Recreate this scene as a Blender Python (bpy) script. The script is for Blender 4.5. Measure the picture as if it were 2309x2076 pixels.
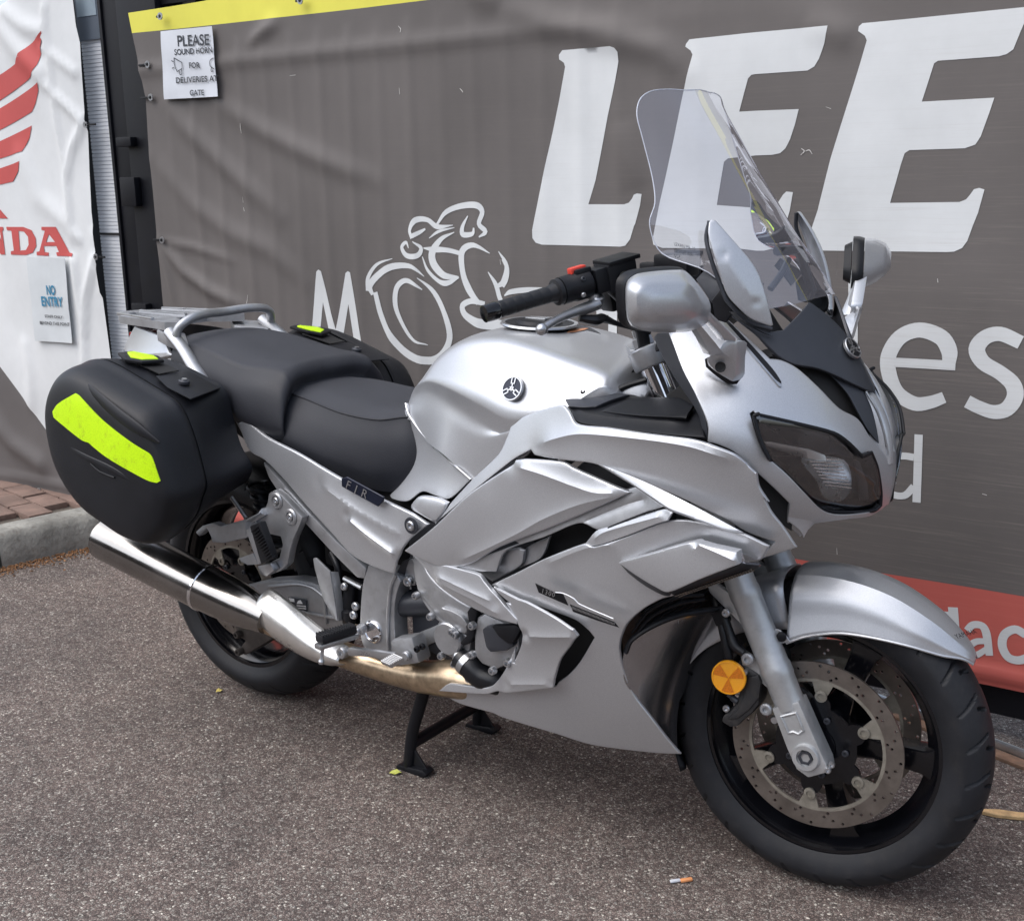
import bpy, bmesh, math, random
import numpy as np
from mathutils import Vector, Matrix
from mathutils.geometry import delaunay_2d_cdt
R = math.radians
PI = math.pi
random.seed(7)
for o in list(bpy.data.objects):
    bpy.data.objects.remove(o)
scene = bpy.context.scene
COL = scene.collection

# ------------------------------------------------------------------ camera
cam_data = bpy.data.cameras.new('camera')
cam = bpy.data.objects.new('camera', cam_data)
COL.objects.link(cam)
rt, up, fw = Vector((0.807652,0.589310,-0.020317)), Vector((-0.122005,0.200720,0.972022)), Vector((-0.576900,0.782576,-0.234010))
cam.matrix_world = Matrix(((rt.x, up.x, -fw.x, 0), (rt.y, up.y, -fw.y, 0), (rt.z, up.z, -fw.z, 0), (0, 0, 0, 1)))
cam.location = (0.769140,-2.026102,1.343769)
cam_data.sensor_width = 36
cam_data.lens = 42.2193
cam_data.clip_end = 300
cam_data.clip_start = 0.05
scene.camera = cam

# ------------------------------------------------------------------ world, sun, exposure (bright overcast day)
SUN_EL, SUN_AZ = R(56), R(212)
world = bpy.data.worlds.new('World')
scene.world = world
world.use_nodes = True
wn = world.node_tree
wn.nodes.clear()
wo = wn.nodes.new('ShaderNodeOutputWorld')
bg = wn.nodes.new('ShaderNodeBackground')
sky = wn.nodes.new('ShaderNodeTexSky')
sky.sky_type = 'NISHITA'
sky.sun_disc = False
sky.sun_elevation = SUN_EL
sky.sun_rotation = SUN_AZ
sky.air_density = 1.0
sky.dust_density = 3.0
hs = wn.nodes.new('ShaderNodeHueSaturation')
hs.inputs['Saturation'].default_value = 0.62
wn.links.new(sky.outputs[0], hs.inputs['Color'])
wn.links.new(hs.outputs[0], bg.inputs['Color'])
bg.inputs['Strength'].default_value = 0.15
wn.links.new(bg.outputs[0], wo.inputs['Surface'])
sd = bpy.data.lights.new('sun', 'SUN')
sd.energy = 1.05
sd.angle = R(85)
sd.color = (1.0, 0.995, 0.985)
sun = bpy.data.objects.new('sun', sd)
COL.objects.link(sun)
# direction towards the sun: behind and above the camera
sdir = Vector((math.sin(SUN_AZ) * math.cos(SUN_EL), math.cos(SUN_AZ) * math.cos(SUN_EL), math.sin(SUN_EL)))
sun.rotation_euler = sdir.to_track_quat('Z', 'Y').to_euler()
sun.location = sdir * 20
scene.view_settings.view_transform = 'Standard'
scene.view_settings.look = 'None'
scene.view_settings.exposure = 0.77
scene.view_settings.gamma = 1
scene.view_settings.use_curve_mapping = False
scene.render.engine = 'CYCLES'
scene.cycles.max_bounces = 8
scene.cycles.transparent_max_bounces = 16

# ------------------------------------------------------------------ materials
def newmat(name):
    m = bpy.data.materials.new(name)
    m.use_nodes = True
    nt = m.node_tree
    return m, nt, nt.nodes['Principled BSDF']
def setp(b, **k):
    names = dict(col='Base Color', met='Metallic', rough='Roughness', coat='Coat Weight', coatr='Coat Roughness', spec='Specular IOR Level', trans='Transmission Weight', ior='IOR', alpha='Alpha', sheen='Sheen Weight', aniso='Anisotropic')
    for a, v in k.items():
        if a == 'col': v = (*v, 1)
        b.inputs[names[a]].default_value = v
def tex(nt, kind, scale=10, detail=4, rough=.6, vec=None, **k):
    n = nt.nodes.new({'noise': 'ShaderNodeTexNoise', 'voro': 'ShaderNodeTexVoronoi', 'wave': 'ShaderNodeTexWave'}[kind])
    n.inputs['Scale'].default_value = scale
    if kind == 'noise':
        n.inputs['Detail'].default_value = detail
        n.inputs['Roughness'].default_value = rough
    if vec is not None:
        nt.links.new(vec, n.inputs['Vector'])
    return n
def ramp(nt, src, stops):
    n = nt.nodes.new('ShaderNodeValToRGB')
    el = n.color_ramp.elements
    while len(el) < len(stops): el.new(0.5)
    for e, (p, c) in zip(el, stops):
        e.position = p
        e.color = (c, c, c, 1) if isinstance(c, (int, float)) else (*c, 1)
    nt.links.new(src, n.inputs['Fac'])
    return n
def coords(nt, scale=(1, 1, 1), rot=(0, 0, 0)):
    g = nt.nodes.new('ShaderNodeNewGeometry')
    m = nt.nodes.new('ShaderNodeMapping')
    m.inputs['Scale'].default_value = scale
    m.inputs['Rotation'].default_value = rot
    nt.links.new(g.outputs['Position'], m.inputs['Vector'])
    return m.outputs[0]
def bump(nt, b, src, strength=.3, dist=.002, prev=None):
    n = nt.nodes.new('ShaderNodeBump')
    n.inputs['Strength'].default_value = strength
    n.inputs['Distance'].default_value = dist
    nt.links.new(src, n.inputs['Height'])
    if prev is not None: nt.links.new(prev.outputs[0], n.inputs['Normal'])
    nt.links.new(n.outputs[0], b.inputs['Normal'])
    return n
def mixc(nt, fac, a, b, mode='MIX'):
    n = nt.nodes.new('ShaderNodeMix')
    n.data_type = 'RGBA'
    n.blend_type = mode
    if isinstance(fac, (int, float)): n.inputs[0].default_value = fac
    else: nt.links.new(fac, n.inputs[0])
    for i, v in ((6, a), (7, b)):
        if isinstance(v, tuple): n.inputs[i].default_value = (*v, 1)
        else: nt.links.new(v, n.inputs[i])
    return n.outputs[2]
def simple(name, col, rough=.5, met=0, var=.15, vs=12, bs=0, bd=.0005, bscale=400, dirt=0, **k):
    """base colour with soft patchiness, uneven gloss and a fine surface grain"""
    m, nt, b = newmat(name)
    setp(b, col=col, rough=rough, met=met, **k)
    v = coords(nt)
    n = tex(nt, 'noise', vs, 5, .65, v)
    lo = tuple(c * (1 - var) for c in col); hi = tuple(min(1, c * (1 + var)) for c in col)
    r = ramp(nt, n.outputs[0], [(.3, lo), (.7, hi)])
    out = r.outputs[0]
    if dirt:
        n3 = tex(nt, 'noise', 45, 8, .75, v)
        r3 = ramp(nt, n3.outputs[0], [(.5, 0), (.75, dirt)])
        out = mixc(nt, r3.outputs[0], out, (.13, .11, .09))
    nt.links.new(out, b.inputs['Base Color'])
    rr = ramp(nt, n.outputs[0], [(.25, max(0, rough - .06)), (.75, min(1, rough + .08))])
    nt.links.new(rr.outputs[0], b.inputs['Roughness'])
    if bs:
        n2 = tex(nt, 'noise', bscale, 3, .6, v)
        bump(nt, b, n2.outputs[0], bs, bd)
    return m
M = {}
def paint():
    m, nt, b = newmat('silver_metallic_paint')
    setp(b, col=(.50, .505, .52), met=.72, rough=.36, coat=.35, coatr=.07)
    v = coords(nt)
    n = tex(nt, 'noise', 900, 2, .6, v)
    r = ramp(nt, n.outputs[0], [(.3, (.46, .473, .50)), (.7, (.60, .613, .64))])
    nt.links.new(r.outputs[0], b.inputs['Base Color'])
    n2 = tex(nt, 'noise', 9, 5, .6, v)
    rr = ramp(nt, n2.outputs[0], [(.3, .36), (.7, .42)])
    nt.links.new(rr.outputs[0], b.inputs['Roughness'])
    bump(nt, b, n.outputs[0], .035, .0004)
    return m
M['paint'] = paint()
M['inner'] = simple('glossy_inner_fairing', (.40, .40, .42), .16, .95, .06, 10)  # same silver as the panels, darkened and glossier to suit its dark reflections
M['alu'] = simple('cast_aluminium_paint', (.42, .43, .45), .42, .75, .10, 20, .15, .0006, 500, dirt=.25)
M['alubright'] = simple('bright_aluminium', (.50, .51, .53), .30, .9, .08, 30)
M['forkpaint'] = simple('silver_fork_enamel', (.50, .51, .52), .40, .6, .08, 30, .12, .0005, 600, dirt=.18)
M['chrome'] = simple('chrome', (.78, .78, .80), .07, 1, .04, 10)
M['steel'] = simple('stainless_steel', (.30, .29, .28), .17, 1, .14, 8, dirt=.10)
M['shield'] = simple('heat_shield_steel', (.80, .79, .76), .30, .9, .06, 14)
M['pipe'] = simple('tanned_exhaust_pipe', (.50, .39, .27), .34, .9, .30, 30, .1, .0005, 200, dirt=.35)
M['case'] = simple('charcoal_case_plastic', (.0095, .0105, .014), .46, 0, .3, 5, .5, .0007, 600, spec=.32)
M['plastic'] = simple('black_plastic', (.007, .0075, .010), .45, 0, .2, 15, .2, .0004, 500, spec=.28)
M['greyplastic'] = simple('dark_grey_plastic', (.036, .039, .048), .42, .2, .12, 15, .15, .0004, 500)
M['gloss'] = simple('gloss_black', (.004, .004, .005), .14, 0, .2, 12, coat=.3)
M['rim'] = simple('black_wheel_enamel', (.004, .0042, .006), .17, 0, .3, 12)
M['rubber'] = simple('tyre_rubber', (.0115, .0125, .016), .60, 0, .35, 10, .3, .0008, 350, dirt=.08, spec=.38)
M['hose'] = simple('rubber_hose', (.008, .0085, .011), .36, 0, .2, 25, spec=.4)
M['grip'] = simple('grip_rubber', (.009, .0095, .012), .48, 0, .15, 25, .3, .0008, 200, spec=.4)
M['seat'] = simple('seat_vinyl', (.036, .038, .046), .66, 0, .14, 7, .7, .0009, 520, spec=.35)
M['seatside'] = simple('seat_side_vinyl', (.021, .0225, .029), .56, 0, .14, 7, .5, .0007, 420, spec=.4)
M['rotor'] = simple('brake_rotor_steel', (.23, .205, .185), .38, .85, .22, 20, .1, .0003, 300, dirt=.25)
M['rotorin'] = simple('rotor_bare_metal', (.30, .28, .24), .48, .6, .2, 40, dirt=.5)
M['calblack'] = simple('caliper_black', (.025, .025, .027), .5, .1, .2, 30, .2, .0006, 300, dirt=.25)
M['grime'] = simple('grimy_rear_caliper', (.07, .06, .055), .6, .4, .35, 30, dirt=.6)
M['radiator'] = simple('radiator_fins', (.10, .065, .05), .6, .4, .3, 60)
M['hoseclip'] = M['alubright']
M['darkrec'] = simple('dark_recess_plastic', (.008, .008, .009), .7, 0, .2, 20)
def hivis():
    m, nt, b = newmat('hi_vis_sticker')
    setp(b, col=(.60, .93, .01), rough=.38)
    v = coords(nt)
    vo = tex(nt, 'voro', 420, vec=v)
    r = ramp(nt, vo.outputs['Distance'], [(.0, (.66, .97, .01)), (.75, (.50, .82, .0))])
    n = tex(nt, 'noise', 38, 9, .85, v)
    r2 = ramp(nt, n.outputs[0], [(.54, 0), (.66, .7)])
    nt.links.new(mixc(nt, r2.outputs[0], r.outputs[0], (.30, .42, .02)), b.inputs['Base Color'])
    bump(nt, b, vo.outputs['Distance'], .3, .0006)
    return m
M['hivis'] = hivis()
def amber():
    m, nt, b = newmat('amber_reflector_plastic')
    setp(b, col=(1.0, .42, .01), rough=.25, coat=.6, coatr=.05)
    v = coords(nt, (1, 1, 1), (0, .6, 0))
    w = tex(nt, 'wave', 260, vec=v)
    r = ramp(nt, w.outputs['Color'], [(.2, (.95, .30, .0)), (.8, (1.0, .50, .02))])
    nt.links.new(r.outputs[0], b.inputs['Base Color'])
    bump(nt, b, w.outputs['Color'], .5, .001)
    return m
M['amber'] = amber()
M['amberdark'] = simple('amber_reflector_facets', (.62, .17, .004), .3, 0, .25, 300, coat=.6)
M['red'] = simple('red_switch', (.62, .05, .03), .4, 0, .05)
M['orange'] = simple('orange_warning_label', (.62, .27, .13), .45, 0, .05)
M['white'] = simple('white_print', (.75, .75, .75), .5, 0, .05)
M['navy'] = simple('navy_badge', (.008, .012, .028), .3, .3, .1, 40)
def glassy(name, tint, base=.06, haze=0, hazecol=(.6, .62, .7), rough=.02):
    """clear sheet: see-through body, mirror-like skin that strengthens at grazing angles, optional diffuse haze painting in reflected sky"""
    m = bpy.data.materials.new(name); m.use_nodes = True
    nt = m.node_tree; nt.nodes.clear()
    out = nt.nodes.new('ShaderNodeOutputMaterial')
    tr = nt.nodes.new('ShaderNodeBsdfTransparent'); tr.inputs[0].default_value = (*tint, 1)
    gl = nt.nodes.new('ShaderNodeBsdfGlossy'); gl.inputs['Roughness'].default_value = rough
    gl.inputs[0].default_value = (.95, .95, 1, 1)
    df = nt.nodes.new('ShaderNodeBsdfDiffuse'); df.inputs[0].default_value = (*hazecol, 1)
    fr = nt.nodes.new('ShaderNodeFresnel'); fr.inputs[0].default_value = 1.5
    mr = nt.nodes.new('ShaderNodeMapRange')
    mr.inputs['To Min'].default_value = base - .04; mr.inputs['To Max'].default_value = 1
    nt.links.new(fr.outputs[0], mr.inputs[0])
    m1 = nt.nodes.new('ShaderNodeMixShader'); m2 = nt.nodes.new('ShaderNodeMixShader')
    m1.inputs[0].default_value = haze
    nt.links.new(tr.outputs[0], m1.inputs[1]); nt.links.new(df.outputs[0], m1.inputs[2])
    nt.links.new(mr.outputs[0], m2.inputs[0]); nt.links.new(m1.outputs[0], m2.inputs[1]); nt.links.new(gl.outputs[0], m2.inputs[2])
    nt.links.new(m2.outputs[0], out.inputs[0])
    return m
M['screen'] = glassy('clear_windscreen', (.93, .935, .96), .10, .085, (.60, .61, .70))  # bluish haze colour stands in for sky reflected in the screen
M['lens'] = glassy('headlight_lens', (1.0, 1.0, 1.0), .15, 0)
M['blackgloss_trim'] = M['gloss']

# ------------------------------------------------------------------ geometry helpers
XF = [None]                       # transform applied to the steered front assembly
def finish(name, verts, faces, mat, parent=None, smooth=True, angle=34, **props):
    V = np.asarray(verts, float)
    if XF[0] is not None:
        V = XF[0](V)
    me = bpy.data.meshes.new(name)
    me.from_pydata([tuple(p) for p in V], [], [tuple(int(i) for i in f) for f in faces])
    me.validate()
    if mat is not None: me.materials.append(mat)
    if smooth:
        me.polygons.foreach_set('use_smooth', [True] * len(me.polygons))
        me.set_sharp_from_angle(angle=R(angle))
    me.update()
    o = bpy.data.objects.new(name, me)
    COL.objects.link(o)
    if parent is not None: o.parent = parent
    for k, v in props.items(): o[k] = v
    return o
def empty(name, loc=(0, 0, 0)):
    o = bpy.data.objects.new(name, None)
    o.empty_display_size = .1
    o.location = loc
    COL.objects.link(o)
    return o
def tag(o, label=None, cat=None, group=None, kind=None):
    if label: o['label'] = label
    if cat: o['category'] = cat
    if group: o['group'] = group
    if kind: o['kind'] = kind
    return o
def recalc(verts, faces):
    bm = bmesh.new()
    vs = [bm.verts.new(v) for v in verts]
    for f in faces:
        try: bm.faces.new([vs[i] for i in f])
        except ValueError: pass
    bmesh.ops.recalc_face_normals(bm, faces=bm.faces)
    bm.verts.index_update()
    F = [[v.index for v in f.verts] for f in bm.faces]
    bm.free()
    return F
def A(p): return np.asarray(p, float)
def mirror_pts(P):
    P = A(P).copy(); P[..., 1] *= -1; return P
def cr(P, sub=6, closed=False, corners=(), ang=None, res=None):
    """Catmull-Rom through P; tangents break at 'corners' (indices) or where the turn exceeds ang"""
    P = A(P); n = len(P); corners = set(c % n for c in corners)
    if ang is not None:
        for i in range(n):
            if not closed and i in (0, n - 1): continue
            a = P[i] - P[i - 1]; b = P[(i + 1) % n] - P[i]
            la, lb = np.linalg.norm(a), np.linalg.norm(b)
            if la < 1e-9 or lb < 1e-9: continue
            if math.degrees(math.acos(max(-1, min(1, a @ b / la / lb)))) > ang: corners.add(i)
    out = []
    m = n if closed else n - 1
    for i in range(m):
        p1, p2 = P[i], P[(i + 1) % n]
        L = np.linalg.norm(p2 - p1)
        p0 = P[i - 1] if (closed or i > 0) else 2 * p1 - p2
        p3 = P[(i + 2) % n] if (closed or i + 2 < n) else 2 * p2 - p1
        if i in corners: p0 = 2 * p1 - p2
        if (i + 1) % n in corners: p3 = 2 * p2 - p1
        t1 = (p2 - p0) / 2; t2 = (p3 - p1) / 2
        for t in (t1, t2):
            l = np.linalg.norm(t)
            if l > L and l > 0: t *= L / l
        k = sub if res is None else max(1, int(math.ceil(L / res)))
        for j in range(k):
            s = j / k
            out.append((2*s**3-3*s*s+1)*p1 + (s**3-2*s*s+s)*t1 + (-2*s**3+3*s*s)*p2 + (s**3-s*s)*t2)
    if not closed: out.append(P[-1])
    return np.array(out)
def inside(P, poly):
    x, y = P[:, 0], P[:, 1]; r = np.zeros(len(P), bool)
    a = poly; b = np.roll(poly, -1, 0)
    for (x1, y1), (x2, y2) in zip(a, b):
        if y1 == y2: continue
        c = ((y1 > y) != (y2 > y)) & (x < (x2 - x1) * (y - y1) / (y2 - y1) + x1)
        r ^= c
    return r
def dist_poly(P, poly, closed=True):
    D = np.full(len(P), 1e9)
    b = np.roll(poly, -1, 0) if closed else poly[1:]
    a = poly if closed else poly[:-1]
    for p, q in zip(a, b):
        d = q - p; L = d @ d
        t = np.clip(((P - p) @ d) / L, 0, 1) if L > 0 else np.zeros(len(P))
        D = np.minimum(D, np.linalg.norm(P - p - t[:, None] * d, axis=1))
    return D
def cdt(pts, loops, extra_edges=(), hole=()):
    """constrained triangulation; loops = index lists; returns verts, tris inside loops[0] and outside the rest"""
    E = []
    for l in loops: E += [(l[i], l[(i + 1) % len(l)]) for i in range(len(l))]
    E += list(extra_edges)
    r = delaunay_2d_cdt([Vector((float(a), float(b))) for a, b in pts], E, [], 0, 1e-7, True)
    V = np.array([(v.x, v.y) for v in r[0]]); F = [tuple(f) for f in r[2]]
    C = np.array([V[list(f)].mean(0) for f in F])
    pts = np.asarray(pts)
    ok = inside(C, pts[loops[0]])
    for l in loops[1:]: ok &= ~inside(C, pts[l])
    return V, [f for f, k in zip(F, ok) if k]
def tps(X, w, reg=1e-7):   # thin-plate fit; reg > 0 irons the surface out
    n = len(X); D = np.linalg.norm(X[:, None] - X[None], axis=2)
    K = np.where(D > 0, D * D * np.log(D + 1e-12), 0)
    Am = np.zeros((n + 3, n + 3)); Am[:n, :n] = K + reg * np.eye(n)
    Am[:n, n] = 1; Am[:n, n+1:] = X; Am[n, :n] = 1; Am[n+1:, :n] = X.T
    c = np.linalg.lstsq(Am, np.concatenate([w, [0, 0, 0]]), rcond=None)[0]
    def f(Q):
        D = np.linalg.norm(Q[:, None] - X[None], axis=2)
        return np.where(D > 0, D * D * np.log(D + 1e-12), 0) @ c[:n] + c[n] + Q @ c[n+1:]
    return f
def polyfit(X, w, po):
    c = X.mean(0); s_ = max(1e-6, np.abs(X - c).max())
    T_ = [(i, j) for i in range(po + 1) for j in range(po + 1 - i)]
    def B(Q): q = (Q - c) / s_; return np.stack([q[:, 0] ** i * q[:, 1] ** j for i, j in T_], 1)
    Bm = B(X); reg = np.diag([0 if i + j < 2 else (.02 if i + j == 2 else .08) for i, j in T_])
    co = np.linalg.solve(Bm.T @ Bm + reg + 1e-9 * np.eye(len(T_)), Bm.T @ w)
    return lambda Q: B(Q) @ co
def basis(d):
    n = A(d); n = n / np.linalg.norm(n)
    e1 = np.cross((0, 0, 1), n)
    if np.linalg.norm(e1) < .1: e1 = np.cross((0, 1, 0), n)
    e1 /= np.linalg.norm(e1)
    return e1, np.cross(n, e1), n
def shell(name, out, mat, parent, ctrl=(), d=(0, -1, 0), r=.004, th=.004, holes=(), ridges=(), res=.011, mir=True, ang=40, lift=0, props=None, po=2, rest=0.0):
    """curved body panel: closed outline + interior control points, rolled rim, folded creases, real thickness"""
    e1, e2, n = basis(d)
    out = A(out)
    r = r * .6
    if ridges: res = min(res, .0065)
    def uv(P): P = A(P).reshape(-1, 3); return np.stack([P @ e1, P @ e2], 1)
    allp = [out] + [A(h) for h in holes] + ([A(ctrl)] if len(ctrl) else [])
    cat = np.concatenate(allp); X = uv(cat); w = cat @ n
    _, ui = np.unique(np.round(X, 4), axis=0, return_index=True)
    pf = polyfit(X[ui], w[ui], po)
    if rest > 0:
        tp = tps(X[ui], w[ui] - pf(X[ui]), .001)
        f0 = lambda Q: pf(Q) + rest * tp(Q)
    else: f0 = pf
    loops = []
    for L in [out] + [A(h) for h in holes]:
        q = cr(np.concatenate([uv(L)], 0), closed=True, ang=ang, res=res * .8)
        keep = [0]
        for i in range(1, len(q)):
            if np.linalg.norm(q[i] - q[keep[-1]]) > res * .15: keep.append(i)
        q = q[keep]
        loops.append(q)
    rid = [(cr(uv(pl), res=res * .7), h, wd) for pl, h, wd in ridges]
    P = []; idx = []
    for q in loops:
        idx.append(list(range(len(P), len(P) + len(q)))); P += list(q)
    poly = loops[0]
    def bd(Q):
        D = dist_poly(Q, poly)
        for h in loops[1:]: D = np.minimum(D, dist_poly(Q, h))
        return D
    def ins(Q):
        k = inside(Q, poly)
        for h in loops[1:]: k &= ~inside(Q, h)
        return k
    rings = []
    if r > 0:
        for q in loops:
            tg = np.roll(q, -1, 0) - np.roll(q, 1, 0); tg /= np.linalg.norm(tg, axis=1)[:, None] + 1e-12
            nn = np.stack([-tg[:, 1], tg[:, 0]], 1)
            for s in (.3, .65, 1.0):
                for sg in (1, -1):
                    c = q + nn * sg * s * r
                    k = ins(c) & (bd(c) > .85 * s * r)
                    rings.append(c[k])
    lo, hi = poly.min(0), poly.max(0)
    gx = np.arange(lo[0], hi[0], res); gy = np.arange(lo[1], hi[1], res * .87)
    G = np.array([(x + (res / 2 if j % 2 else 0), y) for j, y in enumerate(gy) for x in gx])
    if len(G):
        k = ins(G); G = G[k]
    if len(G):
        D = bd(G); G = G[D > max(r * 1.5, res * .45)]
    edges = []
    base = len(P)
    rp = []
    for q, h, wd in rid:
        k = ins(q) & (bd(q) > r * .5)
        st = base + len(rp)
        prev = None
        for i, p in enumerate(q):
            if k[i]:
                rp.append(p)
                if prev is not None and prev == i - 1: edges.append((base + len(rp) - 2, base + len(rp) - 1))
                prev = i
        if len(G): G = G[dist_poly(G, q, False) > res * .35]
    P += rp
    for c in rings: P += list(c)
    P += list(G)
    V, F = cdt(P, idx, edges)
    used = sorted(set(i for f in F for i in f)); mp = {a: b for b, a in enumerate(used)}
    V = V[used]; F = [tuple(mp[i] for i in f) for f in F]
    W = f0(V) + lift
    for q, h, wd in rid:
        ts = np.array([np.linalg.norm(V - p, axis=1) for p in (q[0], q[-1])])
        Lq = max(1e-6, np.linalg.norm(np.diff(q, axis=0), axis=1).sum())
        fd = np.clip(ts.min(0) / (.14 * Lq), 0, 1); W += .9 * h * np.exp(-1.5 * dist_poly(V, q, False) / wd) * fd * fd * (3 - 2 * fd)
    if r > 0:
        D = np.clip(bd(V) / r, 0, 1)
        W -= r * (1 - np.sqrt(np.clip(1 - (1 - D) ** 2, 0, 1)))
    P3 = V[:, :1] * e1 + V[:, 1:] * e2 + W[:, None] * n
    # rim wall
    from collections import defaultdict
    cnt = defaultdict(int)
    for f in F:
        for i in range(3):
            a, b = f[i], f[(i + 1) % 3]; cnt[(a, b)] += 1
    bed = [(a, b) for (a, b) in cnt if (b, a) not in cnt]
    verts = list(P3); faces = list(F)
    if th:
        m2 = {}
        for a, b in bed:
            for v in (a, b):
                if v not in m2:
                    m2[v] = len(verts); verts.append(P3[v] - n * th)
            faces.append((b, a, m2[a], m2[b]))
    verts = np.array(verts)
    # orient outward
    f = faces[0]; nn = np.cross(verts[f[1]] - verts[f[0]], verts[f[2]] - verts[f[0]])
    if nn @ n < 0: faces = [tuple(reversed(f)) for f in faces]
    o = finish(name, verts, faces, mat, parent, angle=22, **(props or {}))
    if mir:
        v2 = verts.copy(); v2[:, 1] *= -1
        o2 = finish(name, v2, [tuple(reversed(f)) for f in faces], mat, parent, angle=22, **(props or {}))
        return o, o2
    return o
def loft(name, secs, mat, parent, su=5, sv=5, bu=(), bv=(), mirror=True, cap=(False, False), closed=False, angle=34, bothsides=False, split=None, **props):
    """smooth skin through sections; mirror=True welds the y-mirrored half on"""
    S = [cr(s, sub=su, corners=bu, closed=closed) for s in map(A, secs)]
    S = np.array(S)                                     # nsec x k x 3
    T2 = np.array([cr(S[:, j], sub=sv, corners=bv) for j in range(S.shape[1])])  # k x m x 3
    T2 = np.transpose(T2, (1, 0, 2))
    if mirror:
        m = mirror_pts(T2[:, ::-1]);
        T2 = np.concatenate([m[:, :-1], T2], 1)
    nu, nv = T2.shape[1], T2.shape[0]
    V = T2.reshape(-1, 3); F = []
    kk = nu if closed and not mirror else nu - 1
    for i in range(nv - 1):
        for j in range(kk):
            j2 = (j + 1) % nu
            F.append((i * nu + j, i * nu + j2, (i + 1) * nu + j2, (i + 1) * nu + j))
    V = list(V)
    for e, c in ((0, cap[0]), (nv - 1, cap[1])):
        if c:
            ring = list(range(e * nu, e * nu + nu))
            F.append(tuple(ring))
    F = recalc(V, F)
    o = finish(name, V, F, mat, parent, angle=angle, **props)
    if split is not None:                      # lower part of the profile in a second material
        o.data.materials.append(split[1]); c0 = (nu - 1) / 2
        for q in o.data.polygons:
            if q.index < (nv - 1) * kk and abs(q.index % kk + .5 - c0) > split[0] * su: q.material_index = 1
    if bothsides:
        finish(name, mirror_pts(V), [tuple(reversed(f)) for f in F], mat, parent, angle=angle, **props)
    return o
def frame_from(axis, hint=(0, 0, 1)):
    a = A(axis) / np.linalg.norm(axis); h = A(hint)
    if abs(a @ h) > .95: h = A((1, 0, 0))
    x = np.cross(h, a); x /= np.linalg.norm(x)
    return x, np.cross(a, x), a
def tube(name, pts, rad, mat, parent, seg=12, sub=6, cap=True, closed=False, mir=False, ang=60, flat=1, flatdir=(0, 0, 1), **props):
    P = A(pts); n = len(P)
    rads = [rad] * n if isinstance(rad, (int, float)) else list(rad)
    Q = cr(np.concatenate([P, np.array(rads)[:, None]], 1), sub=sub, closed=closed, ang=ang) if n > 2 or closed else np.concatenate([P, np.array(rads)[:, None]], 1)
    C, Rr = Q[:, :3], Q[:, 3]
    m = len(C); V = []; F = []
    prev = None
    for i in range(m):
        t = C[(i + 1) % m if closed else min(i + 1, m - 1)] - C[i - 1 if (closed or i) else 0]
        if i == 0 and not closed: t = C[1] - C[0]
        t = t / (np.linalg.norm(t) + 1e-12)
        if prev is None: x, y, _ = frame_from(t, flatdir)
        else:
            x = prev - (prev @ t) * t; x /= np.linalg.norm(x); y = np.cross(t, x)
        prev = x
        for j in range(seg):
            a = 2 * PI * j / seg
            V.append(C[i] + Rr[i] * (math.cos(a) * x + flat * math.sin(a) * y))
    for i in range(m if closed else m - 1):
        i2 = (i + 1) % m
        for j in range(seg):
            j2 = (j + 1) % seg
            F.append((i * seg + j, i * seg + j2, i2 * seg + j2, i2 * seg + j))
    if cap and not closed:
        F.append(tuple(reversed(range(seg)))); F.append(tuple(range((m - 1) * seg, m * seg)))
    o = finish(name, V, F, mat, parent, **props)
    if mir: finish(name, mirror_pts(V), [tuple(reversed(f)) for f in F], mat, parent, **props)
    return o
def lathe(name, prof, org, axis, mat, parent, seg=32, mir=False, hint=(0, 0, 1), angle=34, **props):
    """prof = [(distance along axis, radius)]"""
    x, y, a = frame_from(axis, hint); org = A(org); V = []; F = []
    for (t, r_) in prof:
        for j in range(seg):
            q = 2 * PI * j / seg
            V.append(org + a * t + r_ * (math.cos(q) * x + math.sin(q) * y))
    for i in range(len(prof) - 1):
        for j in range(seg):
            j2 = (j + 1) % seg
            F.append((i * seg + j, i * seg + j2, (i + 1) * seg + j2, (i + 1) * seg + j))
    if prof[0][1] > 1e-5 and prof[0][1] < prof[0][1] + 1: pass
    closed = abs(prof[0][0] - prof[-1][0]) < 1e-9 and abs(prof[0][1] - prof[-1][1]) < 1e-9
    if not closed:
        F.append(tuple(reversed(range(seg)))); F.append(tuple(range((len(prof) - 1) * seg, len(prof) * seg)))
    o = finish(name, V, F, mat, parent, angle=angle, **props)
    if mir: finish(name, mirror_pts(V), [tuple(reversed(f)) for f in F], mat, parent, angle=angle, **props)
    return o
def beveled(verts, faces, w, seg=2, lim=20):
    bm = bmesh.new()
    vs = [bm.verts.new(v) for v in verts]
    for f in faces: bm.faces.new([vs[i] for i in f])
    bmesh.ops.recalc_face_normals(bm, faces=bm.faces)
    if w > 0:
        ed = [e for e in bm.edges if len(e.link_faces) == 2 and e.calc_face_angle(0) > R(lim)]
        bmesh.ops.bevel(bm, geom=ed, offset=w, segments=seg, affect='EDGES', profile=.6, clamp_overlap=True)
    bmesh.ops.triangulate(bm, faces=[f for f in bm.faces if len(f.verts) > 4])
    bm.verts.index_update()
    V = [tuple(v.co) for v in bm.verts]; F = [[v.index for v in f.verts] for f in bm.faces]
    bm.free()
    return V, F
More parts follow.
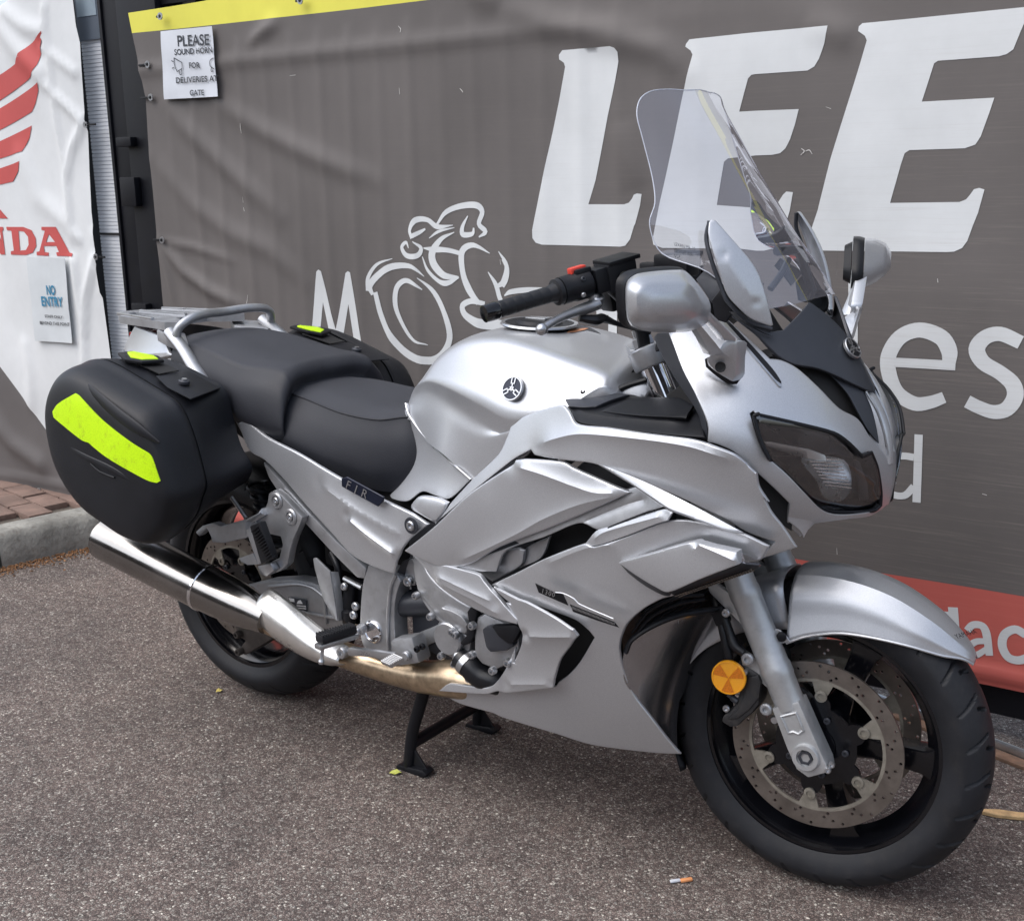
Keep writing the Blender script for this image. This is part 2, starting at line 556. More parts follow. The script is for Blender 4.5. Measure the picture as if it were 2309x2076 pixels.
def prism(name, out, vec, mat, parent, bev=.003, seg=2, mir=False, round_=False, angle=34, **props):
    """outline extruded along vec (a vector), edges bevelled"""
    P = A(out)
    if round_: P = cr(P, closed=True, ang=50, sub=4)
    vec = A(vec); n = len(P)
    V = list(P) + list(P + vec)
    F = [tuple(range(n)), tuple(reversed(range(n, 2 * n)))] + [(i, (i + 1) % n, n + (i + 1) % n, n + i) for i in range(n)]
    V, F = beveled(V, F, bev, seg)
    o = finish(name, V, F, mat, parent, angle=angle, **props)
    if mir: finish(name, mirror_pts(V), [tuple(reversed(f)) for f in F], mat, parent, angle=angle, **props)
    return o
def box(name, c, size, mat, parent, x=(1, 0, 0), z=(0, 0, 1), bev=.003, mir=False, **props):
    x = A(x) / np.linalg.norm(x); z = A(z) / np.linalg.norm(z)
    y = np.cross(z, x); y /= np.linalg.norm(y); z = np.cross(x, y)
    c = A(c); V = [c + x * a * size[0] / 2 + y * b * size[1] / 2 + z * e * size[2] / 2 for a in (-1, 1) for b in (-1, 1) for e in (-1, 1)]
    F = [(0, 1, 3, 2), (4, 6, 7, 5), (0, 4, 5, 1), (2, 3, 7, 6), (0, 2, 6, 4), (1, 5, 7, 3)]
    V, F = beveled(V, F, bev)
    o = finish(name, V, F, mat, parent, **props)
    if mir: finish(name, mirror_pts(V), [tuple(reversed(f)) for f in F], mat, parent, **props)
    return o
def plate(name, outer, holes, th, org, ex, ey, mat, parent, **props):
    """flat plate with real holes: 2-D loops in the plane org + u*ex + v*ey, thickness th along ex x ey"""
    P = []; L = []
    for q in [outer] + list(holes):
        L.append(list(range(len(P), len(P) + len(q)))); P += list(q)
    V, F = cdt(P, L)
    org, ex, ey = A(org), A(ex), A(ey); nn = np.cross(ex, ey); n = len(V)
    top = org + V[:, :1] * ex + V[:, 1:] * ey
    verts = np.concatenate([top, top - nn * th])
    E = {}
    for f in F:
        for i in range(3): E[(f[i], f[(i + 1) % 3])] = 1
    faces = [tuple(f) for f in F] + [tuple(n + i for i in reversed(f)) for f in F]
    faces += [(b, a, n + a, n + b) for (a, b) in E if (b, a) not in E]
    return finish(name, verts, faces, mat, parent, angle=30, **props)
def circ(cx, cy, r_, n=10, ph=0):
    return [(cx + r_ * math.cos(2 * PI * i / n + ph), cy + r_ * math.sin(2 * PI * i / n + ph)) for i in range(n)]
def bolt(name, c, axis, r_, mat, parent, h=.006, mir=False, socket=True):
    prof = [(0, r_), (h * .7, r_), (h, r_ * .8)]
    if socket: prof += [(h, r_ * .48), (h * .4, r_ * .45)]
    else: prof += [(h, 0.0001)]
    return lathe(name, prof, c, axis, mat, parent, seg=12, mir=mir)
def joined(name, builders, mat, parent, **props):
    """several closed pieces of one part in one mesh: builders = list of (verts, faces)"""
    V = []; F = []
    for v, f in builders:
        o = len(V); V += [tuple(p) for p in v]; F += [tuple(i + o for i in q) for q in f]
    return finish(name, V, F, mat, parent, **props)
def boxvf(c, size, x=(1, 0, 0), z=(0, 0, 1), bev=0):
    x = A(x) / np.linalg.norm(x); z = A(z) / np.linalg.norm(z)
    y = np.cross(z, x); y /= np.linalg.norm(y); z = np.cross(x, y)
    c = A(c); V = [c + x * a * size[0] / 2 + y * b * size[1] / 2 + z * e * size[2] / 2 for a in (-1, 1) for b in (-1, 1) for e in (-1, 1)]
    F = [(0, 1, 3, 2), (4, 6, 7, 5), (0, 4, 5, 1), (2, 3, 7, 6), (0, 2, 6, 4), (1, 5, 7, 3)]
    return beveled(V, F, bev)
def text_loops(s, size=1.0, shear=0, space=1.0, offset=0.0):
    """2-D outlines of a word in the built-in face: list of (outer, [holes])"""
    cu = bpy.data.curves.new('lettering', 'FONT'); cu.body = s; cu.size = size; cu.shear = shear
    cu.space_character = space; cu.offset = offset; cu.fill_mode = 'NONE'; cu.resolution_u = 4
    ob = bpy.data.objects.new('lettering', cu); COL.objects.link(ob)
    dg = bpy.context.evaluated_depsgraph_get(); me = ob.evaluated_get(dg).to_mesh()
    co = [tuple(v.co[:2]) for v in me.vertices]
    adj = {}
    for e in me.edges:
        a, b = e.vertices; adj.setdefault(a, []).append(b); adj.setdefault(b, []).append(a)
    seen = set(); loops = []
    for s0 in adj:
        if s0 in seen: continue
        l = [s0]; seen.add(s0); cur = s0
        while True:
            nx = [q for q in adj[cur] if q not in seen]
            if not nx: break
            cur = nx[0]; seen.add(cur); l.append(cur)
        if len(l) > 2: loops.append(np.array([co[i] for i in l]))
    ob.evaluated_get(dg).to_mesh_clear(); bpy.data.objects.remove(ob); bpy.data.curves.remove(cu)
    res = []
    depth = [sum(inside(l[:1], m)[0] for m in loops if m is not l) for l in loops]
    for l, dp in zip(loops, depth):
        if dp % 2 == 0:
            hs = [m for m, d2 in zip(loops, depth) if d2 == dp + 1 and inside(m[:1], l)[0]]
            res.append((l, hs))
    return res
def flat_text(name, s, org, ex, ey, size, mat, parent, shear=0, th=.0006, offset=0, space=1.0, **props):
    ex = A(ex) / np.linalg.norm(ex); ey = A(ey) / np.linalg.norm(ey)
    V = []; F = []; n = np.cross(ex, ey)
    for o_, hs_ in text_loops(s, size, shear, space, offset):
        P = []; L = []
        for q in [o_] + hs_:
            L.append(list(range(len(P), len(P) + len(q)))); P += list(q)
        v2, f2 = cdt(P, L)
        b = len(V)
        V += [A(org) + a * ex + c * ey + n * th for a, c in v2]
        F += [tuple(b + i for i in f) for f in f2]
    return finish(name, V, F, mat, parent, smooth=False, **props)

from mathutils.bvhtree import BVHTree
def drape(name, out, target, d, off, mat, parent, res=.008, th=.0006, ang=40, **props):
    """thin sheet laid on another part's surface: outline points are dropped along -d onto it"""
    e1, e2, n = basis(d)
    me = target.data; offs = Vector((0, 0, 0)); p = target
    while p is not None: offs += p.location; p = p.parent
    bvh = BVHTree.FromPolygons([v.co + offs for v in me.vertices], [tuple(q.vertices) for q in me.polygons])
    P3 = A(out); q = cr(np.stack([P3 @ e1, P3 @ e2], 1), closed=True, ang=ang, res=res)
    w0 = (P3 @ n).max() + .15
    L = list(range(len(q))); lo, hi = q.min(0), q.max(0)
    G = np.array([(x, y) for x in np.arange(lo[0], hi[0], res) for y in np.arange(lo[1], hi[1], res)])
    if len(G):
        G = G[inside(G, q)]
        if len(G): G = G[dist_poly(G, q) > res * .4]
    V, F = cdt(list(q) + list(G), [L])
    W = []
    for a, b in V:
        h = bvh.ray_cast(Vector(e1 * a + e2 * b + n * w0), Vector(-n))
        W.append((A(h[0]) @ n + off) if h[0] is not None else np.nan)
    W = np.array(W); W[np.isnan(W)] = np.nanmedian(W)
    P = V[:, :1] * e1 + V[:, 1:] * e2 + W[:, None] * n
    f = F[0]; m_ = np.cross(P[f[1]] - P[f[0]], P[f[2]] - P[f[0]])
    if m_ @ n < 0: F = [tuple(reversed(f)) for f in F]
    N_ = len(P); cnt = {(f[i], f[(i + 1) % 3]) for f in F for i in range(3)}
    verts = np.concatenate([P, P - n * (off + th)]); faces = list(F) + [(b, a, a + N_, b + N_) for a, b in cnt if (b, a) not in cnt]
    return finish(name, verts, faces, mat, parent, angle=50, **props)
# ------------------------------------------------------------------ setting: asphalt, pavement, kerb
def asphalt():
    m, nt, b = newmat('asphalt_with_pink_aggregate')
    setp(b, rough=.85, spec=.35)
    v = coords(nt)
    warp = tex(nt, 'noise', 60, 3, .6, v)
    vm = nt.nodes.new('ShaderNodeVectorMath'); vm.operation = 'MULTIPLY_ADD'
    vm.inputs[1].default_value = (.009, .009, .009)
    nt.links.new(warp.outputs['Color'], vm.inputs[0]); nt.links.new(v, vm.inputs[2])
    a = tex(nt, 'voro', 215, vec=vm.outputs[0])
    c1 = ramp(nt, a.outputs['Color'], [(0, (.048, .039, .037)), (.35, (.080, .063, .058)), (.62, (.105, .086, .080)), (.82, (.130, .116, .107)), (.955, (.155, .146, .136)), (1, (.30, .285, .26))])
    sep = nt.nodes.new('ShaderNodeSeparateColor'); nt.links.new(a.outputs['Color'], sep.inputs[0])
    nt.links.new(sep.outputs[0], c1.inputs['Fac'])
    edge = tex(nt, 'voro', 215, vec=vm.outputs[0]); edge.feature = 'DISTANCE_TO_EDGE'
    e = ramp(nt, edge.outputs['Distance'], [(.02, .30), (.18, 1)])
    col = mixc(nt, 1, c1.outputs[0], e.outputs[0], 'MULTIPLY')
    big = tex(nt, 'noise', 2.3, 7, .72, v)
    rb = ramp(nt, big.outputs[0], [(.32, (.70, .70, .71)), (.5, (.98, .97, .96)), (.68, (1.18, 1.15, 1.13))])
    col = mixc(nt, 1, col, rb.outputs[0], 'MULTIPLY')
    med = tex(nt, 'noise', 26, 5, .7, v)
    rm = ramp(nt, med.outputs[0], [(.35, .78), (.7, 1.2)])
    col = mixc(nt, 1, col, rm.outputs[0], 'MULTIPLY')
    sc = mixc(nt, 1, col, (2.30, 2.27, 2.20), 'MULTIPLY')
    nt.links.new(sc, b.inputs['Base Color'])
    hgt = nt.nodes.new('ShaderNodeMath'); hgt.operation = 'MULTIPLY'
    e2 = ramp(nt, edge.outputs['Distance'], [(0, 0), (.3, 1)])
    nt.links.new(e2.outputs[0], hgt.inputs[0]); nt.links.new(sep.outputs[1], hgt.inputs[1])
    bump(nt, b, hgt.outputs[0], .6, .004)
    return m
M['asphalt'] = asphalt()
def grid_sheet(name, x0, x1, y0, y1, z, mat, n=(1, 1), parent=None):
    V = []; F = []
    for i in range(n[0] + 1):
        for j in range(n[1] + 1):
            V.append((x0 + (x1 - x0) * i / n[0], y0 + (y1 - y0) * j / n[1], z))
    for i in range(n[0]):
        for j in range(n[1]):
            a = i * (n[1] + 1) + j; F.append((a, a + n[1] + 1, a + n[1] + 2, a + 1))
    return finish(name, V, F, mat, parent, smooth=False)
g = grid_sheet('ground', -40, 40, -40, 40, 0, M['asphalt'], (8, 8)); tag(g, kind='structure')

# wall frame of reference: s along the fence, z up, off towards the camera
WA = 0.021756
WO = A((0, .75, 0)); WT = A((math.cos(WA), math.sin(WA), 0)); WN = A((math.sin(WA), -math.cos(WA), 0))
def WPt(s, z, off=0): return WO + WT * s + A((0, 0, 1)) * z + WN * off
def wl(P):
    P = A(P).reshape(-1, 3) - WO
    return np.stack([P @ WT, P[:, 2]], 1)

# loose stones standing proud of the asphalt, densest near the camera
def stones():
    rng = np.random.default_rng(3)
    V = []; F = []; N = 5200
    k = 0
    while k < N:
        x = rng.uniform(-2.9, 1.0); y = rng.uniform(-1.7, .7)
        dcam = math.hypot(x - .77, y + 2.03)
        if rng.random() > min(1, (1.5 / dcam) ** 1.2): continue
        r_ = rng.uniform(.0013, .0032) * (1.35 if rng.random() < .08 else 1)
        a = rng.uniform(0, PI); q = rng.uniform(.55, .95); n = 6
        b0 = len(V)
        for j in range(n):
            t = 2 * PI * j / n + rng.uniform(-.25, .25)
            u, w_ = r_ * math.cos(t), r_ * q * math.sin(t)
            V.append((x + u * math.cos(a) - w_ * math.sin(a), y + u * math.sin(a) + w_ * math.cos(a), -.0004))
        for j in range(n):
            c = A(V[b0 + j]); m_ = .62
            V.append((x + (c[0] - x) * m_ + rng.uniform(-.2, .2) * r_, y + (c[1] - y) * m_, r_ * rng.uniform(.35, .7)))
        for j in range(n):
            j2 = (j + 1) % n
            F.append((b0 + j, b0 + j2, b0 + n + j2, b0 + n + j))
        F.append(tuple(b0 + n + j for j in range(n)))
        k += 1
    m, nt, b = newmat('aggregate_stones'); setp(b, rough=.8)
    v = coords(nt); vo = tex(nt, 'voro', 95, vec=v)
    sep = nt.nodes.new('ShaderNodeSeparateColor'); nt.links.new(vo.outputs['Color'], sep.inputs[0])
    c = ramp(nt, sep.outputs[0], [(0, (.10, .08, .075)), (.35, (.16, .135, .125)), (.6, (.19, .175, .16)), (.85, (.24, .23, .21)), (1, (.36, .35, .32))])
    nt.links.new(c.outputs[0], b.inputs['Base Color'])
    o = finish('asphalt_stones', V, F, m, smooth=False); tag(o, 'pale and pink stone chips bedded in the dark asphalt', 'stones', kind='stuff')
stones()

# kerb and block pavement
M['kerb'] = simple('weathered_concrete_kerb', (.26, .255, .23), .9, 0, .35, 9, .8, .004, 60, dirt=.9)
M['paver'] = simple('red_clay_paver', (.19, .125, .10), .88, 0, .35, 8, .6, .003, 90, dirt=.55)
kd = A((.172, .985, 0)); kd /= np.linalg.norm(kd); kn = A((kd[1], -kd[0], 0))     # along the kerb, and towards the road
kbase = A((-3.105, .39, 0))
def kpt(t, o, z): return kbase + kd * t + kn * o + A((0, 0, z))
for i, (t0, t1) in enumerate([(-.205, .30), (-1.12, -.213), (-2.03, -1.128)]):
    prof = [(0, -.05), (0, .03), (-.012, .095), (-.028, .118), (-.05, .124), (-.125, .126), (-.125, -.05)]
    V = []; F = []; nseg = 14; rng = random.Random(5 + i)
    for k in range(nseg + 1):
        t = t0 + (t1 - t0) * k / nseg
        for o_, z_ in prof:
            e = rng.uniform(-.003, .003) if 0 < z_ < .12 else 0
            V.append(kpt(t, o_ + e, z_ + e * .6))
    n = len(prof)
    for k in range(nseg):
        for j in range(n):
            F.append((k * n + j, k * n + (j + 1) % n, (k + 1) * n + (j + 1) % n, (k + 1) * n + j))
    F.append(tuple(range(n))); F.append(tuple(reversed(range(nseg * n, nseg * n + n))))
    if i == 0: kerb = finish('kerb', V, recalc(V, F), M['kerb'], angle=50); tag(kerb, kind='structure')
    else: finish('kerb_stone', V, recalc(V, F), M['kerb'], kerb, angle=50)
bed = []
pm = simple('sand_bed', (.10, .085, .07), .95, 0, .3, 30)
c4 = [kpt(-2.5, -.12, .098), kpt(.42, -.12, .098), kpt(.42, -3.2, .098), kpt(-2.5, -3.2, .098)]
pav = finish('pavement', c4 + [A(c) - A((0, 0, .1)) for c in c4], [(0, 1, 2, 3), (4, 5, 6, 7), (0, 4, 5, 1), (1, 5, 6, 2), (2, 6, 7, 3), (3, 7, 4, 0)], pm, smooth=False)
tag(pav, kind='structure')
pme = None; rng = random.Random(2)
vv, ff = boxvf((0, 0, 0), (.193, .093, .03), bev=.004)
for a in range(-5, 4):
    for b_ in range(0, 9):
        u = b_ * .2 + .1 * (a % 2) + .26; t = a * .1 + .02
        if t > .33 or u > 1.9: continue
        if pme is None:
            p0_ = finish('paver', vv, ff, M['paver'], pav); pme = p0_.data; o = p0_
        else:
            o = bpy.data.objects.new('paver', pme); COL.objects.link(o); o.parent = pav
        c = kpt(t, -u, .1065 + rng.uniform(-.002, .003))
        o.location = c; o.rotation_euler = (rng.uniform(-.01, .01), rng.uniform(-.01, .01), math.atan2(kn[1], kn[0]) + rng.uniform(-.015, .015))

# ------------------------------------------------------------------ fence: black gate frame, bars, posts
M['blacksteel'] = simple('black_painted_steel', (.004, .0045, .0075), .50, 0, .35, 9, .15, .0006, 150, dirt=.02, spec=.25)
gate = empty('sliding_gate', WPt(-1.2, 0, -.06)); tag(gate, 'black steel bar gate standing behind the grey banner', 'gate')
def gchild(name, c, size, mat=None, bev=.003):
    o = box(name, c, size, mat or M['blacksteel'], None, x=WT, bev=bev)
    o.data.transform(Matrix.Translation(-Vector(gate.location))); o.parent = gate
    return o
gchild('bottom_rail', WPt(-.45, .103, -.055), (4.5, .06, .085))
gchild('top_rail', WPt(-.45, 1.93, -.055), (4.5, .05, .05))
gchild('middle_rail', WPt(-.45, 1.70, -.055), (4.5, .04, .04))
first = None
sbar = -2.62
while sbar < 1.8:
    if first is None:
        first = gchild('bar', WPt(sbar, 1.03, -.055), (.025, .025, 1.78)); s_first = sbar
    else:
        o = first.copy(); COL.objects.link(o); o.location = WT * (sbar - s_first); o.parent = gate
    sbar += .115
def vbox(name, s0, s1, z0, z1, o0, o1, mat, parent, bev=.003):
    o = box(name, WPt((s0 + s1) / 2, (z0 + z1) / 2, (o0 + o1) / 2), (s1 - s0, abs(o1 - o0), z1 - z0), mat, None, x=WT, bev=bev)
    if parent is not None:
        o.data.transform(Matrix.Translation(-Vector(parent.location))); o.parent = parent
    return o
q = wl([(-2.8365,0.6883,1.5481),(-2.7084,0.6911,1.543),(-2.9075,0.6867,1.551),(-2.9508,0.6858,1.5527),(-3.0686,0.6832,1.5121),(-2.9577,0.6856,1.5083),(-3.069,0.6832,1.6921),(-2.9664,0.6855,1.6862)])
gp = empty('gate_post', WPt(float(q[0][0]), 0, -.04)); tag(gp, 'tall black square steel gate post beside the grey banner', 'gate post', 'black steel posts between the banners')
vbox('post', float(q[2][0]) + .03, float(q[1][0]) + .035, 0.0, 2.4, -.09, -.006, M['blacksteel'], gp, .006)
hp = [(-2.8534,0.6779,1.6792),(-2.8651,0.6777,1.6016),(-2.8002,0.6791,1.659),(-2.8083,0.6789,1.6033)]
for (tx, tz, hz) in ((-.02, 1.30, .05), (-.02, 1.47, .016), (-.02, .86, .05)):
    s_ = float(q[0][0]) + tx
    vbox('hinge_block', s_ - .05, s_ + .03, tz - hz, tz + hz, -.006, .022, M['blacksteel'], gp, .004)
gp2 = empty('gate_post', WPt(float(q[3][0]), 0, -.05)); tag(gp2, 'slimmer black post between the ribbed strip and the gate post', 'gate post', 'black steel posts between the banners')
vbox('post', float(q[3][0]) - .03, float(q[2][0]) + .02, 0.0, 2.4, -.13, -.03, M['blacksteel'], gp2, .006)
vbox('flange', float(q[3][0]) - .045, float(q[3][0]) - .03, 0.0, 2.4, -.12, -.022, M['blacksteel'], gp2, .002)
# ribbed aluminium strip between the two banners
M['ribbed'] = simple('ribbed_aluminium', (.66, .68, .71), .5, .1, .06, 6)
M['bluegrey'] = simple('blue_grey_enamel', (.13, .155, .19), .35, .2, .1, 6)
M['paleglass'] = simple('pale_window_glass', (.36, .44, .50), .12, .1, .1, 5, spec=.8)
top = wl([(-3.1204,0.7221,1.818),(-3.0288,0.7241,1.8113),(-3.1356,0.7218,1.9653),(-3.0291,0.7241,1.9555),(-3.0987,0.7226,1.8938),(-3.0399,0.7239,1.889)])
botl = wl([(-3.0918,0.7227,0.6897),(-3.0254,0.7242,0.6944),(-3.1019,0.7225,1.149),(-3.0157,0.7244,1.15)])
strip = empty('ribbed_door_strip', WPt(float(top[0][0]), 0, -.04)); tag(strip, 'narrow ribbed pale aluminium strip left of the black posts, blue grey box on top', 'door panel')
sA, sB = float(botl[2][0]) - .03, float(botl[3][0]) + .01
V = []; F = []; z = .10; zt = float(top[0][1]); i = 0; pitch = .0135
while z < zt:
    for dz, dd in ((0, 0), (.0012, .0035), (.0110, .0035), (.0118, 0)):
        V += [WPt(sA, z + dz, -.045 + dd), WPt(sB, z + dz, -.045 + dd)]
    z += pitch
for k in range(len(V) // 2 - 1): F.append((2 * k, 2 * k + 1, 2 * k + 3, 2 * k + 2))
o = finish('ribbed_panel', V, F, M['ribbed'], None, smooth=False, kind='stuff'); o.data.transform(Matrix.Translation(-Vector(strip.location))); o.parent = strip
zj = float(botl[2][1])
vbox('joint_bar', sA, sB, zj - .003, zj + .004, -.042, -.034, M['darkrec'], strip, .001)
vbox('backing', sA - .06, sB + .03, .0, 2.5, -.11, -.05, M['blacksteel'], strip, .003)
vbox('head_box', sA, sB, zt + .006, 2.45, -.05, -.030, M['bluegrey'], strip, .003)
vbox('glass', sA + .012, sB - .006, zt + .085, 2.42, -.032, -.027, M['paleglass'], strip, .002)

# ------------------------------------------------------------------ banners: cloth with real folds
def segd(S, a, b):
    a = A(a); b = A(b); d = b - a; t = np.clip(((S - a) @ d) / (d @ d), 0, 1)
    return np.linalg.norm(S - a - t[:, None] * d, axis=1), t
rngb = np.random.default_rng(11)
waves = [(rngb.uniform(1, 9), rngb.uniform(1, 9), rngb.uniform(0, 6.3), rngb.uniform(.3, 1)) for _ in range(14)]
def grey_folds():
    L = []
    def add(P, w_, a_): 
        q = wl(P); L.append((q, w_, a_))
    add([(-2.6315,0.6927,1.5867),(-2.5551,0.6944,1.5114),(-2.4241,0.6973,1.4188),(-2.2736,0.7005,1.3117),(-2.1324,0.7036,1.2201)], .034, .013)
    add([(-2.4047,0.6977,1.5884),(-2.2932,0.7001,1.5344),(-2.1834,0.7025,1.4817)] + [(-2.0167,0.7061,1.4168),(-1.8555,0.7096,1.3623),(-1.7206,0.7126,1.3255)], .032, .012)
    add([(-2.7297,0.6906,1.4131),(-2.5342,0.6949,1.2535),(-2.3516,0.6988,1.1595)] + [(-2.1896,0.7024,1.1115),(-2.0387,0.7056,1.0149)], .034, .010)
    add([(-2.7336,0.6905,1.1283),(-2.6151,0.6931,1.0315),(-2.476,0.6961,0.9644),(-2.3138,0.6997,0.9182)], .022, .016)
    add([(-2.7343,0.6905,1.1238),(-2.7044,0.6912,1.0334),(-2.6798,0.6917,0.9012)], .016, .010)
    add([(-2.726,0.6907,1.1329),(-2.5511,0.6945,1.1134),(-2.3608,0.6986,1.0736)], .014, .008)
    add([(-2.2166,0.7018,1.7494),(-2.1495,0.7032,1.7794),(-2.0903,0.7045,1.8015)], .02, .014)
    add([(-2.0146,0.7062,1.8028),(-2.0278,0.7059,1.7471),(-2.0751,0.7048,1.7199)], .02, -.010)
    add([(-1.2473,0.7229,1.7691),(-1.1011,0.726,1.7173),(-0.8838,0.7308,1.6618),(-0.7714,0.7332,1.6286),(-0.7017,0.7347,1.5683)], .035, .015)
    add([(-1.3774,0.72,1.828),(-1.2469,0.7229,1.7824)], .035, .012)
    add([(-0.4084,0.7411,1.6696),(-0.3289,0.7428,1.6375),(-0.2791,0.7439,1.6167)], .035, .010)
    add([(-0.8834,0.7308,1.4696),(-0.8638,0.7312,1.3709),(-0.8442,0.7316,1.2847)], .04, .010)
    return L
GF = grey_folds()
def grey_disp(S):
    d = np.zeros(len(S))
    for q, w_, a_ in GF:
        n = len(q)
        for i in range(n - 1):
            D, t = segd(S, q[i], q[i + 1])
            u = (i + t) / (n - 1)
            fade = np.sin(np.clip(u, .03, .97) * PI) ** .5
            d = np.maximum(d, a_ * fade * np.exp(-(D / w_) ** 2)) if a_ > 0 else d + .6 * a_ * fade * np.exp(-(D / w_) ** 2)
    ph = ((S[:, 0] + 2.62) / .115) % 1
    ph = np.minimum(ph, 1 - ph)
    zf = np.clip((1.78 - S[:, 1]) / .05, 0, 1) * np.clip((S[:, 1] - .5) / .3, 0.15, 1) * np.clip((-.3 - S[:, 0]) / 1.0, .12, 1)
    bi = np.floor((S[:, 0] + 2.62) / .115 + .5); amp = .0022 + .0035 * np.abs(np.sin(bi * 12.9898) * 43.758 % 1)
    d += amp * np.exp(-(ph / .15) ** 2) * zf
    d += .007 * np.exp(-((S[:, 1] - 1.70) / .022) ** 2) * np.clip((-.6 - S[:, 0]) / .8, .1, 1)
    for a, b, c, e in waves: d += .0022 * e * np.sin(a * S[:, 0] + b * S[:, 1] + c)
    return d
def sheet(name, loops, disp, off, mat, parent, res=.02):
    P = []; L = []
    for q in loops:
        q = A(q); qq = []
        for i in range(len(q)):
            a, b = q[i], q[(i + 1) % len(q)]; k = max(1, int(np.linalg.norm(b - a) / res))
            for j in range(k): qq.append(a + (b - a) * j / k)
        L.append(list(range(len(P), len(P) + len(qq)))); P += qq
    arr = np.array(P); o_ = arr[L[0]]
    lo, hi = o_.min(0), o_.max(0)
    G = np.array([(x + (res / 2 if j % 2 else 0), y) for j, y in enumerate(np.arange(lo[1], hi[1], res * .87)) for x in np.arange(lo[0], hi[0], res)])
    if len(G):
        k = inside(G, o_)
        for l in L[1:]: k &= ~inside(G, arr[l])
        G = G[k]
        if len(G):
            D = dist_poly(G, o_)
            for l in L[1:]: D = np.minimum(D, dist_poly(G, arr[l]))
            G = G[D > res * .4]
            P += list(G)
    V, F = cdt(P, L)
    h = disp(V)
    P3 = [WPt(s, z, off + e) for (s, z), e in zip(V, h)]
    f = F[0]; nn = np.cross(P3[f[1]] - P3[f[0]], P3[f[2]] - P3[f[0]])
    if nn @ WN < 0: F = [tuple(reversed(f)) for f in F]
    o = finish(name, P3, F, mat, None, angle=80)
    if parent is not None:
        o.data.transform(Matrix.Translation(-Vector(parent.location))); o.parent = parent
    return o
def cloth(name, col, scr=.5, warm=(.30, .26, .22)):
    m, nt, b = newmat(name)
    setp(b, col=col, rough=.62, spec=.32)
    v = coords(nt)
    n = tex(nt, 'noise', 2.5, 6, .6, v)
    lo = tuple(c * .88 for c in col); hi = tuple(min(1, c * 1.10) for c in col)
    c0 = ramp(nt, n.outputs[0], [(.3, lo), (.7, hi)]).outputs[0]
    # horizontal weave scuffs, worn pale, mostly low down
    vs = coords(nt, (3.2, 3.2, 170))
    s1 = tex(nt, 'noise', 1.5, 8, .75, vs)
    vs2 = coords(nt, (9, 9, 420))
    s2 = tex(nt, 'noise', 1.0, 6, .8, vs2)
    g = nt.nodes.new('ShaderNodeNewGeometry'); sx = nt.nodes.new('ShaderNodeSeparateXYZ'); nt.links.new(g.outputs['Position'], sx.inputs[0])
    mr = nt.nodes.new('ShaderNodeMapRange'); mr.inputs[1].default_value = -2.2; mr.inputs[2].default_value = 0.1; mr.inputs[3].default_value = .04; mr.inputs[4].default_value = 1
    nt.links.new(sx.outputs[0], mr.inputs[0])
    mz = nt.nodes.new('ShaderNodeMapRange'); mz.inputs[1].default_value = 1.75; mz.inputs[2].default_value = .9; mz.inputs[3].default_value = .08; mz.inputs[4].default_value = 1
    nt.links.new(sx.outputs[2], mz.inputs[0])
    r1 = ramp(nt, s1.outputs[0], [(.50, 0), (.66, 1)]); r2 = ramp(nt, s2.outputs[0], [(.40, 0.2), (.62, 1)])
    mm = nt.nodes.new('ShaderNodeMath'); mm.operation = 'MULTIPLY'; nt.links.new(r1.outputs[0], mm.inputs[0]); nt.links.new(r2.outputs[0], mm.inputs[1])
    m2 = nt.nodes.new('ShaderNodeMath'); m2.operation = 'MULTIPLY'; nt.links.new(mm.outputs[0], m2.inputs[0]); nt.links.new(mr.outputs[0], m2.inputs[1])
    m3 = nt.nodes.new('ShaderNodeMath'); m3.operation = 'MULTIPLY'; nt.links.new(m2.outputs[0], m3.inputs[0]); nt.links.new(mz.outputs[0], m3.inputs[1])
    m4 = nt.nodes.new('ShaderNodeMath'); m4.operation = 'MULTIPLY'; nt.links.new(m3.outputs[0], m4.inputs[0]); m4.inputs[1].default_value = scr
    nt.links.new(mixc(nt, m4.outputs[0], c0, warm), b.inputs['Base Color'])
    wv = tex(nt, 'noise', 500, 2, .6, v)
    bp = bump(nt, b, wv.outputs[0], .12, .0006)
    bump(nt, b, s1.outputs[0], .08, .0008, bp)
    return m
M['bgrey'] = cloth('grey_banner_print', (.125, .114, .110), .45, (.27, .24, .215))
M['byellow'] = cloth('yellow_banner_print', (.72, .68, .10), .1)
M['bred'] = cloth('red_banner_print', (.50, .115, .095), .25, (.62, .22, .18))
M['bwhite'] = cloth('white_banner_print', (.62, .64, .65), .55, (.42, .40, .38))
M['bwhite2'] = cloth('white_banner_cloth', (.66, .68, .69), .0)
M['bred2'] = cloth('red_wing_print', (.50, .09, .085), .0)
M['bgrey2'] = cloth('grey_banner_corner', (.13, .12, .118), .1)
banner = empty('dealer_banner', WPt(-1.0, 0, .01)); tag(banner, 'large grey mesh banner lettered LEE with yellow top and red foot', 'banner')
Ltop = wl([(-2.7868,0.6894,1.8866),(-2.7756,0.6896,1.8214),(-2.7578,0.69,1.7296),(-2.7339,0.6905,1.6065),(-2.7413,0.6903,1.4791),(-2.7409,0.6904,1.2806),(-2.743,0.6903,1.1366)]); Lmid = wl([(-2.7357,0.6905,1.1237),(-2.743,0.6903,0.954),(-2.7419,0.6903,0.8983)])
zy = 1.812
left = [tuple(Ltop[i]) for i in range(1, 7)] + [tuple(p) for p in Lmid[1:]] + [(float(Lmid[-1][0]) + .02, .9), (float(Lmid[-1][0]) + .03, .36)]
zyl = float(Ltop[1][1])
top_edge = wl([(-2.21,0.7019,1.814),(-2.0229,0.706,1.8035),(-1.4884,0.7176,1.8111)])
grey_out = left + [(1.75, .386), (1.75, 1.80), (float(top_edge[2][0]), float(top_edge[2][1])), (float(top_edge[0][0]), float(top_edge[0][1]))]
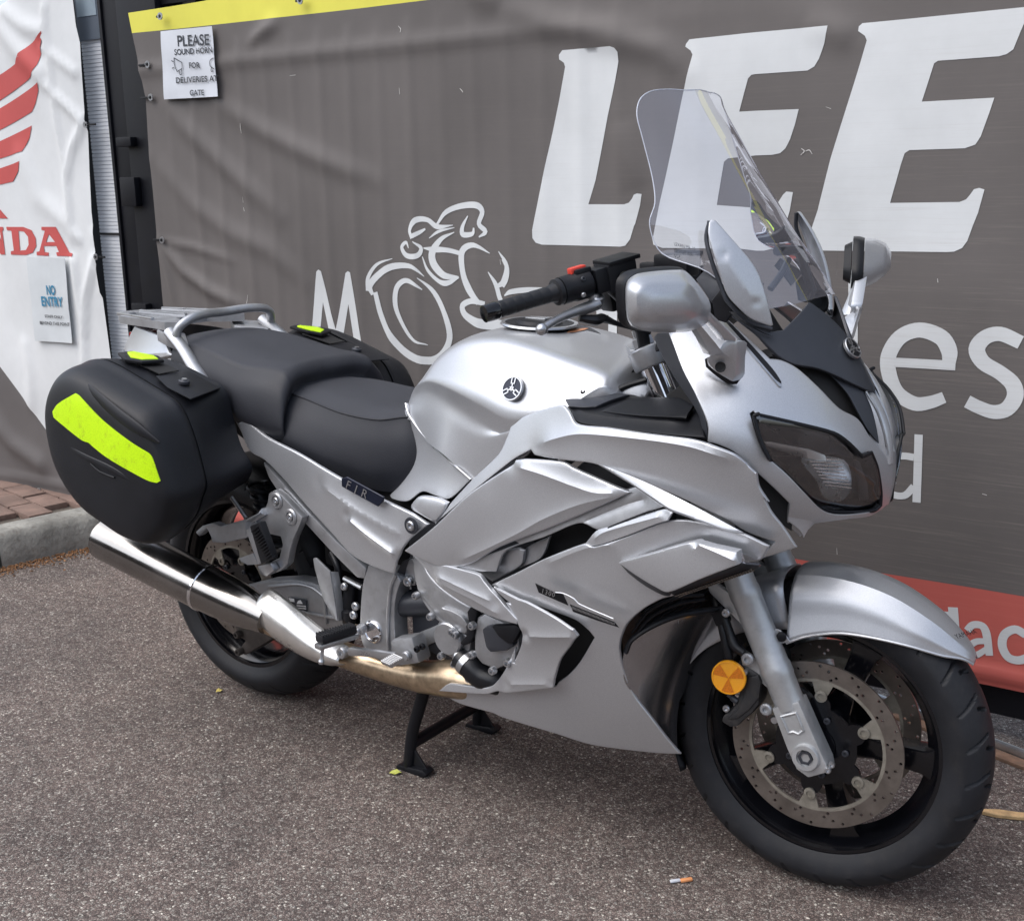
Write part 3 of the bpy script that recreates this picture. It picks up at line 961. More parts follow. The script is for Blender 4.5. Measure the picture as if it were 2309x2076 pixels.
sheet('grey_field', [grey_out], grey_disp, .010, M['bgrey'], banner, .015)
yel_out = [tuple(Ltop[0]), tuple(Ltop[1]), (float(top_edge[0][0]), float(top_edge[0][1])), (float(top_edge[2][0]), float(top_edge[2][1])), (1.75, 1.80), (1.75, 1.90), (float(top_edge[2][0]), 1.905)]
sheet('yellow_edge', [yel_out], grey_disp, .010, M['byellow'], banner, .02)
red_out = [(float(Lmid[-1][0]) + .03, .36), (float(Lmid[-1][0]) + .05, .14), (1.75, .146), (1.75, .386)]
def red_disp(S): return grey_disp(S) + .012 * np.exp(-((S[:, 1] - .175) / .012) ** 2)
sheet('red_edge', [red_out], red_disp, .010, M['bred'], banner, .02)
def wpoly(name, pts, holes=(), parent=banner, mat='bwhite', disp=grey_disp, off=.0110, ang=None, res=.016):
    q = wl(pts)
    if ang: q = cr(q, sub=4, closed=True, ang=ang)
    return sheet(name, [q] + [wl(h) for h in holes], disp, off, M[mat], parent, res)
wpoly('letter', [(-1.0632,0.7269,1.6474),(-0.9145,0.7301,1.646),(-0.899,0.7304,1.6408),(-0.8914,0.7306,1.6307),(-0.8913,0.7306,1.6084),(-0.9029,0.7304,1.5611),(-0.9263,0.7298,1.4779),(-0.9463,0.7294,1.3961),(-0.9666,0.729,1.316),(-0.9892,0.7285,1.254),(-0.8791,0.7309,1.2538),(-0.8654,0.7312,1.2581),(-0.8557,0.7314,1.2681),(-0.8499,0.7315,1.2781),(-0.8403,0.7317,1.2813),(-0.8268,0.732,1.2796),(-0.8324,0.7319,1.2514),(-0.8477,0.7316,1.2045)] + [(-0.8516,0.7315,1.1982),(-0.8632,0.7312,1.1643),(-0.8769,0.7309,1.1477),(-0.8908,0.7306,1.1451),(-1.1355,0.7253,1.1461),(-1.1571,0.7248,1.1511),(-1.1678,0.7246,1.1635),(-1.1687,0.7246,1.1849)] + [(-1.1602,0.7248,1.22),(-1.1462,0.7251,1.2729),(-1.1235,0.7256,1.3526),(-1.0968,0.7261,1.4443),(-1.0749,0.7266,1.5242),(-1.0555,0.727,1.6059),(-1.0595,0.7269,1.616),(-1.0736,0.7266,1.6252),(-1.0743,0.7266,1.6367)])
wpoly('letter', [(-0.701,0.7347,1.636),(-0.6922,0.7349,1.646)] + [(-0.5213,0.7387,1.6495),(-0.3455,0.7425,1.6502),(-0.3527,0.7423,1.6136),(-0.3653,0.7421,1.58),(-0.3757,0.7418,1.5634),(-0.3912,0.7415,1.5556),(-0.5185,0.7387,1.555)] + [(-0.5277,0.7385,1.554),(-0.5359,0.7383,1.5464),(-0.556,0.7379,1.4711)] + [(-0.5161,0.7388,1.4715),(-0.4078,0.7411,1.4707),(-0.4156,0.741,1.4359),(-0.4258,0.7407,1.4032),(-0.4366,0.7405,1.3824),(-0.4494,0.7402,1.3721),(-0.4693,0.7398,1.3687),(-0.513,0.7388,1.3682)] + [(-0.5843,0.7373,1.363),(-0.5947,0.7371,1.3554),(-0.6135,0.7366,1.2518)] + [(-0.5094,0.7389,1.2453),(-0.4586,0.74,1.2484),(-0.4458,0.7403,1.2664),(-0.4395,0.7404,1.2756),(-0.4314,0.7406,1.2832),(-0.4148,0.741,1.2816),(-0.4215,0.7408,1.2385),(-0.4394,0.7404,1.1762)] + [(-0.4558,0.7401,1.1638),(-0.4654,0.7399,1.1479),(-0.4857,0.7394,1.1428),(-0.5064,0.739,1.1424)] + [(-0.5474,0.7381,1.1464),(-0.7664,0.7333,1.144),(-0.7932,0.7327,1.1519),(-0.7972,0.7327,1.1686)] + [(-0.7934,0.7327,1.1749),(-0.7751,0.7331,1.2546),(-0.7357,0.734,1.4064),(-0.7116,0.7345,1.5066),(-0.6827,0.7351,1.6102),(-0.6882,0.735,1.6198),(-0.7027,0.7347,1.63)])
wpoly('letter', [(-0.2759,0.744,1.6432),(-0.2687,0.7442,1.6496),(0.0718,0.7516,1.6525),(0.092,0.752,1.6526),(0.0851,0.7519,1.6416),(0.07,0.7515,1.6012),(0.0592,0.7513,1.5705),(0.0466,0.751,1.5621),(0.0309,0.7507,1.5587),(-0.0965,0.7479,1.5582),(-0.1046,0.7477,1.5532),(-0.1264,0.7472,1.4742),(0.0275,0.7506,1.475),(0.02,0.7504,1.4469),(0.0045,0.7501,1.3955),(-0.0054,0.7499,1.3792),(-0.0271,0.7494,1.372),(-0.1471,0.7468,1.3712),(-0.1571,0.7466,1.3649),(-0.1633,0.7464,1.3435),(-0.1835,0.746,1.2559),(-0.0309,0.7493,1.2575),(-0.0171,0.7496,1.2631),(-0.0094,0.7498,1.273),(-0.0018,0.75,1.2848),(0.0091,0.7502,1.2875),(0.0204,0.7504,1.284),(0.01,0.7502,1.2334)] + [(0.0007,0.75,1.2053),(-0.0084,0.7498,1.1737),(-0.0187,0.7496,1.1577),(-0.0352,0.7492,1.1496),(-0.0524,0.7489,1.1483),(-0.3458,0.7425,1.1461),(-0.3624,0.7421,1.1529),(-0.3689,0.742,1.1683),(-0.3687,0.742,1.1899)] + [(-0.3529,0.7423,1.2386),(-0.326,0.7429,1.3587),(-0.3018,0.7434,1.4462),(-0.2781,0.7439,1.5316),(-0.2563,0.7444,1.6122),(-0.2613,0.7443,1.6224),(-0.2769,0.744,1.6334)])
wpoly('letter', [(-2.0266,0.7059,0.8427),(-1.99,0.7067,1.0476),(-1.9809,0.7069,1.0548),(-1.9699,0.7071,1.0502),(-1.9186,0.7083,0.87),(-1.8669,0.7094,1.0471),(-1.8571,0.7096,1.0535),(-1.8476,0.7098,1.0497),(-1.8105,0.7106,0.8122),(-1.8081,0.7107,0.7813),(-1.841,0.7099,0.7831),(-1.8626,0.7095,0.9515),(-1.8996,0.7087,0.821),(-1.9394,0.7078,0.8185),(-1.969,0.7072,0.953),(-1.997,0.7065,0.8148),(-2.0032,0.7064,0.7717),(-2.0384,0.7056,0.7692)])
def stroke(name, pts, widths, closed=False, parent=banner, mat='bwhite', disp=grey_disp, off=.0107, k=.00029, sq=False, **kw):
    """brush stroke of varying width through points on the banner (widths in the same units as the lettering)"""
    q = wl(pts); w_ = A(widths if hasattr(widths, '__len__') else [widths] * len(q)) * k
    Q = cr(np.concatenate([q, w_[:, None]], 1), sub=5, closed=closed)
    C, ww = Q[:, :2], Q[:, 2]
    if closed: tg = np.roll(C, -1, 0) - np.roll(C, 1, 0)
    else: tg = np.gradient(C, axis=0)
    tg /= np.linalg.norm(tg, axis=1)[:, None]
    nn = np.stack([-tg[:, 1], tg[:, 0]], 1)
    a = C + nn * ww[:, None] / 2; b = C - nn * ww[:, None] / 2
    n = len(C); V = []; 
    for x_, y_ in zip(a, b): V += [x_, (x_ + y_) / 2, y_]
    V = np.array(V); h = disp(V)
    P3 = [WPt(s, z, off + .0006 + e) for (s, z), e in zip(V, h)]
    F = []
    for i in range(n if closed else n - 1):
        j = (i + 1) % n
        F += [(3 * i, 3 * i + 1, 3 * j + 1, 3 * j), (3 * i + 1, 3 * i + 2, 3 * j + 2, 3 * j + 1)]
    f = F[0]; m_ = np.cross(P3[f[1]] - P3[f[0]], P3[f[2]] - P3[f[0]])
    if m_ @ WN < 0: F = [tuple(reversed(f)) for f in F]
    o = finish(name, P3, F, M[mat], None, angle=80)
    o.data.transform(Matrix.Translation(-Vector(parent.location))); o.parent = parent
    return o
KS = .00041
def rs(pts, ws): stroke('rider_emblem', pts, ws, k=KS)
rs([(-1.5755,0.7157,1.0423),(-1.515,0.717,1.0018),(-1.4736,0.7179,0.934),(-1.4616,0.7182,0.8686),(-1.4983,0.7174,0.8171),(-1.5494,0.7163,0.7957),(-1.6256,0.7146,0.8064),(-1.6909,0.7132,0.8546),(-1.7293,0.7124,0.9212),(-1.7488,0.7119,0.9927)], [5, 38, 48, 50, 52, 58, 62, 58, 52, 45])
rs([(-1.5595,0.7161,1.0079),(-1.5939,0.7153,1.0261),(-1.6292,0.7145,1.0319),(-1.6614,0.7138,1.008),(-1.6695,0.7137,0.9561),(-1.6465,0.7142,0.9014),(-1.6076,0.715,0.8557),(-1.5497,0.7163,0.8434)], [8, 30, 38, 44, 44, 34, 26, 5])
rs([(-1.5502,0.7163,1.047),(-1.5965,0.7153,1.0746),(-1.6733,0.7136,1.0726),(-1.7324,0.7123,1.0452),(-1.769,0.7115,1.012),(-1.76,0.7117,0.9843)], [5, 32, 48, 50, 52, 30])
rs([(-1.672,0.7136,1.0961),(-1.7358,0.7122,1.0768),(-1.7744,0.7114,1.0359),(-1.7781,0.7113,0.9956)], [5, 24, 34, 40])
rs([(-1.4349,0.7188,1.1766),(-1.4838,0.7177,1.1553),(-1.5173,0.717,1.1169),(-1.5114,0.7171,1.0827),(-1.4736,0.7179,1.0532),(-1.4207,0.7191,1.0492)], [5, 36, 60, 62, 50, 12])
rs([(-1.5498,0.7163,1.1296),(-1.5095,0.7172,1.1265),(-1.4609,0.7182,1.1256),(-1.4133,0.7192,1.1171)], [8, 40, 34, 30])
rs([(-1.5549,0.7162,1.1046),(-1.5368,0.7166,1.0666),(-1.4987,0.7174,1.0371),(-1.4648,0.7181,1.0306),(-1.4207,0.7191,1.0492)], [8, 24, 30, 40, 14])
rs([(-1.3104,0.7215,1.1193),(-1.3653,0.7203,1.1415),(-1.4074,0.7194,1.1229),(-1.4058,0.7194,1.0628),(-1.3838,0.7199,1.0145),(-1.3497,0.7206,0.9781)], [5, 34, 50, 46, 56, 40])
rs([(-1.3286,0.7211,0.9772),(-1.3755,0.7201,0.9827),(-1.4093,0.7193,0.9679),(-1.4007,0.7195,0.9415),(-1.3539,0.7205,0.921),(-1.2978,0.7218,0.9183),(-1.238,0.7231,0.9234)], [30, 40, 44, 50, 66, 70, 60])
rs([(-1.2806,0.7221,1.1254),(-1.2521,0.7228,1.0857),(-1.2646,0.7225,1.0412),(-1.2809,0.7221,1.0295)], [6, 36, 40, 30])
rs([(-1.3166,0.7214,1.0673),(-1.29,0.7219,1.0329),(-1.275,0.7223,0.9926),(-1.255,0.7227,0.9748)], [6, 34, 36, 30])
rs([(-1.6064,0.715,1.1286),(-1.6156,0.7148,1.145),(-1.6332,0.7145,1.13),(-1.6151,0.7149,1.1064),(-1.5723,0.7158,1.1073),(-1.5587,0.7161,1.1294),(-1.5878,0.7155,1.1481)], [8, 24, 30, 38, 38, 30, 6])
rs([(-1.4389,0.7187,1.1965),(-1.4968,0.7174,1.1916),(-1.5326,0.7167,1.2109),(-1.5747,0.7157,1.2099),(-1.5986,0.7152,1.1819),(-1.5898,0.7154,1.1571)], [4, 36, 34, 42, 34, 30])
rs([(-1.4991,0.7174,1.1961),(-1.4613,0.7182,1.2336),(-1.4084,0.7194,1.2503),(-1.3523,0.7206,1.252),(-1.3345,0.721,1.2338),(-1.3457,0.7207,1.2009),(-1.3247,0.7212,1.1792),(-1.346,0.7207,1.1642)], [18, 34, 40, 44, 36, 32, 34, 10])
rs([(-1.3859,0.7198,1.2227),(-1.4048,0.7194,1.1931),(-1.4042,0.7194,1.1709),(-1.3689,0.7202,1.1731),(-1.3637,0.7203,1.1898)], [8, 30, 40, 30, 14])
rs([(-1.5895,0.7154,1.1634),(-1.5615,0.716,1.1752),(-1.5412,0.7165,1.1849)], [34, 28, 14])
rs([(-1.4344,0.7188,1.1896),(-1.4926,0.7175,1.1778),(-1.5277,0.7168,1.1585)], [5, 22, 6])
rs([(-1.2607,0.7226,1.0025),(-1.24,0.723,1.0137),(-1.1905,0.7241,1.0211),(-1.1332,0.7253,1.024)], [8, 34, 36, 30])
rs([(-1.2648,0.7225,1.1056),(-1.2497,0.7228,1.0785),(-1.2527,0.7227,1.049),(-1.2646,0.7225,1.0264)], [30, 34, 32, 20])
# rest of the small lettering
stroke('letter', [(-0.0303,0.7493,0.9),(-0.0321,0.7493,0.9285),(-0.0521,0.7489,0.9574),(-0.1003,0.7478,0.9712),(-0.1445,0.7469,0.9518),(-0.1688,0.7463,0.907),(-0.1649,0.7464,0.8637),(-0.1435,0.7469,0.8216),(-0.1024,0.7478,0.7997),(-0.0665,0.7486,0.8061),(-0.0361,0.7492,0.8203)], [95, 118, 118, 112, 112, 116, 116, 112, 108, 96, 84], k=.00031)
stroke('letter', [(-0.1535,0.7467,0.8926),(-0.0928,0.748,0.8939),(-0.0159,0.7497,0.895)], 84, k=.00026)
stroke('letter', [(0.1194,0.7526,0.9561),(0.0755,0.7516,0.9724),(0.044,0.751,0.9626),(0.028,0.7506,0.9355),(0.0436,0.7509,0.9068),(0.0817,0.7518,0.8859),(0.1098,0.7524,0.863),(0.1166,0.7525,0.8354),(0.1014,0.7522,0.8065),(0.0739,0.7516,0.797),(0.0421,0.7509,0.8045),(0.0154,0.7503,0.8157)], [100, 106, 110, 120, 112, 108, 116, 118, 112, 104, 100, 100], k=.00030)
stroke('letter', [(-0.2623,0.7443,1.1029),(-0.2532,0.7445,0.9107)], 74, k=.00030)
stroke('letter', [(-0.9128,0.7301,1.0043),(-0.9129,0.7301,0.8842)], 88, k=.00032)
stroke('letter', [(-0.964,0.729,0.9685),(-0.8586,0.7313,0.9788)], 50, k=.00032)
stroke('letter', [(-0.302,0.7434,0.955),(-0.3379,0.7426,0.9561),(-0.363,0.7421,0.9194),(-0.3643,0.7421,0.8676),(-0.3358,0.7427,0.8244),(-0.2928,0.7436,0.8216)], 100, k=.00030)
stroke('letter', [(-0.0884,0.7481,0.7277),(-0.0861,0.7481,0.6506)] + [(-0.0841,0.7482,0.5639)], 64, k=.00030)
stroke('letter', [(-0.0965,0.7479,0.6721),(-0.1197,0.7474,0.6725),(-0.1474,0.7468,0.666),(-0.1681,0.7463,0.6409),(-0.1694,0.7463,0.6049),(-0.149,0.7468,0.5783),(-0.1143,0.7475,0.5765),(-0.0925,0.748,0.6021)], 56, k=.00030)
stroke('letter', [(0.0145,0.7503,0.3202),(0.0242,0.7505,0.2485)], 76, k=.00030)
stroke('letter', [(0.0196,0.7504,0.2974),(-0.0048,0.7499,0.2958),(-0.0186,0.7496,0.2696),(-0.0076,0.7498,0.2417),(0.0227,0.7505,0.2481)], 60, k=.00030)
stroke('letter', [(0.0502,0.7511,0.2689),(0.0626,0.7514,0.2857),(0.0833,0.7518,0.2873),(0.094,0.752,0.2698),(0.1045,0.7523,0.2177)], [56, 58, 60, 64, 56], k=.00030)
stroke('letter', [(0.0961,0.7521,0.2522),(0.0713,0.7516,0.2452),(0.0561,0.7512,0.2253),(0.0735,0.7516,0.2125),(0.0988,0.7522,0.2346)], [46, 52, 56, 52, 42], k=.00030)
stroke('letter', [(0.1795,0.7539,0.2863),(0.1559,0.7534,0.2942),(0.1341,0.7529,0.2767),(0.1309,0.7528,0.2482),(0.1452,0.7532,0.2235),(0.1686,0.7537,0.2205),(0.192,0.7542,0.2339)], 66, k=.00030)
# pale scuffs in the cloth
M['scuff'] = simple('bare_white_scuff', (.55, .54, .52), .7, 0, .1)
for pts, ws in (([(-2.2763,0.7005,1.5101),(-2.2821,0.7003,1.4953),(-2.2832,0.7003,1.479)], [6, 22, 8]), ([(-2.2965,0.7,1.2805),(-2.2972,0.7,1.2616)], [5, 9]), ([(-2.2975,0.7,1.2469),(-2.2939,0.7001,1.2343)], [8, 14]), ([(-0.3973,0.7414,1.3814),(-0.39,0.7415,1.3752),(-0.3984,0.7413,1.3664)], [8, 12, 5]), ([(-0.3874,0.7416,1.3751),(-0.3778,0.7418,1.3773),(-0.3704,0.7419,1.3681)], [5, 12, 5]), ([(-1.6164,0.7148,1.752),(-1.6062,0.715,1.7424),(-1.6091,0.715,1.7337)], [6, 12, 6]), ([(-1.401,0.7195,1.5699),(-1.3943,0.7197,1.5642),(-1.39,0.7198,1.5587)], [6, 14, 6]), ([(-2.0482,0.7054,1.6411),(-2.0256,0.7059,1.6425)], [4, 8]), ([(-1.2752,0.7223,1.1035),(-1.2724,0.7223,1.0889)], [5, 9]), ([(-2.3062,0.6998,0.9623),(-2.3123,0.6997,0.9336)], [6, 10]), ([(-0.2711,0.7441,0.4211),(-0.2693,0.7441,0.4042)], [4, 8]), ([(0.0629,0.7514,0.6057),(0.0732,0.7516,0.604)], [8, 10]), ([(-1.6222,0.7147,1.5834),(-1.6207,0.7147,1.5652)], [6, 8]), ([(-0.3435,0.7425,1.4728),(-0.3308,0.7428,1.4684)], [3, 6]), ([(-0.0675,0.7485,1.0893),(-0.0661,0.7486,1.0805)], [6, 9])):
    stroke('scuff', pts, [w_ * .6 for w_ in ws], mat='scuff', k=.00030, off=.0112)
# left banner: white with a red wing emblem
WF = []
def addw(P, w_, a_): WF.append((wl(P), w_, a_))
addw([(-3.2439,0.6794,1.9581),(-3.257,0.6791,1.8657),(-3.2453,0.6794,1.7793),(-3.2478,0.6793,1.6567),(-3.2448,0.6794,1.5414),(-3.23,0.6797,1.4245),(-3.223,0.6799,1.2829),(-3.2336,0.6796,1.1295)], .012, .012)
addw([(-3.2784,0.6787,1.8132),(-3.1939,0.6805,1.7624),(-3.1033,0.6825,1.7119)], .014, .012)
addw([(-3.3353,0.6774,1.7212),(-3.2378,0.6795,1.647),(-3.1541,0.6814,1.5928),(-3.0935,0.6827,1.5448)], .014, .016)
addw([(-3.095,0.6827,1.5358),(-3.1792,0.6808,1.4466),(-3.2306,0.6797,1.3304),(-3.2299,0.6797,1.197)], .016, .014)
addw([(-3.3667,0.6767,1.2448),(-3.2395,0.6795,1.1873),(-3.186,0.6807,1.1302)], .014, .012)
addw([(-3.5435,0.6729,1.9158),(-3.439,0.6752,1.8154),(-3.3107,0.678,1.7243)], .04, .016)
addw([(-3.4859,0.6741,1.9524),(-3.383,0.6764,1.8937),(-3.2841,0.6785,1.8678)], .03, .014)
addw([(-3.4959,0.6739,1.4402),(-3.4172,0.6756,1.2838),(-3.2555,0.6792,1.1872)], .04, .010)
addw([(-3.2388,0.6795,1.0524),(-3.2365,0.6796,0.9249),(-3.2243,0.6798,0.8063),(-3.2358,0.6796,0.6647)], .016, .014)
addw([(-3.1031,0.6825,1.0653),(-3.1883,0.6806,0.9268),(-3.2196,0.6799,0.7866)], .018, .016)
addw([(-3.1031,0.6825,1.1605),(-3.1031,0.6825,1.0653),(-3.0845,0.6829,0.9407)], .010, .010)
addw([(-3.6118,0.6714,0.7114),(-3.5966,0.6717,0.6065),(-3.6136,0.6714,0.4711)], .03, .008)
addw([(-3.9092,0.6649,0.1439),(-3.6651,0.6702,0.1527),(-3.4009,0.676,0.1546)], .012, .010)
addw([(-3.8638,0.6659,0.3641),(-3.7666,0.668,0.2906),(-3.5881,0.6719,0.2284)], .04, .02)
def white_disp(S):
    d = np.zeros(len(S))
    for q, w_, a_ in WF:
        for i in range(len(q) - 1):
            D, t = segd(S, q[i], q[i + 1]); d = np.maximum(d, a_ * np.exp(-(D / w_) ** 2))
    for a, b, c, e in waves: d += .003 * e * np.sin(1.5 * a * S[:, 0] + b * S[:, 1] + c)
    return d
wb = empty('maker_banner', WPt(-3.6, 0, .01)); tag(wb, 'creased white banner with red wing emblem and red letters at left edge', 'banner')
edge_r = wl([(-3.0805,0.683,1.9565),(-3.0767,0.6831,1.8691),(-3.0626,0.6834,1.8111),(-3.0676,0.6833,1.7364),(-3.0748,0.6831,1.6028),(-3.0784,0.683,1.5533),(-3.0686,0.6832,1.5121),(-3.0835,0.6829,1.3751),(-3.0948,0.6827,1.2354),(-3.094,0.6827,1.1316)] + [(-3.0915,0.6827,1.0655),(-3.093,0.6827,1.0224),(-3.0845,0.6829,0.9407),(-3.0827,0.6829,0.7452),(-3.081,0.683,0.6859)])
er = [tuple(p) for p in edge_r]
dl = wl([(-3.519,0.6734,0.3645),(-3.8104,0.6671,0.6228),(-4.2133,0.6583,0.9795)])
bt = wl([(-3.3419,0.6773,0.1018),(-3.6388,0.6708,0.1002),(-3.9156,0.6648,0.1131),(-4.4203,0.6538,0.1212)])
tl = wl([(-3.4495,0.6749,1.9902),(-3.5341,0.6731,1.9612),(-4.0609,0.6616,2.002),(-3.4188,0.6756,2.0415),(-3.0827,0.6829,2.0085)])
white_out = [tuple(tl[0]), tuple(tl[1]), tuple(tl[2]), tuple(dl[2]), tuple(dl[1]), tuple(dl[0]), (er[-1][0] + .0, er[-1][1] - .25)] + er[::-1] + [tuple(tl[4]), tuple(tl[3])]
sheet('white_field', [white_out], white_disp, .010, M['bwhite2'], wb, .021)
gcorner = [tuple(dl[2]), tuple(dl[1]), tuple(dl[0]), (er[-1][0], er[-1][1] - .25), (float(bt[0][0]), float(bt[0][1])), tuple(bt[1]), tuple(bt[2]), tuple(bt[3])]
sheet('grey_corner', [gcorner], white_disp, .010, M['bgrey2'], wb, .021)
def wing(pts): wpoly('wing_feather', pts, (), wb, 'bred2', white_disp, .0118, res=.02)
wing([(-3.257,0.6791,1.8657),(-3.2759,0.6787,1.8266),(-3.2753,0.6787,1.8085),(-3.3057,0.6781,1.7515),(-3.3609,0.6769,1.7135),(-3.6006,0.6717,1.639),(-3.8847,0.6655,1.5602),(-3.8624,0.666,1.6588),(-3.5816,0.6721,1.731),(-3.457,0.6748,1.7657),(-3.4093,0.6758,1.7996),(-3.3133,0.6779,1.8384)])
wing([(-3.3206,0.6777,1.6927),(-3.3296,0.6775,1.6655),(-3.3622,0.6768,1.6207),(-3.3917,0.6762,1.5939),(-3.6229,0.6712,1.5312),(-3.9097,0.6649,1.45),(-3.8915,0.6653,1.5304),(-3.6065,0.6715,1.6104)])
wing([(-3.4051,0.6759,1.545),(-3.43,0.6754,1.5007),(-3.4764,0.6744,1.4542),(-3.6445,0.6707,1.4265),(-3.927,0.6645,1.3738),(-3.912,0.6649,1.4399),(-3.6314,0.671,1.49)])
wing([(-3.496,0.6739,1.4184),(-3.5157,0.6735,1.3823),(-3.5574,0.6726,1.3437),(-3.6644,0.6703,1.3301),(-3.9469,0.6641,1.2864),(-3.9328,0.6644,1.3482),(-3.6521,0.6705,1.3896)])
wing([(-3.6804,0.6699,1.2524),(-3.6154,0.6713,1.2047),(-3.9652,0.6637,1.2057),(-3.9469,0.6641,1.2864)])
wpoly('letter', [(-3.635,0.6709,1.1725),(-3.5224,0.6734,1.1735),(-3.4737,0.6744,1.1615),(-3.454,0.6748,1.132),(-3.4554,0.6748,1.1021),(-3.4813,0.6742,1.0766),(-3.5259,0.6733,1.0667),(-3.6301,0.671,1.0659),(-3.6276,0.6711,1.0787),(-3.6051,0.6716,1.0817),(-3.6031,0.6716,1.1577),(-3.6332,0.6709,1.1599)], [[(-3.5553,0.6726,1.1582),(-3.5215,0.6734,1.156),(-3.4997,0.6738,1.1363),(-3.5012,0.6738,1.1063),(-3.5222,0.6734,1.0859),(-3.5615,0.6725,1.0826)]], wb, 'bred2', white_disp, .0118, res=.02)
wpoly('letter', [(-3.4127,0.6757,1.1744),(-3.3221,0.6777,1.1752),(-3.2579,0.6791,1.0812),(-3.2382,0.6795,1.0792),(-3.2379,0.6795,1.067),(-3.3373,0.6774,1.0673),(-3.3392,0.6773,1.0796),(-3.3224,0.6777,1.0824),(-3.3348,0.6774,1.1042),(-3.4092,0.6758,1.1029),(-3.4092,0.6758,1.0806),(-3.3846,0.6764,1.0786),(-3.3869,0.6763,1.0662),(-3.4578,0.6748,1.0671),(-3.4571,0.6748,1.0796),(-3.4398,0.6752,1.0825),(-3.3946,0.6761,1.1598),(-3.4148,0.6757,1.1631)], [[(-3.372,0.6766,1.1478),(-3.3404,0.6773,1.1188),(-3.394,0.6761,1.118)]], wb, 'bred2', white_disp, .0118, res=.02)
wpoly('letter', [(-3.7775,0.6678,1.1738),(-3.7233,0.669,1.1743),(-3.6858,0.6698,1.1185),(-3.6868,0.6698,1.1568),(-3.7043,0.6694,1.1581),(-3.7042,0.6694,1.1719),(-3.658,0.6704,1.1723),(-3.6588,0.6704,1.1596),(-3.6681,0.6702,1.157),(-3.6727,0.6701,1.065),(-3.7058,0.6694,1.0643),(-3.7601,0.6682,1.1277),(-3.7619,0.6681,1.0761),(-3.7443,0.6685,1.0738),(-3.7464,0.6685,1.0635),(-3.8194,0.6669,1.0629),(-3.8168,0.6669,1.075),(-3.7936,0.6675,1.0765),(-3.7853,0.6676,1.1583),(-3.7897,0.6675,1.1593)], [], wb, 'bred2', white_disp, .0118, res=.02)
# foot of the fence under the white banner
lf = [(-4.0185,0.7226,0.0758),(-3.8885,0.7254,0.0726),(-3.9004,0.7251,0.0126)]
fp = vbox('fence_post', float(wl(lf)[1][0]) - .11, float(wl(lf)[1][0]), .105, 2.3, -.12, -.02, M['blacksteel'], None, .006)
tag(fp, 'black square fence post whose foot shows under the white banner', 'fence post')
for (z_, nm) in ((.95, 0), (1.85, 0)): pass
# notices
def papermat(name, col):
    return simple(name, col, .45, 0, .05, 9, .1, .0008, 30)
M['paper'] = papermat('laminated_paper', (.60, .63, .68)); M['paper2'] = papermat('plastic_wallet_sheet', (.60, .635, .655))
M['ink'] = simple('black_ink', (.03, .035, .045), .5, 0, .05); M['blueink'] = simple('blue_ink', (.03, .21, .36), .5, 0, .05)
M['inkred'] = M['bred2']
def notice(name, corners, off, mat, label, cat):
    q = wl(corners)
    n = 12; V = []; F = []
    for i in range(n + 1):
        for j in range(n + 1):
            u, v_ = i / n, j / n
            p = (q[0] * (1 - u) + q[1] * u) * (1 - v_) + (q[3] * (1 - u) + q[2] * u) * v_
            V.append(WPt(p[0], p[1], off + .0016 * math.sin(5 * u + 2 * v_) + .0012 * math.sin(9 * v_ - 3 * u)))
    for i in range(n):
        for j in range(n):
            a = i * (n + 1) + j; F.append((a, a + 1, a + n + 2, a + n + 1))
    N_ = len(V); V += [p - WN * .0015 for p in V]
    F += [tuple(reversed([k + N_ for k in f])) for f in F]
    ring = [i * (n + 1) for i in range(n + 1)] + [n * (n + 1) + j for j in range(1, n + 1)] + [i * (n + 1) + n for i in range(n - 1, -1, -1)] + [j for j in range(n - 1, 0, -1)]
    for a, b in zip(ring, ring[1:] + ring[:1]): F.append((a, b, b + N_, a + N_))
    o = finish(name, V, recalc(V, F), mat, None, angle=50); tag(o, label, cat)
    return o
def wline(name, s, pts, parent, mat, off, bold=.0):
    """a line of print between two baseline points; third point gives the cap height"""
    q = wl(pts); d = q[1] - q[0]; L = np.linalg.norm(d); H_ = abs(q[2][1] - q[0][1])
    lp = text_loops(s, 1.0, 0, 1.0)
    def grow(l, b):
        l = A(l); nx, pv = np.roll(l, -1, 0), np.roll(l, 1, 0)
        area = .5 * np.sum(l[:, 0] * nx[:, 1] - nx[:, 0] * l[:, 1])
        t1 = l - pv; t2 = nx - l; t1 /= np.linalg.norm(t1, axis=1)[:, None] + 1e-9; t2 /= np.linalg.norm(t2, axis=1)[:, None] + 1e-9
        n_ = np.stack([t1[:, 1] + t2[:, 1], -t1[:, 0] - t2[:, 0]], 1); n_ /= np.linalg.norm(n_, axis=1)[:, None] + 1e-9
        return l + n_ * b * (1 if area > 0 else -1)
    lp = [(grow(o_, bold), [grow(h_, -bold) for h_ in hs_]) for o_, hs_ in lp]
    allp = np.concatenate([l for l, h in lp]); lo, hi = allp.min(0), allp.max(0)
    sx = L / (hi[0] - lo[0]); sy = H_ / (hi[1] - lo[1]); ex = d / L; ey = A((0, 1.0))
    V = []; F = []
    for o_, hs_ in lp:
        P = []; Lp = []
        for c in [o_] + hs_:
            Lp.append(list(range(len(P), len(P) + len(c)))); P += list(c)
        v2, f2 = cdt(P, Lp); b = len(V)
        for a, c in v2:
            p = q[0] + ex * (a - lo[0]) * sx + ey * (c - lo[1]) * sy
            V.append(WPt(p[0], p[1], off))
        F += [tuple(reversed([b + i for i in f])) for f in f2]
    f = F[0]; m_ = np.cross(V[f[1]] - V[f[0]], V[f[2]] - V[f[0]])
    if m_ @ WN < 0: F = [tuple(reversed(f)) for f in F]
    o = finish(name, V, F, mat, None, smooth=False); o.parent = parent
    return o
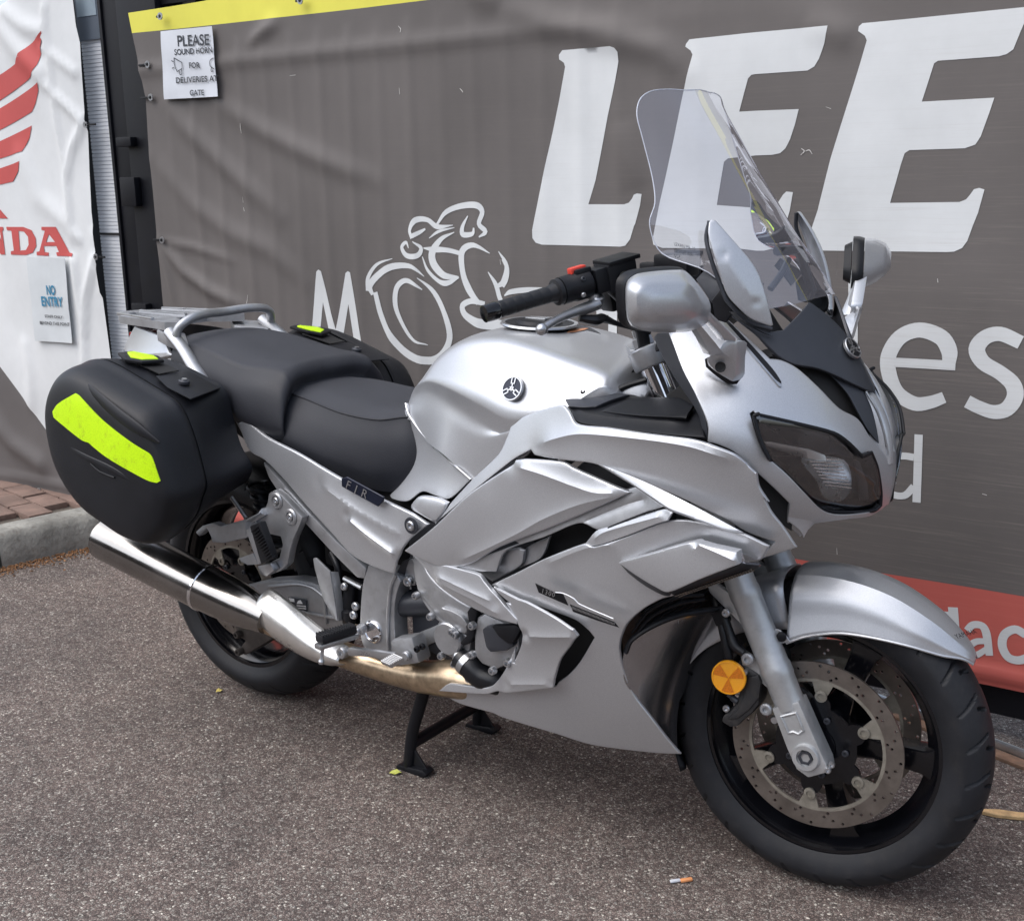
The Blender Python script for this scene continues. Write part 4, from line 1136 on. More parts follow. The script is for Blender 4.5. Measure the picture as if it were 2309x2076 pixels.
nt1 = notice('delivery_notice', [(-2.6155,0.6671,1.8137),(-2.3709,0.6724,1.8105),(-2.3647,0.6725,1.5958),(-2.6245,0.6669,1.5995)], .026, M['paper'], 'white laminated notice about sounding horn, taped at banner top left', 'notice')
for s, pts, bd in (('PLEASE', [(-2.5329,0.6569,1.7598),(-2.381,0.6602,1.7529),(-2.5284,0.657,1.7947)], .02), ('SOUND HORN', [(-2.5523,0.6565,1.7346),(-2.3708,0.6604,1.7295),(-2.5499,0.6565,1.7532)], .025), ('FOR', [(-2.486,0.6579,1.6895),(-2.435,0.659,1.6871),(-2.4837,0.6579,1.708)], .022), ('DELIVERIES AT', [(-2.556,0.6564,1.6468),(-2.355,0.6607,1.642),(-2.5535,0.6564,1.6656)], .022), ('GATE', [(-2.4934,0.6577,1.6047),(-2.425,0.6592,1.6025),(-2.4911,0.6578,1.6226)], .022)):
    wline('print_line', s, pts, nt1, M['ink'], .0290, bd)
for off_, flip in ((0, 1), (0, 1)):
    pass
def horn(pts_list):
    for pts in pts_list: stroke('horn_sketch', pts, 9, parent=dummy_p, mat='ink', disp=lambda S: np.zeros(len(S)), off=.0286, k=.00030)
dummy_p = nt1
HO = .0298
horn([[(-2.5566,0.6564,1.7267),(-2.5566,0.6564,1.7021),(-2.5461,0.6566,1.6829)], [(-2.5566,0.6564,1.7267),(-2.52,0.6572,1.71)], [(-2.5461,0.6566,1.6829),(-2.5204,0.6571,1.6916)], [(-2.52,0.6572,1.71),(-2.5204,0.6571,1.6916)], [(-2.5362,0.6568,1.6844),(-2.5343,0.6568,1.674),(-2.5245,0.6571,1.6746),(-2.5245,0.6571,1.6898)], [(-2.5706,0.6561,1.7194),(-2.5615,0.6563,1.7147)], [(-2.5706,0.6561,1.6947),(-2.5605,0.6563,1.6974)], [(-2.3682,0.6605,1.7141),(-2.3845,0.6601,1.7072),(-2.3864,0.6601,1.6913),(-2.3691,0.6604,1.6802)], [(-2.3804,0.6602,1.6889),(-2.3833,0.6601,1.675),(-2.3728,0.6604,1.6744)]])
nt2 = notice('no_entry_notice', [(-3.5108,0.6516,1.0599),(-3.2742,0.6567,1.0604),(-3.2788,0.6566,0.7405),(-3.5127,0.6516,0.736)], .022, M['paper2'], 'white no entry sheet taped on the white banner under the red letters', 'notice')
for s, pts, bd, mm in (('NO', [(-3.4008,0.639,0.9192),(-3.3467,0.6402,0.9204),(-3.3938,0.6391,0.957)], .035, 'blueink'), ('ENTRY', [(-3.441,0.6381,0.8747),(-3.3068,0.641,0.8774),(-3.4339,0.6383,0.9128)], .035, 'blueink'), ('STAFF ONLY', [(-3.4297,0.6384,0.8312),(-3.3156,0.6408,0.8325),(-3.4276,0.6384,0.8424)], .022, 'ink'), ('BEYOND THIS POINT', [(-3.4663,0.6376,0.8033),(-3.2785,0.6417,0.8065),(-3.464,0.6376,0.8157)], .022, 'ink')):
    wline('print_line', s, pts, nt2, M[mm], .0250, bd)
# cable ties through the eyelets
M['tie'] = M['plastic']
def tie(c, lab, L=.05, tilt=0):
    c = A(c); o = empty('cable_tie', c); tag(o, lab, 'cable tie', 'black cable ties holding the banners')
    ex = WT * math.cos(tilt) + A((0, 0, 1)) * math.sin(tilt)
    b1 = box('strap', c - A(c), (L, .004, .007), M['tie'], o, x=ex, bev=.001)
    b2 = box('head', ex * L * .4, (.012, .010, .012), M['tie'], o, x=ex, bev=.002)
    e = lathe('eyelet', [(0, .012), (.003, .0115), (.003, .006), (0, .006), (0, .012)], (WN * .002 + ex * L * .5), WN, M['alubright'], o, seg=14)
for pts, lab, L in (([(-2.7214,0.6688,1.7154)], 'black cable tie at the upper left edge of the grey banner', .05), ([(-2.7227,0.6687,1.6095)], 'black cable tie just below the delivery notice, at banner edge', .055), ([(-2.726,0.6687,1.1364)], 'black cable tie pulling creases into the grey banner at mid height', .05), ([(-3.6135,0.6494,0.117)], 'black cable tie at the bottom hem of the white banner', .022)):
    tie(pts[0], lab, L)
tie([(-3.0263,0.6561,1.5336)][0], 'black cable tie in the creased upper right edge of the white banner', .055, PI)
tie([(-3.0448,0.6557,1.0709)][0], 'black cable tie on the white banner level with the red letters', .05, PI)
tie([(-2.6167,0.6651,1.8595)][0], 'black cable tie through the yellow banner edge, upper left corner', .022)
tie([(-1.9822,0.6789,1.8506)][0], 'black cable tie through the yellow edge right of the notice', .022)
# sliding-gate rail on the ground at the right
M['railsteel'] = simple('worn_steel_rail', (.45, .45, .46), .35, .9, .2, 20, dirt=.3)
M['rust'] = simple('rusty_strip', (.20, .12, .08), .8, .1, .35, 30, dirt=.4)
a, b = A([(0.1415,0.7178,0.012)][0]), A([(0.2085,0.6982,0.012)][0]); dr = (b - a) / np.linalg.norm(b - a)
rail = empty('gate_rail', tuple(a)); tag(rail, 'steel ground rail of the sliding gate behind the front tyre', 'rail')
box('rail_bar', dr * .35, (3.2, .016, .026), M['railsteel'], rail, x=dr, bev=.006)
box('base_strip', dr * .35 + np.cross(A((0, 0, 1)), dr) * -.028 - A((0, 0, .008)), (3.2, .035, .010), M['rust'], rail, x=dr, bev=.002)
# brown brick building added far behind the camera, out of view: it darkens what vertical paint and chrome mirror
M['farbrick'] = simple('brown_brick_wall', (.15, .11, .09), .9, 0, .3, 3, .4, .01, 20)
M['farglass'] = simple('dark_window_glass', (.03, .035, .04), .1, 0, .1, 4, spec=.8)
M['farroof'] = simple('slate_roof', (.08, .08, .085), .8, 0, .2, 3)
fb = empty('added_brick_building', (0, -17, 0)); tag(fb, 'unseen long brown brick building, added behind the camera for the paint to mirror', 'building')
def fbox(name, c, size, mat):
    o = box(name, A(c), size, mat, None, bev=0); o.parent = fb; return o
fbox('wall', (0, -4, 2.6), (60, 8, 5.2), M['farbrick'])
fbox('roof', (0, -4, 5.6), (61, 8.8, .8), M['farroof'])
w0_ = None
for i in range(18):
    for zz in (1.5, 4.0):
        if w0_ is None: w0_ = fbox('window', (-27, .02, 1.5), (1.6, .1, 1.2), M['farglass']); base_ = (-27, 1.5)
        else:
            o = w0_.copy(); COL.objects.link(o); o.parent = fb; o.location = (-27 + i * 3.2 - base_[0], 0, zz - base_[1])
# litter
M['splinter'] = simple('fresh_split_wood', (.60, .40, .20), .7, 0, .3, 60, .5, .002, 120)
a, b = A([(0.1956,0.4012,0.01)][0]), A([(0.282,0.4371,0.01)][0]); dd = (b - a)
per = np.cross(A((0, 0, 1)), dd / np.linalg.norm(dd))
pl = [a - per * .004, a + dd * .3 - per * .012, a + dd * .75 - per * .013, b - per * .010, b + per * .010, a + dd * .8 + per * .008, a + dd * .35 + per * .012, a + per * .006]
sp = prism('wood_splinter', pl, (0, 0, -.009), M['splinter'], None, .0015, 1); tag(sp, 'long pale splinter of wood on the asphalt behind the front tyre', 'splinter')
M['butt'] = simple('orange_filter_paper', (.72, .30, .12), .7, 0, .15, 80); 
a, b = A([(-0.2086,-0.1788,0.004)][0]), A([(-0.1931,-0.1607,0.004)][0]); a2 = A([(-0.2258,-0.1905,0.004)][0])
cb = empty('cigarette_butt', tuple(a)); tag(cb, 'flattened cigarette butt with an orange filter on the asphalt', 'cigarette butt')
box('filter', (b - a) / 2, (float(np.linalg.norm(b - a)), .0085, .0055), M['butt'], cb, x=(b - a), bev=.002)
box('paper', (a2 - a) / 2, (float(np.linalg.norm(a2 - a)), .0075, .0045), M['paper'], cb, x=(b - a), bev=.002)
def leafm(name, col): return simple(name, col, .6, 0, .2, 120, .3, .001, 200)
M['leafy'] = leafm('yellow_green_leaf', (.52, .55, .12)); M['leafyel'] = leafm('yellow_leaf', (.62, .50, .13)); M['leafbr'] = leafm('brown_leaf', (.26, .13, .055))
def leaf(c, L, Wd, ang_, mat, lab=None, z=.003):
    pts = [(-.5, 0), (-.3, .32), (.05, .45), (.35, .25), (.5, 0), (.33, -.27), (0, -.42), (-.32, -.3)]
    V = [A(c) + A((0, 0, z))]; ca, sa = math.cos(ang_), math.sin(ang_)
    for i, (u, v_) in enumerate(pts):
        u *= L; v_ *= Wd; V.append(A((c[0] + u * ca - v_ * sa, c[1] + u * sa + v_ * ca, c[2] + .001 + .004 * abs(v_) / Wd + .002 * (i % 3))))
    n = len(pts); F = [(0, 1 + i, 1 + (i + 1) % n) for i in range(n)]
    N_ = len(V); V += [p - A((0, 0, .0008)) for p in V]; F += [(c_ + N_, b_ + N_, a_ + N_) for a_, b_, c_ in F] + [(1 + (i + 1) % n, 1 + i, 1 + i + N_, 1 + (i + 1) % n + N_) for i in range(n)]
    if lab is None: return V, F
    o = finish('leaf', V, F, mat, None); tag(o, lab, 'leaf'); return o
leaf([(-0.9551,-0.1643,0.002)][0], .030, .020, .5, M['leafy'], 'pale green leaf trapped under the right foot of the centre stand')
leaf([(-1.6516,-0.0884,0.002)][0], .020, .018, 1.2, M['leafyel'], 'small yellow leaf on the asphalt in front of the rear wheel')
lit = []; rng = random.Random(9)
for i in range(1100):
    t = rng.uniform(-.9, .28); o_ = abs(rng.gauss(0, .045)) + .004
    c = kpt(t, o_, .001); lit.append(leaf(c, rng.uniform(.005, .016), rng.uniform(.003, .009), rng.uniform(0, 6.3), None))
o = joined('leaf_litter', lit, M['leafbr'], None, kind='stuff'); tag(o, 'brown leaf litter gathered along the foot of the kerb', 'leaf litter')
rngs = random.Random(4); sc = []
# ------------------------------------------------------------------ motorcycle (x forward, y to its left, z up; front axle above x = 0)
bike = empty('motorcycle', (-.75, 0, 0))
tag(bike, 'silver touring motorcycle with black side cases on its centre stand', 'motorcycle')
_fin = finish
def finish(name, verts, faces, mat, parent=None, smooth=True, angle=34, **props):
    o = _fin(name, verts, faces, mat, parent, smooth, angle, **props)
    if parent is not None:                       # everything below is modelled in bike coordinates
        p = parent
        off = Vector((0, 0, 0))
        while p is not None:
            off += p.location; p = p.parent
        o.data.transform(Matrix.Translation(-off))
    return o
P = M['paint']
# ---- tank
tank_secs = [
 [(-.955,0,.862),(-.955,-.035,.860),(-.952,-.06,.854),(-.95,-.078,.846),(-.95,-.088,.838),(-.95,-.094,.832),(-.95,-.10,.826)],
 [(-.90,0,.930),(-.90,-.045,.927),(-.90,-.080,.912),(-.90,-.106,.888),(-.90,-.112,.872),(-.90,-.116,.848),(-.90,-.120,.826)],
 [(-.84,0,.984),(-.84,-.06,.980),(-.84,-.103,.962),(-.84,-.134,.925),(-.84,-.136,.902),(-.84,-.139,.850),(-.845,-.146,.798)],
 [(-.76,0,1.020),(-.76,-.07,1.016),(-.76,-.122,.998),(-.76,-.160,.945),(-.76,-.160,.915),(-.76,-.166,.850),(-.765,-.180,.782)],
 [(-.66,0,1.032),(-.66,-.08,1.028),(-.66,-.140,1.010),(-.66,-.186,.955),(-.66,-.187,.918),(-.66,-.188,.83),(-.665,-.190,.735)],
 [(-.57,0,1.022),(-.57,-.09,1.018),(-.57,-.155,1.000),(-.57,-.198,.945),(-.57,-.202,.905),(-.57,-.203,.86),(-.57,-.198,.79)],
 [(-.47,0,.998),(-.47,-.09,.995),(-.47,-.152,.982),(-.47,-.192,.950),(-.465,-.197,.930),(-.46,-.195,.912),(-.46,-.185,.88)],
 [(-.40,0,.975),(-.40,-.08,.976),(-.395,-.140,.972),(-.39,-.168,.955),(-.39,-.170,.940),(-.39,-.165,.925),(-.39,-.155,.90)],
 [(-.375,0,.945),(-.372,-.075,.948),(-.368,-.132,.948),(-.368,-.152,.940),(-.368,-.154,.930),(-.370,-.150,.918),(-.372,-.14,.89)]]
for k_, c3, c4 in ((1, (-.104, .900), (-.104, .880)), (2, (-.131, .922), (-.130, .896)), (3, (-.164, .920), (-.159, .886)), (4, (-.191, .902), (-.183, .860)), (5, (-.206, .884), (-.199, .846)), (6, (-.199, .905), (-.194, .892))):
    x_ = tank_secs[k_][3][0]; tank_secs[k_][3] = (x_, *c3); tank_secs[k_][4] = (x_, *c4)
tank = loft('fuel_tank', tank_secs, P, bike, su=6, sv=8, bu=(3,), cap=(True, True), angle=50, label='rounded silver fuel tank')
cap_c = A((-.655, 0.012, 1.034))
capo = lathe('filler_cap', [(-.002, .078), (.003, .078), (.006, .066), (.004, .060), (.004, .050), (.010, .044), (.012, .030), (.012, .0001)], cap_c, (.05, 0, 1), M['plastic'], bike, seg=40)
lathe('cap_ring', [(.0, .082), (.004, .080), (.004, .072), (.0, .070), (0, .082)], cap_c + A((0, 0, .001)), (.05, 0, 1), M['alubright'], capo, seg=40)
box('key_flap', cap_c + A((-.004, 0, .012)), (.05, .022, .006), M['alubright'], capo, bev=.002)
lab = drape('warning_label', [(-0.6287,0.0425,1.008),(-0.6456,0.1017,1.008),(-0.6254,0.1169,1.008),(-0.5918,0.1058,1.008),(-0.5422,0.0694,1.008),(-0.5712,0.0634,1.008),(-0.5697,0.0018,1.008),(-0.58,0.0051,1.008)], tank, (0, 0, 1), .0008, M['greyplastic'], bike)
drape('orange_stripe', [(-0.5773,-0.0022,1.008),(-0.588,0.032,1.008),(-0.5815,0.0855,1.008),(-0.5738,0.0574,1.008),(-0.5714,0.014,1.008)], tank, (0, 0, 1), .0016, M['orange'], lab)
# round badge with three crossed tuning forks
def badge(c, n, r_, parent, mir=False, dark='navy'):
    for sg in ((1, -1) if mir else (1,)):
        cc = A(c) * A((1, sg, 1)); nn = A(n) * A((1, sg, 1)); x, y, a = frame_from(nn)
        e = lathe('badge', [(-.002, r_), (.0025, r_), (.0035, r_ * .96), (.0035, r_ * .88), (.0018, r_ * .86), (.0018, .0001)], cc, nn, M['alubright'], parent, seg=40)
        lathe('badge_field', [(.0010, r_ * .865), (.0024, r_ * .865), (.0024, .0001)], cc, nn, M[dark], e, seg=32)
        bs = []
        for k in range(3):
            q = PI / 2 + k * 2 * PI / 3; dx = math.cos(q) * x + math.sin(q) * y; dy = -math.sin(q) * x + math.cos(q) * y
            bs.append(boxvf(cc + dx * r_ * .12 + a * .0032, (r_ * .66, r_ * .10, .0016), dx, a))
            for s_ in (-1, 1):
                bs.append(boxvf(cc + dx * r_ * .60 + dy * s_ * r_ * .16 + a * .0032, (r_ * .46, r_ * .09, .0016), dx, a))
            bs.append(boxvf(cc + dx * r_ * .40 + a * .0032, (r_ * .09, r_ * .40, .0016), dx, a))
        joined('tuning_forks', bs, M['alubright'], e)
badge([(-0.5777,-0.192,0.9376)][0], (-.05, -.90, .38), .0245, bike, True)
# ---- knee panel below the tank seam
seam = [(-0.9314,-0.1,0.86),(-0.9138,-0.112,0.8406),(-0.8649,-0.132,0.8106),(-0.8011,-0.158,0.7861),(-0.7387,-0.18,0.7643)] + [(-0.722,-0.188,0.7621),(-0.6867,-0.19,0.7426)]
kp = seam + [(-0.7414,-0.193,0.6955),(-0.7859,-0.19,0.694),(-0.8337,-0.18,0.6933),(-0.8749,-0.172,0.6653),(-0.9353,-0.155,0.6584),(-0.951,-0.15,0.6624),(-0.9195,-0.145,0.6908),(-0.8867,-0.135,0.7311)] + [(-0.8789,-0.128,0.7622),(-0.8944,-0.118,0.7932),(-0.927,-0.106,0.831),(-0.9404,-0.098,0.8515)]
shell('knee_panel', kp, P, bike, ctrl=[(-0.801,-0.168,0.7632),(-0.8343,-0.165,0.7185),(-0.7468,-0.185,0.7208)], d=(-.1, -1, .1), r=.003)
tube('tank_seam_trim', [A(p) + A((0, -.003, 0)) for p in seam], .0026, M['alubright'], bike, seg=8, mir=True)
shell('knee_cover', [(-0.8406,-0.205,0.6696),(-0.8134,-0.208,0.6927),(-0.7621,-0.21,0.6978),(-0.7331,-0.214,0.6919),(-0.7446,-0.216,0.667),(-0.764,-0.217,0.6446),(-0.8031,-0.214,0.6547),(-0.8368,-0.208,0.6595)], P, bike, ctrl=[(-0.7838,-0.219,0.673)], r=.008)
# ---- seats
rs_ = [
 [(-1.285,0,.868),(-1.283,-.07,.866),(-1.28,-.118,.856),(-1.275,-.15,.825),(-1.27,-.172,.775),(-1.27,-.165,.735)],
 [(-1.20,0,.866),(-1.20,-.08,.863),(-1.20,-.132,.848),(-1.20,-.160,.806),(-1.20,-.178,.758),(-1.20,-.170,.722)],
 [(-1.08,0,.857),(-1.08,-.09,.853),(-1.08,-.148,.832),(-1.08,-.170,.780),(-1.08,-.178,.730),(-1.08,-.165,.690)],
 [(-.985,0,.847),(-.985,-.09,.844),(-.98,-.142,.826),(-.98,-.160,.775),(-.98,-.165,.715),(-.98,-.148,.668)],
 [(-.93,0,.846),(-.93,-.07,.844),(-.925,-.112,.832),(-.915,-.134,.785),(-.91,-.138,.730),(-.915,-.125,.672)],
 [(-.905,0,.842),(-.90,-.055,.840),(-.893,-.090,.826),(-.883,-.112,.780),(-.878,-.115,.735),(-.89,-.105,.685)]]
rseat = loft('rider_seat', rs_, M['seat'], bike, su=6, sv=7, bu=(2,), split=(2, M['seatside']), cap=(True, True), angle=38, label='low front seat of the stepped saddle')
def sidecopy(secs, a, b, name, mat, off=.0012):
    L = [[A(p) + A((0, -off, 0)) for p in s[a:b]] for s in secs]
    loft(name, L, mat, bike, su=6, sv=7, mirror=False, bothsides=True)
tube('seat_piping', [A(s[2]) + A((0, -.001, .0005)) for s in rs_], .0022, M['seatside'], rseat, seg=6, mir=True)
ps = [
 [(-1.70,0,.945),(-1.70,-.05,.943),(-1.697,-.085,.936),(-1.695,-.105,.922),(-1.695,-.11,.905),(-1.70,-.10,.892)],
 [(-1.675,0,.962),(-1.675,-.07,.959),(-1.67,-.110,.948),(-1.67,-.132,.925),(-1.67,-.138,.895),(-1.675,-.13,.876)],
 [(-1.60,0,.966),(-1.60,-.085,.963),(-1.60,-.132,.950),(-1.60,-.155,.918),(-1.60,-.160,.878),(-1.60,-.15,.855)],
 [(-1.50,0,.957),(-1.50,-.095,.954),(-1.50,-.148,.937),(-1.50,-.172,.896),(-1.50,-.178,.85),(-1.50,-.168,.82)],
 [(-1.38,0,.935),(-1.38,-.10,.932),(-1.38,-.158,.915),(-1.38,-.184,.868),(-1.38,-.190,.81),(-1.38,-.175,.775)],
 [(-1.315,0,.922),(-1.305,-.09,.921),(-1.30,-.140,.914),(-1.295,-.178,.872),(-1.29,-.192,.80),(-1.29,-.180,.755)],
 [(-1.290,0,.915),(-1.275,-.09,.914),(-1.262,-.138,.905),(-1.252,-.172,.858),(-1.246,-.186,.79),(-1.246,-.174,.757)],
 [(-1.276,0,.895),(-1.262,-.088,.894),(-1.248,-.134,.886),(-1.240,-.165,.840),(-1.236,-.180,.785),(-1.240,-.168,.757)],
 [(-1.284,0,.868),(-1.275,-.08,.868),(-1.262,-.120,.862),(-1.255,-.150,.82),(-1.252,-.165,.785),(-1.256,-.155,.760)]]
pseat = loft('passenger_seat', ps, M['seat'], bike, su=6, sv=6, split=(2, M['seatside']), bu=(2,), bv=(), cap=(True, True), angle=42, label='higher rear seat with rolled front edge')
# ---- tail: rack, grab rails, tail cowl
ra = M['alu']
rack_out = [(-2.01, .035), (-2.02, .0), (-2.01, -.035), (-1.93, -.088), (-1.80, -.105), (-1.70, -.125), (-1.665, -.105), (-1.72, -.06), (-1.75, -.05), (-1.75, .05), (-1.72, .06), (-1.665, .105), (-1.70, .125), (-1.80, .105), (-1.93, .088)]
h1 = [(-1.97, -.03), (-1.92, -.058), (-1.80, -.075), (-1.80, -.020), (-1.97, -.010)]
rack = plate('luggage_rack', rack_out, [h1, [(x, -y) for x, y in h1]], .020, (0, 0, .995), (1, 0, 0), (0, 1, 0), ra, bike)
prism('rack_tray', [(-1.99, -.045, .978), (-1.76, -.095, .978), (-1.76, .095, .978), (-1.99, .045, .978)], (0, 0, .006), M['forkpaint'], rack, .002)
for y_ in (-.088, -.010):
    box('rack_rib', (-1.865, y_ if y_ < -.02 else 0, .998), (.19, .010, .008), M['alubright'], rack, x=(1, -.18 if y_ < -.02 else 0, 0), bev=.002)
box('rack_rib', (-1.865, .088, .998), (.19, .010, .008), M['alubright'], rack, x=(1, .18, 0), bev=.002)
prism('rack_foot', [(-1.74, -.12, .975), (-1.66, -.155, .972), (-1.60, -.135, .95), (-1.68, -.08, .965)], (0, 0, -.03), ra, rack, .004, mir=True)
grab = [(-1.6458,-0.15,0.9689),(-1.618,-0.152,0.9902),(-1.5811,-0.15,1.0096),(-1.5331,-0.14,1.026)] 
rail_pts = [(-1.6201,-0.155,0.9646),(-1.6164,-0.152,0.9838),(-1.6068,-0.14,1.0007),(-1.6028,-0.112,1.0117),(-1.6083,-0.066,1.0156),(-1.6218,0,1.0126)]
tube('grab_rail', rail_pts + [(x, -y, z) for x, y, z in rail_pts[:-1][::-1]], .011, ra, bike, seg=12, flat=1)
arm = [(-1.6496,-0.15,0.9784),(-1.5922,-0.16,0.9413),(-1.5432,-0.172,0.9049),(-1.4877,-0.188,0.8688)]
tube('grab_rail_arm', [arm[0], arm[1], arm[2], arm[3], (-1.44, -.192, .835)], [.017, .016, .017, .018, .012], ra, bike, seg=12, mir=True, flat=.8)
tcs = [(-1.9174,-0.055,0.9668),(-1.7473,-0.1,0.9532),(-1.6774,-0.13,0.9217),(-1.6422,-0.142,0.9209),(-1.7434,-0.125,0.9013),(-1.9072,-0.072,0.8838),(-1.9897,-0.045,0.8956),(-1.9678,-0.048,0.9189)]
shell('tail_cowl', tcs, P, bike, ctrl=[(-1.7927,-0.1,0.93)], d=(-.25, -.9, .1), r=.006, ridges=[([(-1.9868,-0.045,0.8958),(-1.9091,-0.07,0.8887),(-1.7481,-0.12,0.9137),(-1.6492,-0.14,0.925)], .004, .02)])
prism('tail_light', [(-1.985, -.030, .890), (-1.972, -.034, .945), (-1.972, .034, .945), (-1.985, .030, .890)], (.04, 0, .0), simple('red_tail_lens', (.35, .01, .01), .15, 0, .1, 20, coat=.5), bike, .004)
under = [(-1.9969,-0.04,0.8927),(-1.9101,-0.07,0.8823),(-1.7501,-0.12,0.8991),(-1.65,-0.14,0.9184),(-1.6944,-0.12,0.8892),(-1.8403,-0.09,0.8773),(-1.9452,-0.05,0.8638)]
shell('tail_underside', under, M['steel'], bike, d=(-.2, -.8, -.5), r=.002)
prism('rear_mudguard', [(-1.93, -.07, .88), (-1.50, -.11, .82), (-1.50, .11, .82), (-1.93, .07, .88)], (0, 0, -.035), M['plastic'], bike, .006)
prism('number_plate_holder', [(-1.96, -.06, .86), (-2.05, -.075, .62), (-2.05, .075, .62), (-1.96, .06, .86)], (.012, 0, .004), M['plastic'], bike, .003)
tube('subframe_strut', [(-1.7074,-0.13,0.8896),(-1.6498,-0.14,0.8822),(-1.5851,-0.15,0.8628)], .008, M['alubright'], bike, mir=True)
tube('grab_rail_stay', [(-1.4436,-0.15,0.8014),(-1.3853,-0.158,0.7865)], .007, ra, bike, mir=True)
# dark inner bodywork filling the space under the seats
loft('seat_base', [[(-1.9,0,.90),(-1.9,-.05,.90),(-1.9,-.06,.86),(-1.9,0,.85)], [(-1.6,0,.88),(-1.6,-.12,.88),(-1.6,-.13,.80),(-1.6,0,.78)], [(-1.25,0,.80),(-1.25,-.14,.80),(-1.25,-.14,.66),(-1.25,0,.64)], [(-1.0,0,.76),(-1.0,-.12,.76),(-1.0,-.12,.52),(-1.0,0,.50)], [(-.85,0,.78),(-.85,-.11,.78),(-.85,-.11,.60),(-.85,0,.58)]], M['darkrec'], bike, su=2, sv=3, cap=(True, True), angle=30)
# ---- side cover with FJR badge
sc_out = [(-1.3873,-0.185,0.7816),(-1.3567,-0.187,0.7915),(-1.2788,-0.195,0.7642)] + [(-1.161,-0.2,0.7397),(-1.0304,-0.208,0.7044),(-0.9114,-0.214,0.6771),(-0.8255,-0.217,0.6577),(-0.779,-0.219,0.6413),(-0.8315,-0.222,0.5994),(-0.8593,-0.222,0.5584),(-0.8763,-0.22,0.5172),(-0.9518,-0.222,0.5242),(-1.0053,-0.222,0.5387),(-1.0604,-0.22,0.5741),(-1.1361,-0.214,0.6216),(-1.2116,-0.206,0.6704),(-1.2848,-0.195,0.7081)] + [(-1.3447,-0.188,0.724)]
side = shell('side_cover', sc_out, P, bike, ctrl=[(-1.067,-0.222,0.6698),(-0.9263,-0.234,0.629),(-0.8701,-0.236,0.6038),(-1.1398,-0.212,0.6996)], r=.005, ridges=[([(-1.007,-0.23,0.6271),(-0.9472,-0.23,0.5983),(-0.8521,-0.23,0.5604)], .012, .026), ([(-1.1,-0.22,0.6857),(-0.9674,-0.23,0.6391),(-0.8279,-0.23,0.6035)], .005, .03)])
for sg in (1, -1):
    bo = [(-1.0114,-0.2345,0.7098),(-0.9943,-0.2345,0.7156),(-0.8868,-0.2385,0.6878),(-0.8884,-0.2385,0.6785),(-0.9042,-0.2385,0.6638),(-1.0116,-0.2345,0.6917)]
    bo = [(x, y * sg, z) for x, y, z in bo]
    bo = [(x, y + sg * .008 , z) for x, y, z in bo]
    bd = prism('model_badge', bo, (0, sg * -.0045, 0), M['navy'], side[0 if sg > 0 else 1], .0012, 1)
    c0, c1 = A(bo[5]), A(bo[4]); c2 = A(bo[0]); ex = (c1 - c0) / np.linalg.norm(c1 - c0)
    if sg > 0: flat_text('badge_letters', 'FJR', c0 + A((.006, -.0052, .002)) + ex * .006, ex, A((0, 0, 1)), .029, M['alubright'], bd, shear=.45, space=1.9)
bolt('side_cover_bolt', [(-0.8164,-0.231,0.6356)][0], (0, -1, 0), .0105, M['alubright'], bike, mir=True)
lathe('bolt_recess', [(0, .0185), (.002, .0175), (.002, .0115), (-.001, .011), (0, .0185)], [(-0.8168,-0.2305,0.6354)][0], (0, -1, 0), M['greyplastic'], bike, seg=24, mir=True)
shell('tail_side_panel', [(-1.4339,-0.16,0.8057),(-1.3714,-0.17,0.7901),(-1.2965,-0.178,0.7714)] + [(-1.2812,-0.19,0.7106)] + [(-1.2892,-0.186,0.7576),(-1.3608,-0.183,0.7526),(-1.3939,-0.178,0.7733)], P, bike, r=.003)
# lower subframe tube beneath the side cover
sub = [(-1.3271,-0.17,0.6912),(-1.2723,-0.172,0.6387),(-1.1792,-0.175,0.5807),(-1.0654,-0.178,0.5099),(-1.0049,-0.18,0.4874)]
prism('subframe_bar', [(-1.3042,-0.188,0.701),(-1.2464,-0.19,0.6636),(-1.151,-0.193,0.5989),(-1.0716,-0.194,0.5471),(-0.987,-0.194,0.5008),(-0.9926,-0.194,0.4753),(-1.0165,-0.194,0.4739),(-1.0901,-0.194,0.5193),(-1.1779,-0.193,0.5791),(-1.2498,-0.19,0.6271),(-1.2878,-0.188,0.6654)], (0, .022, 0), M['alu'], bike, .004, mir=True)
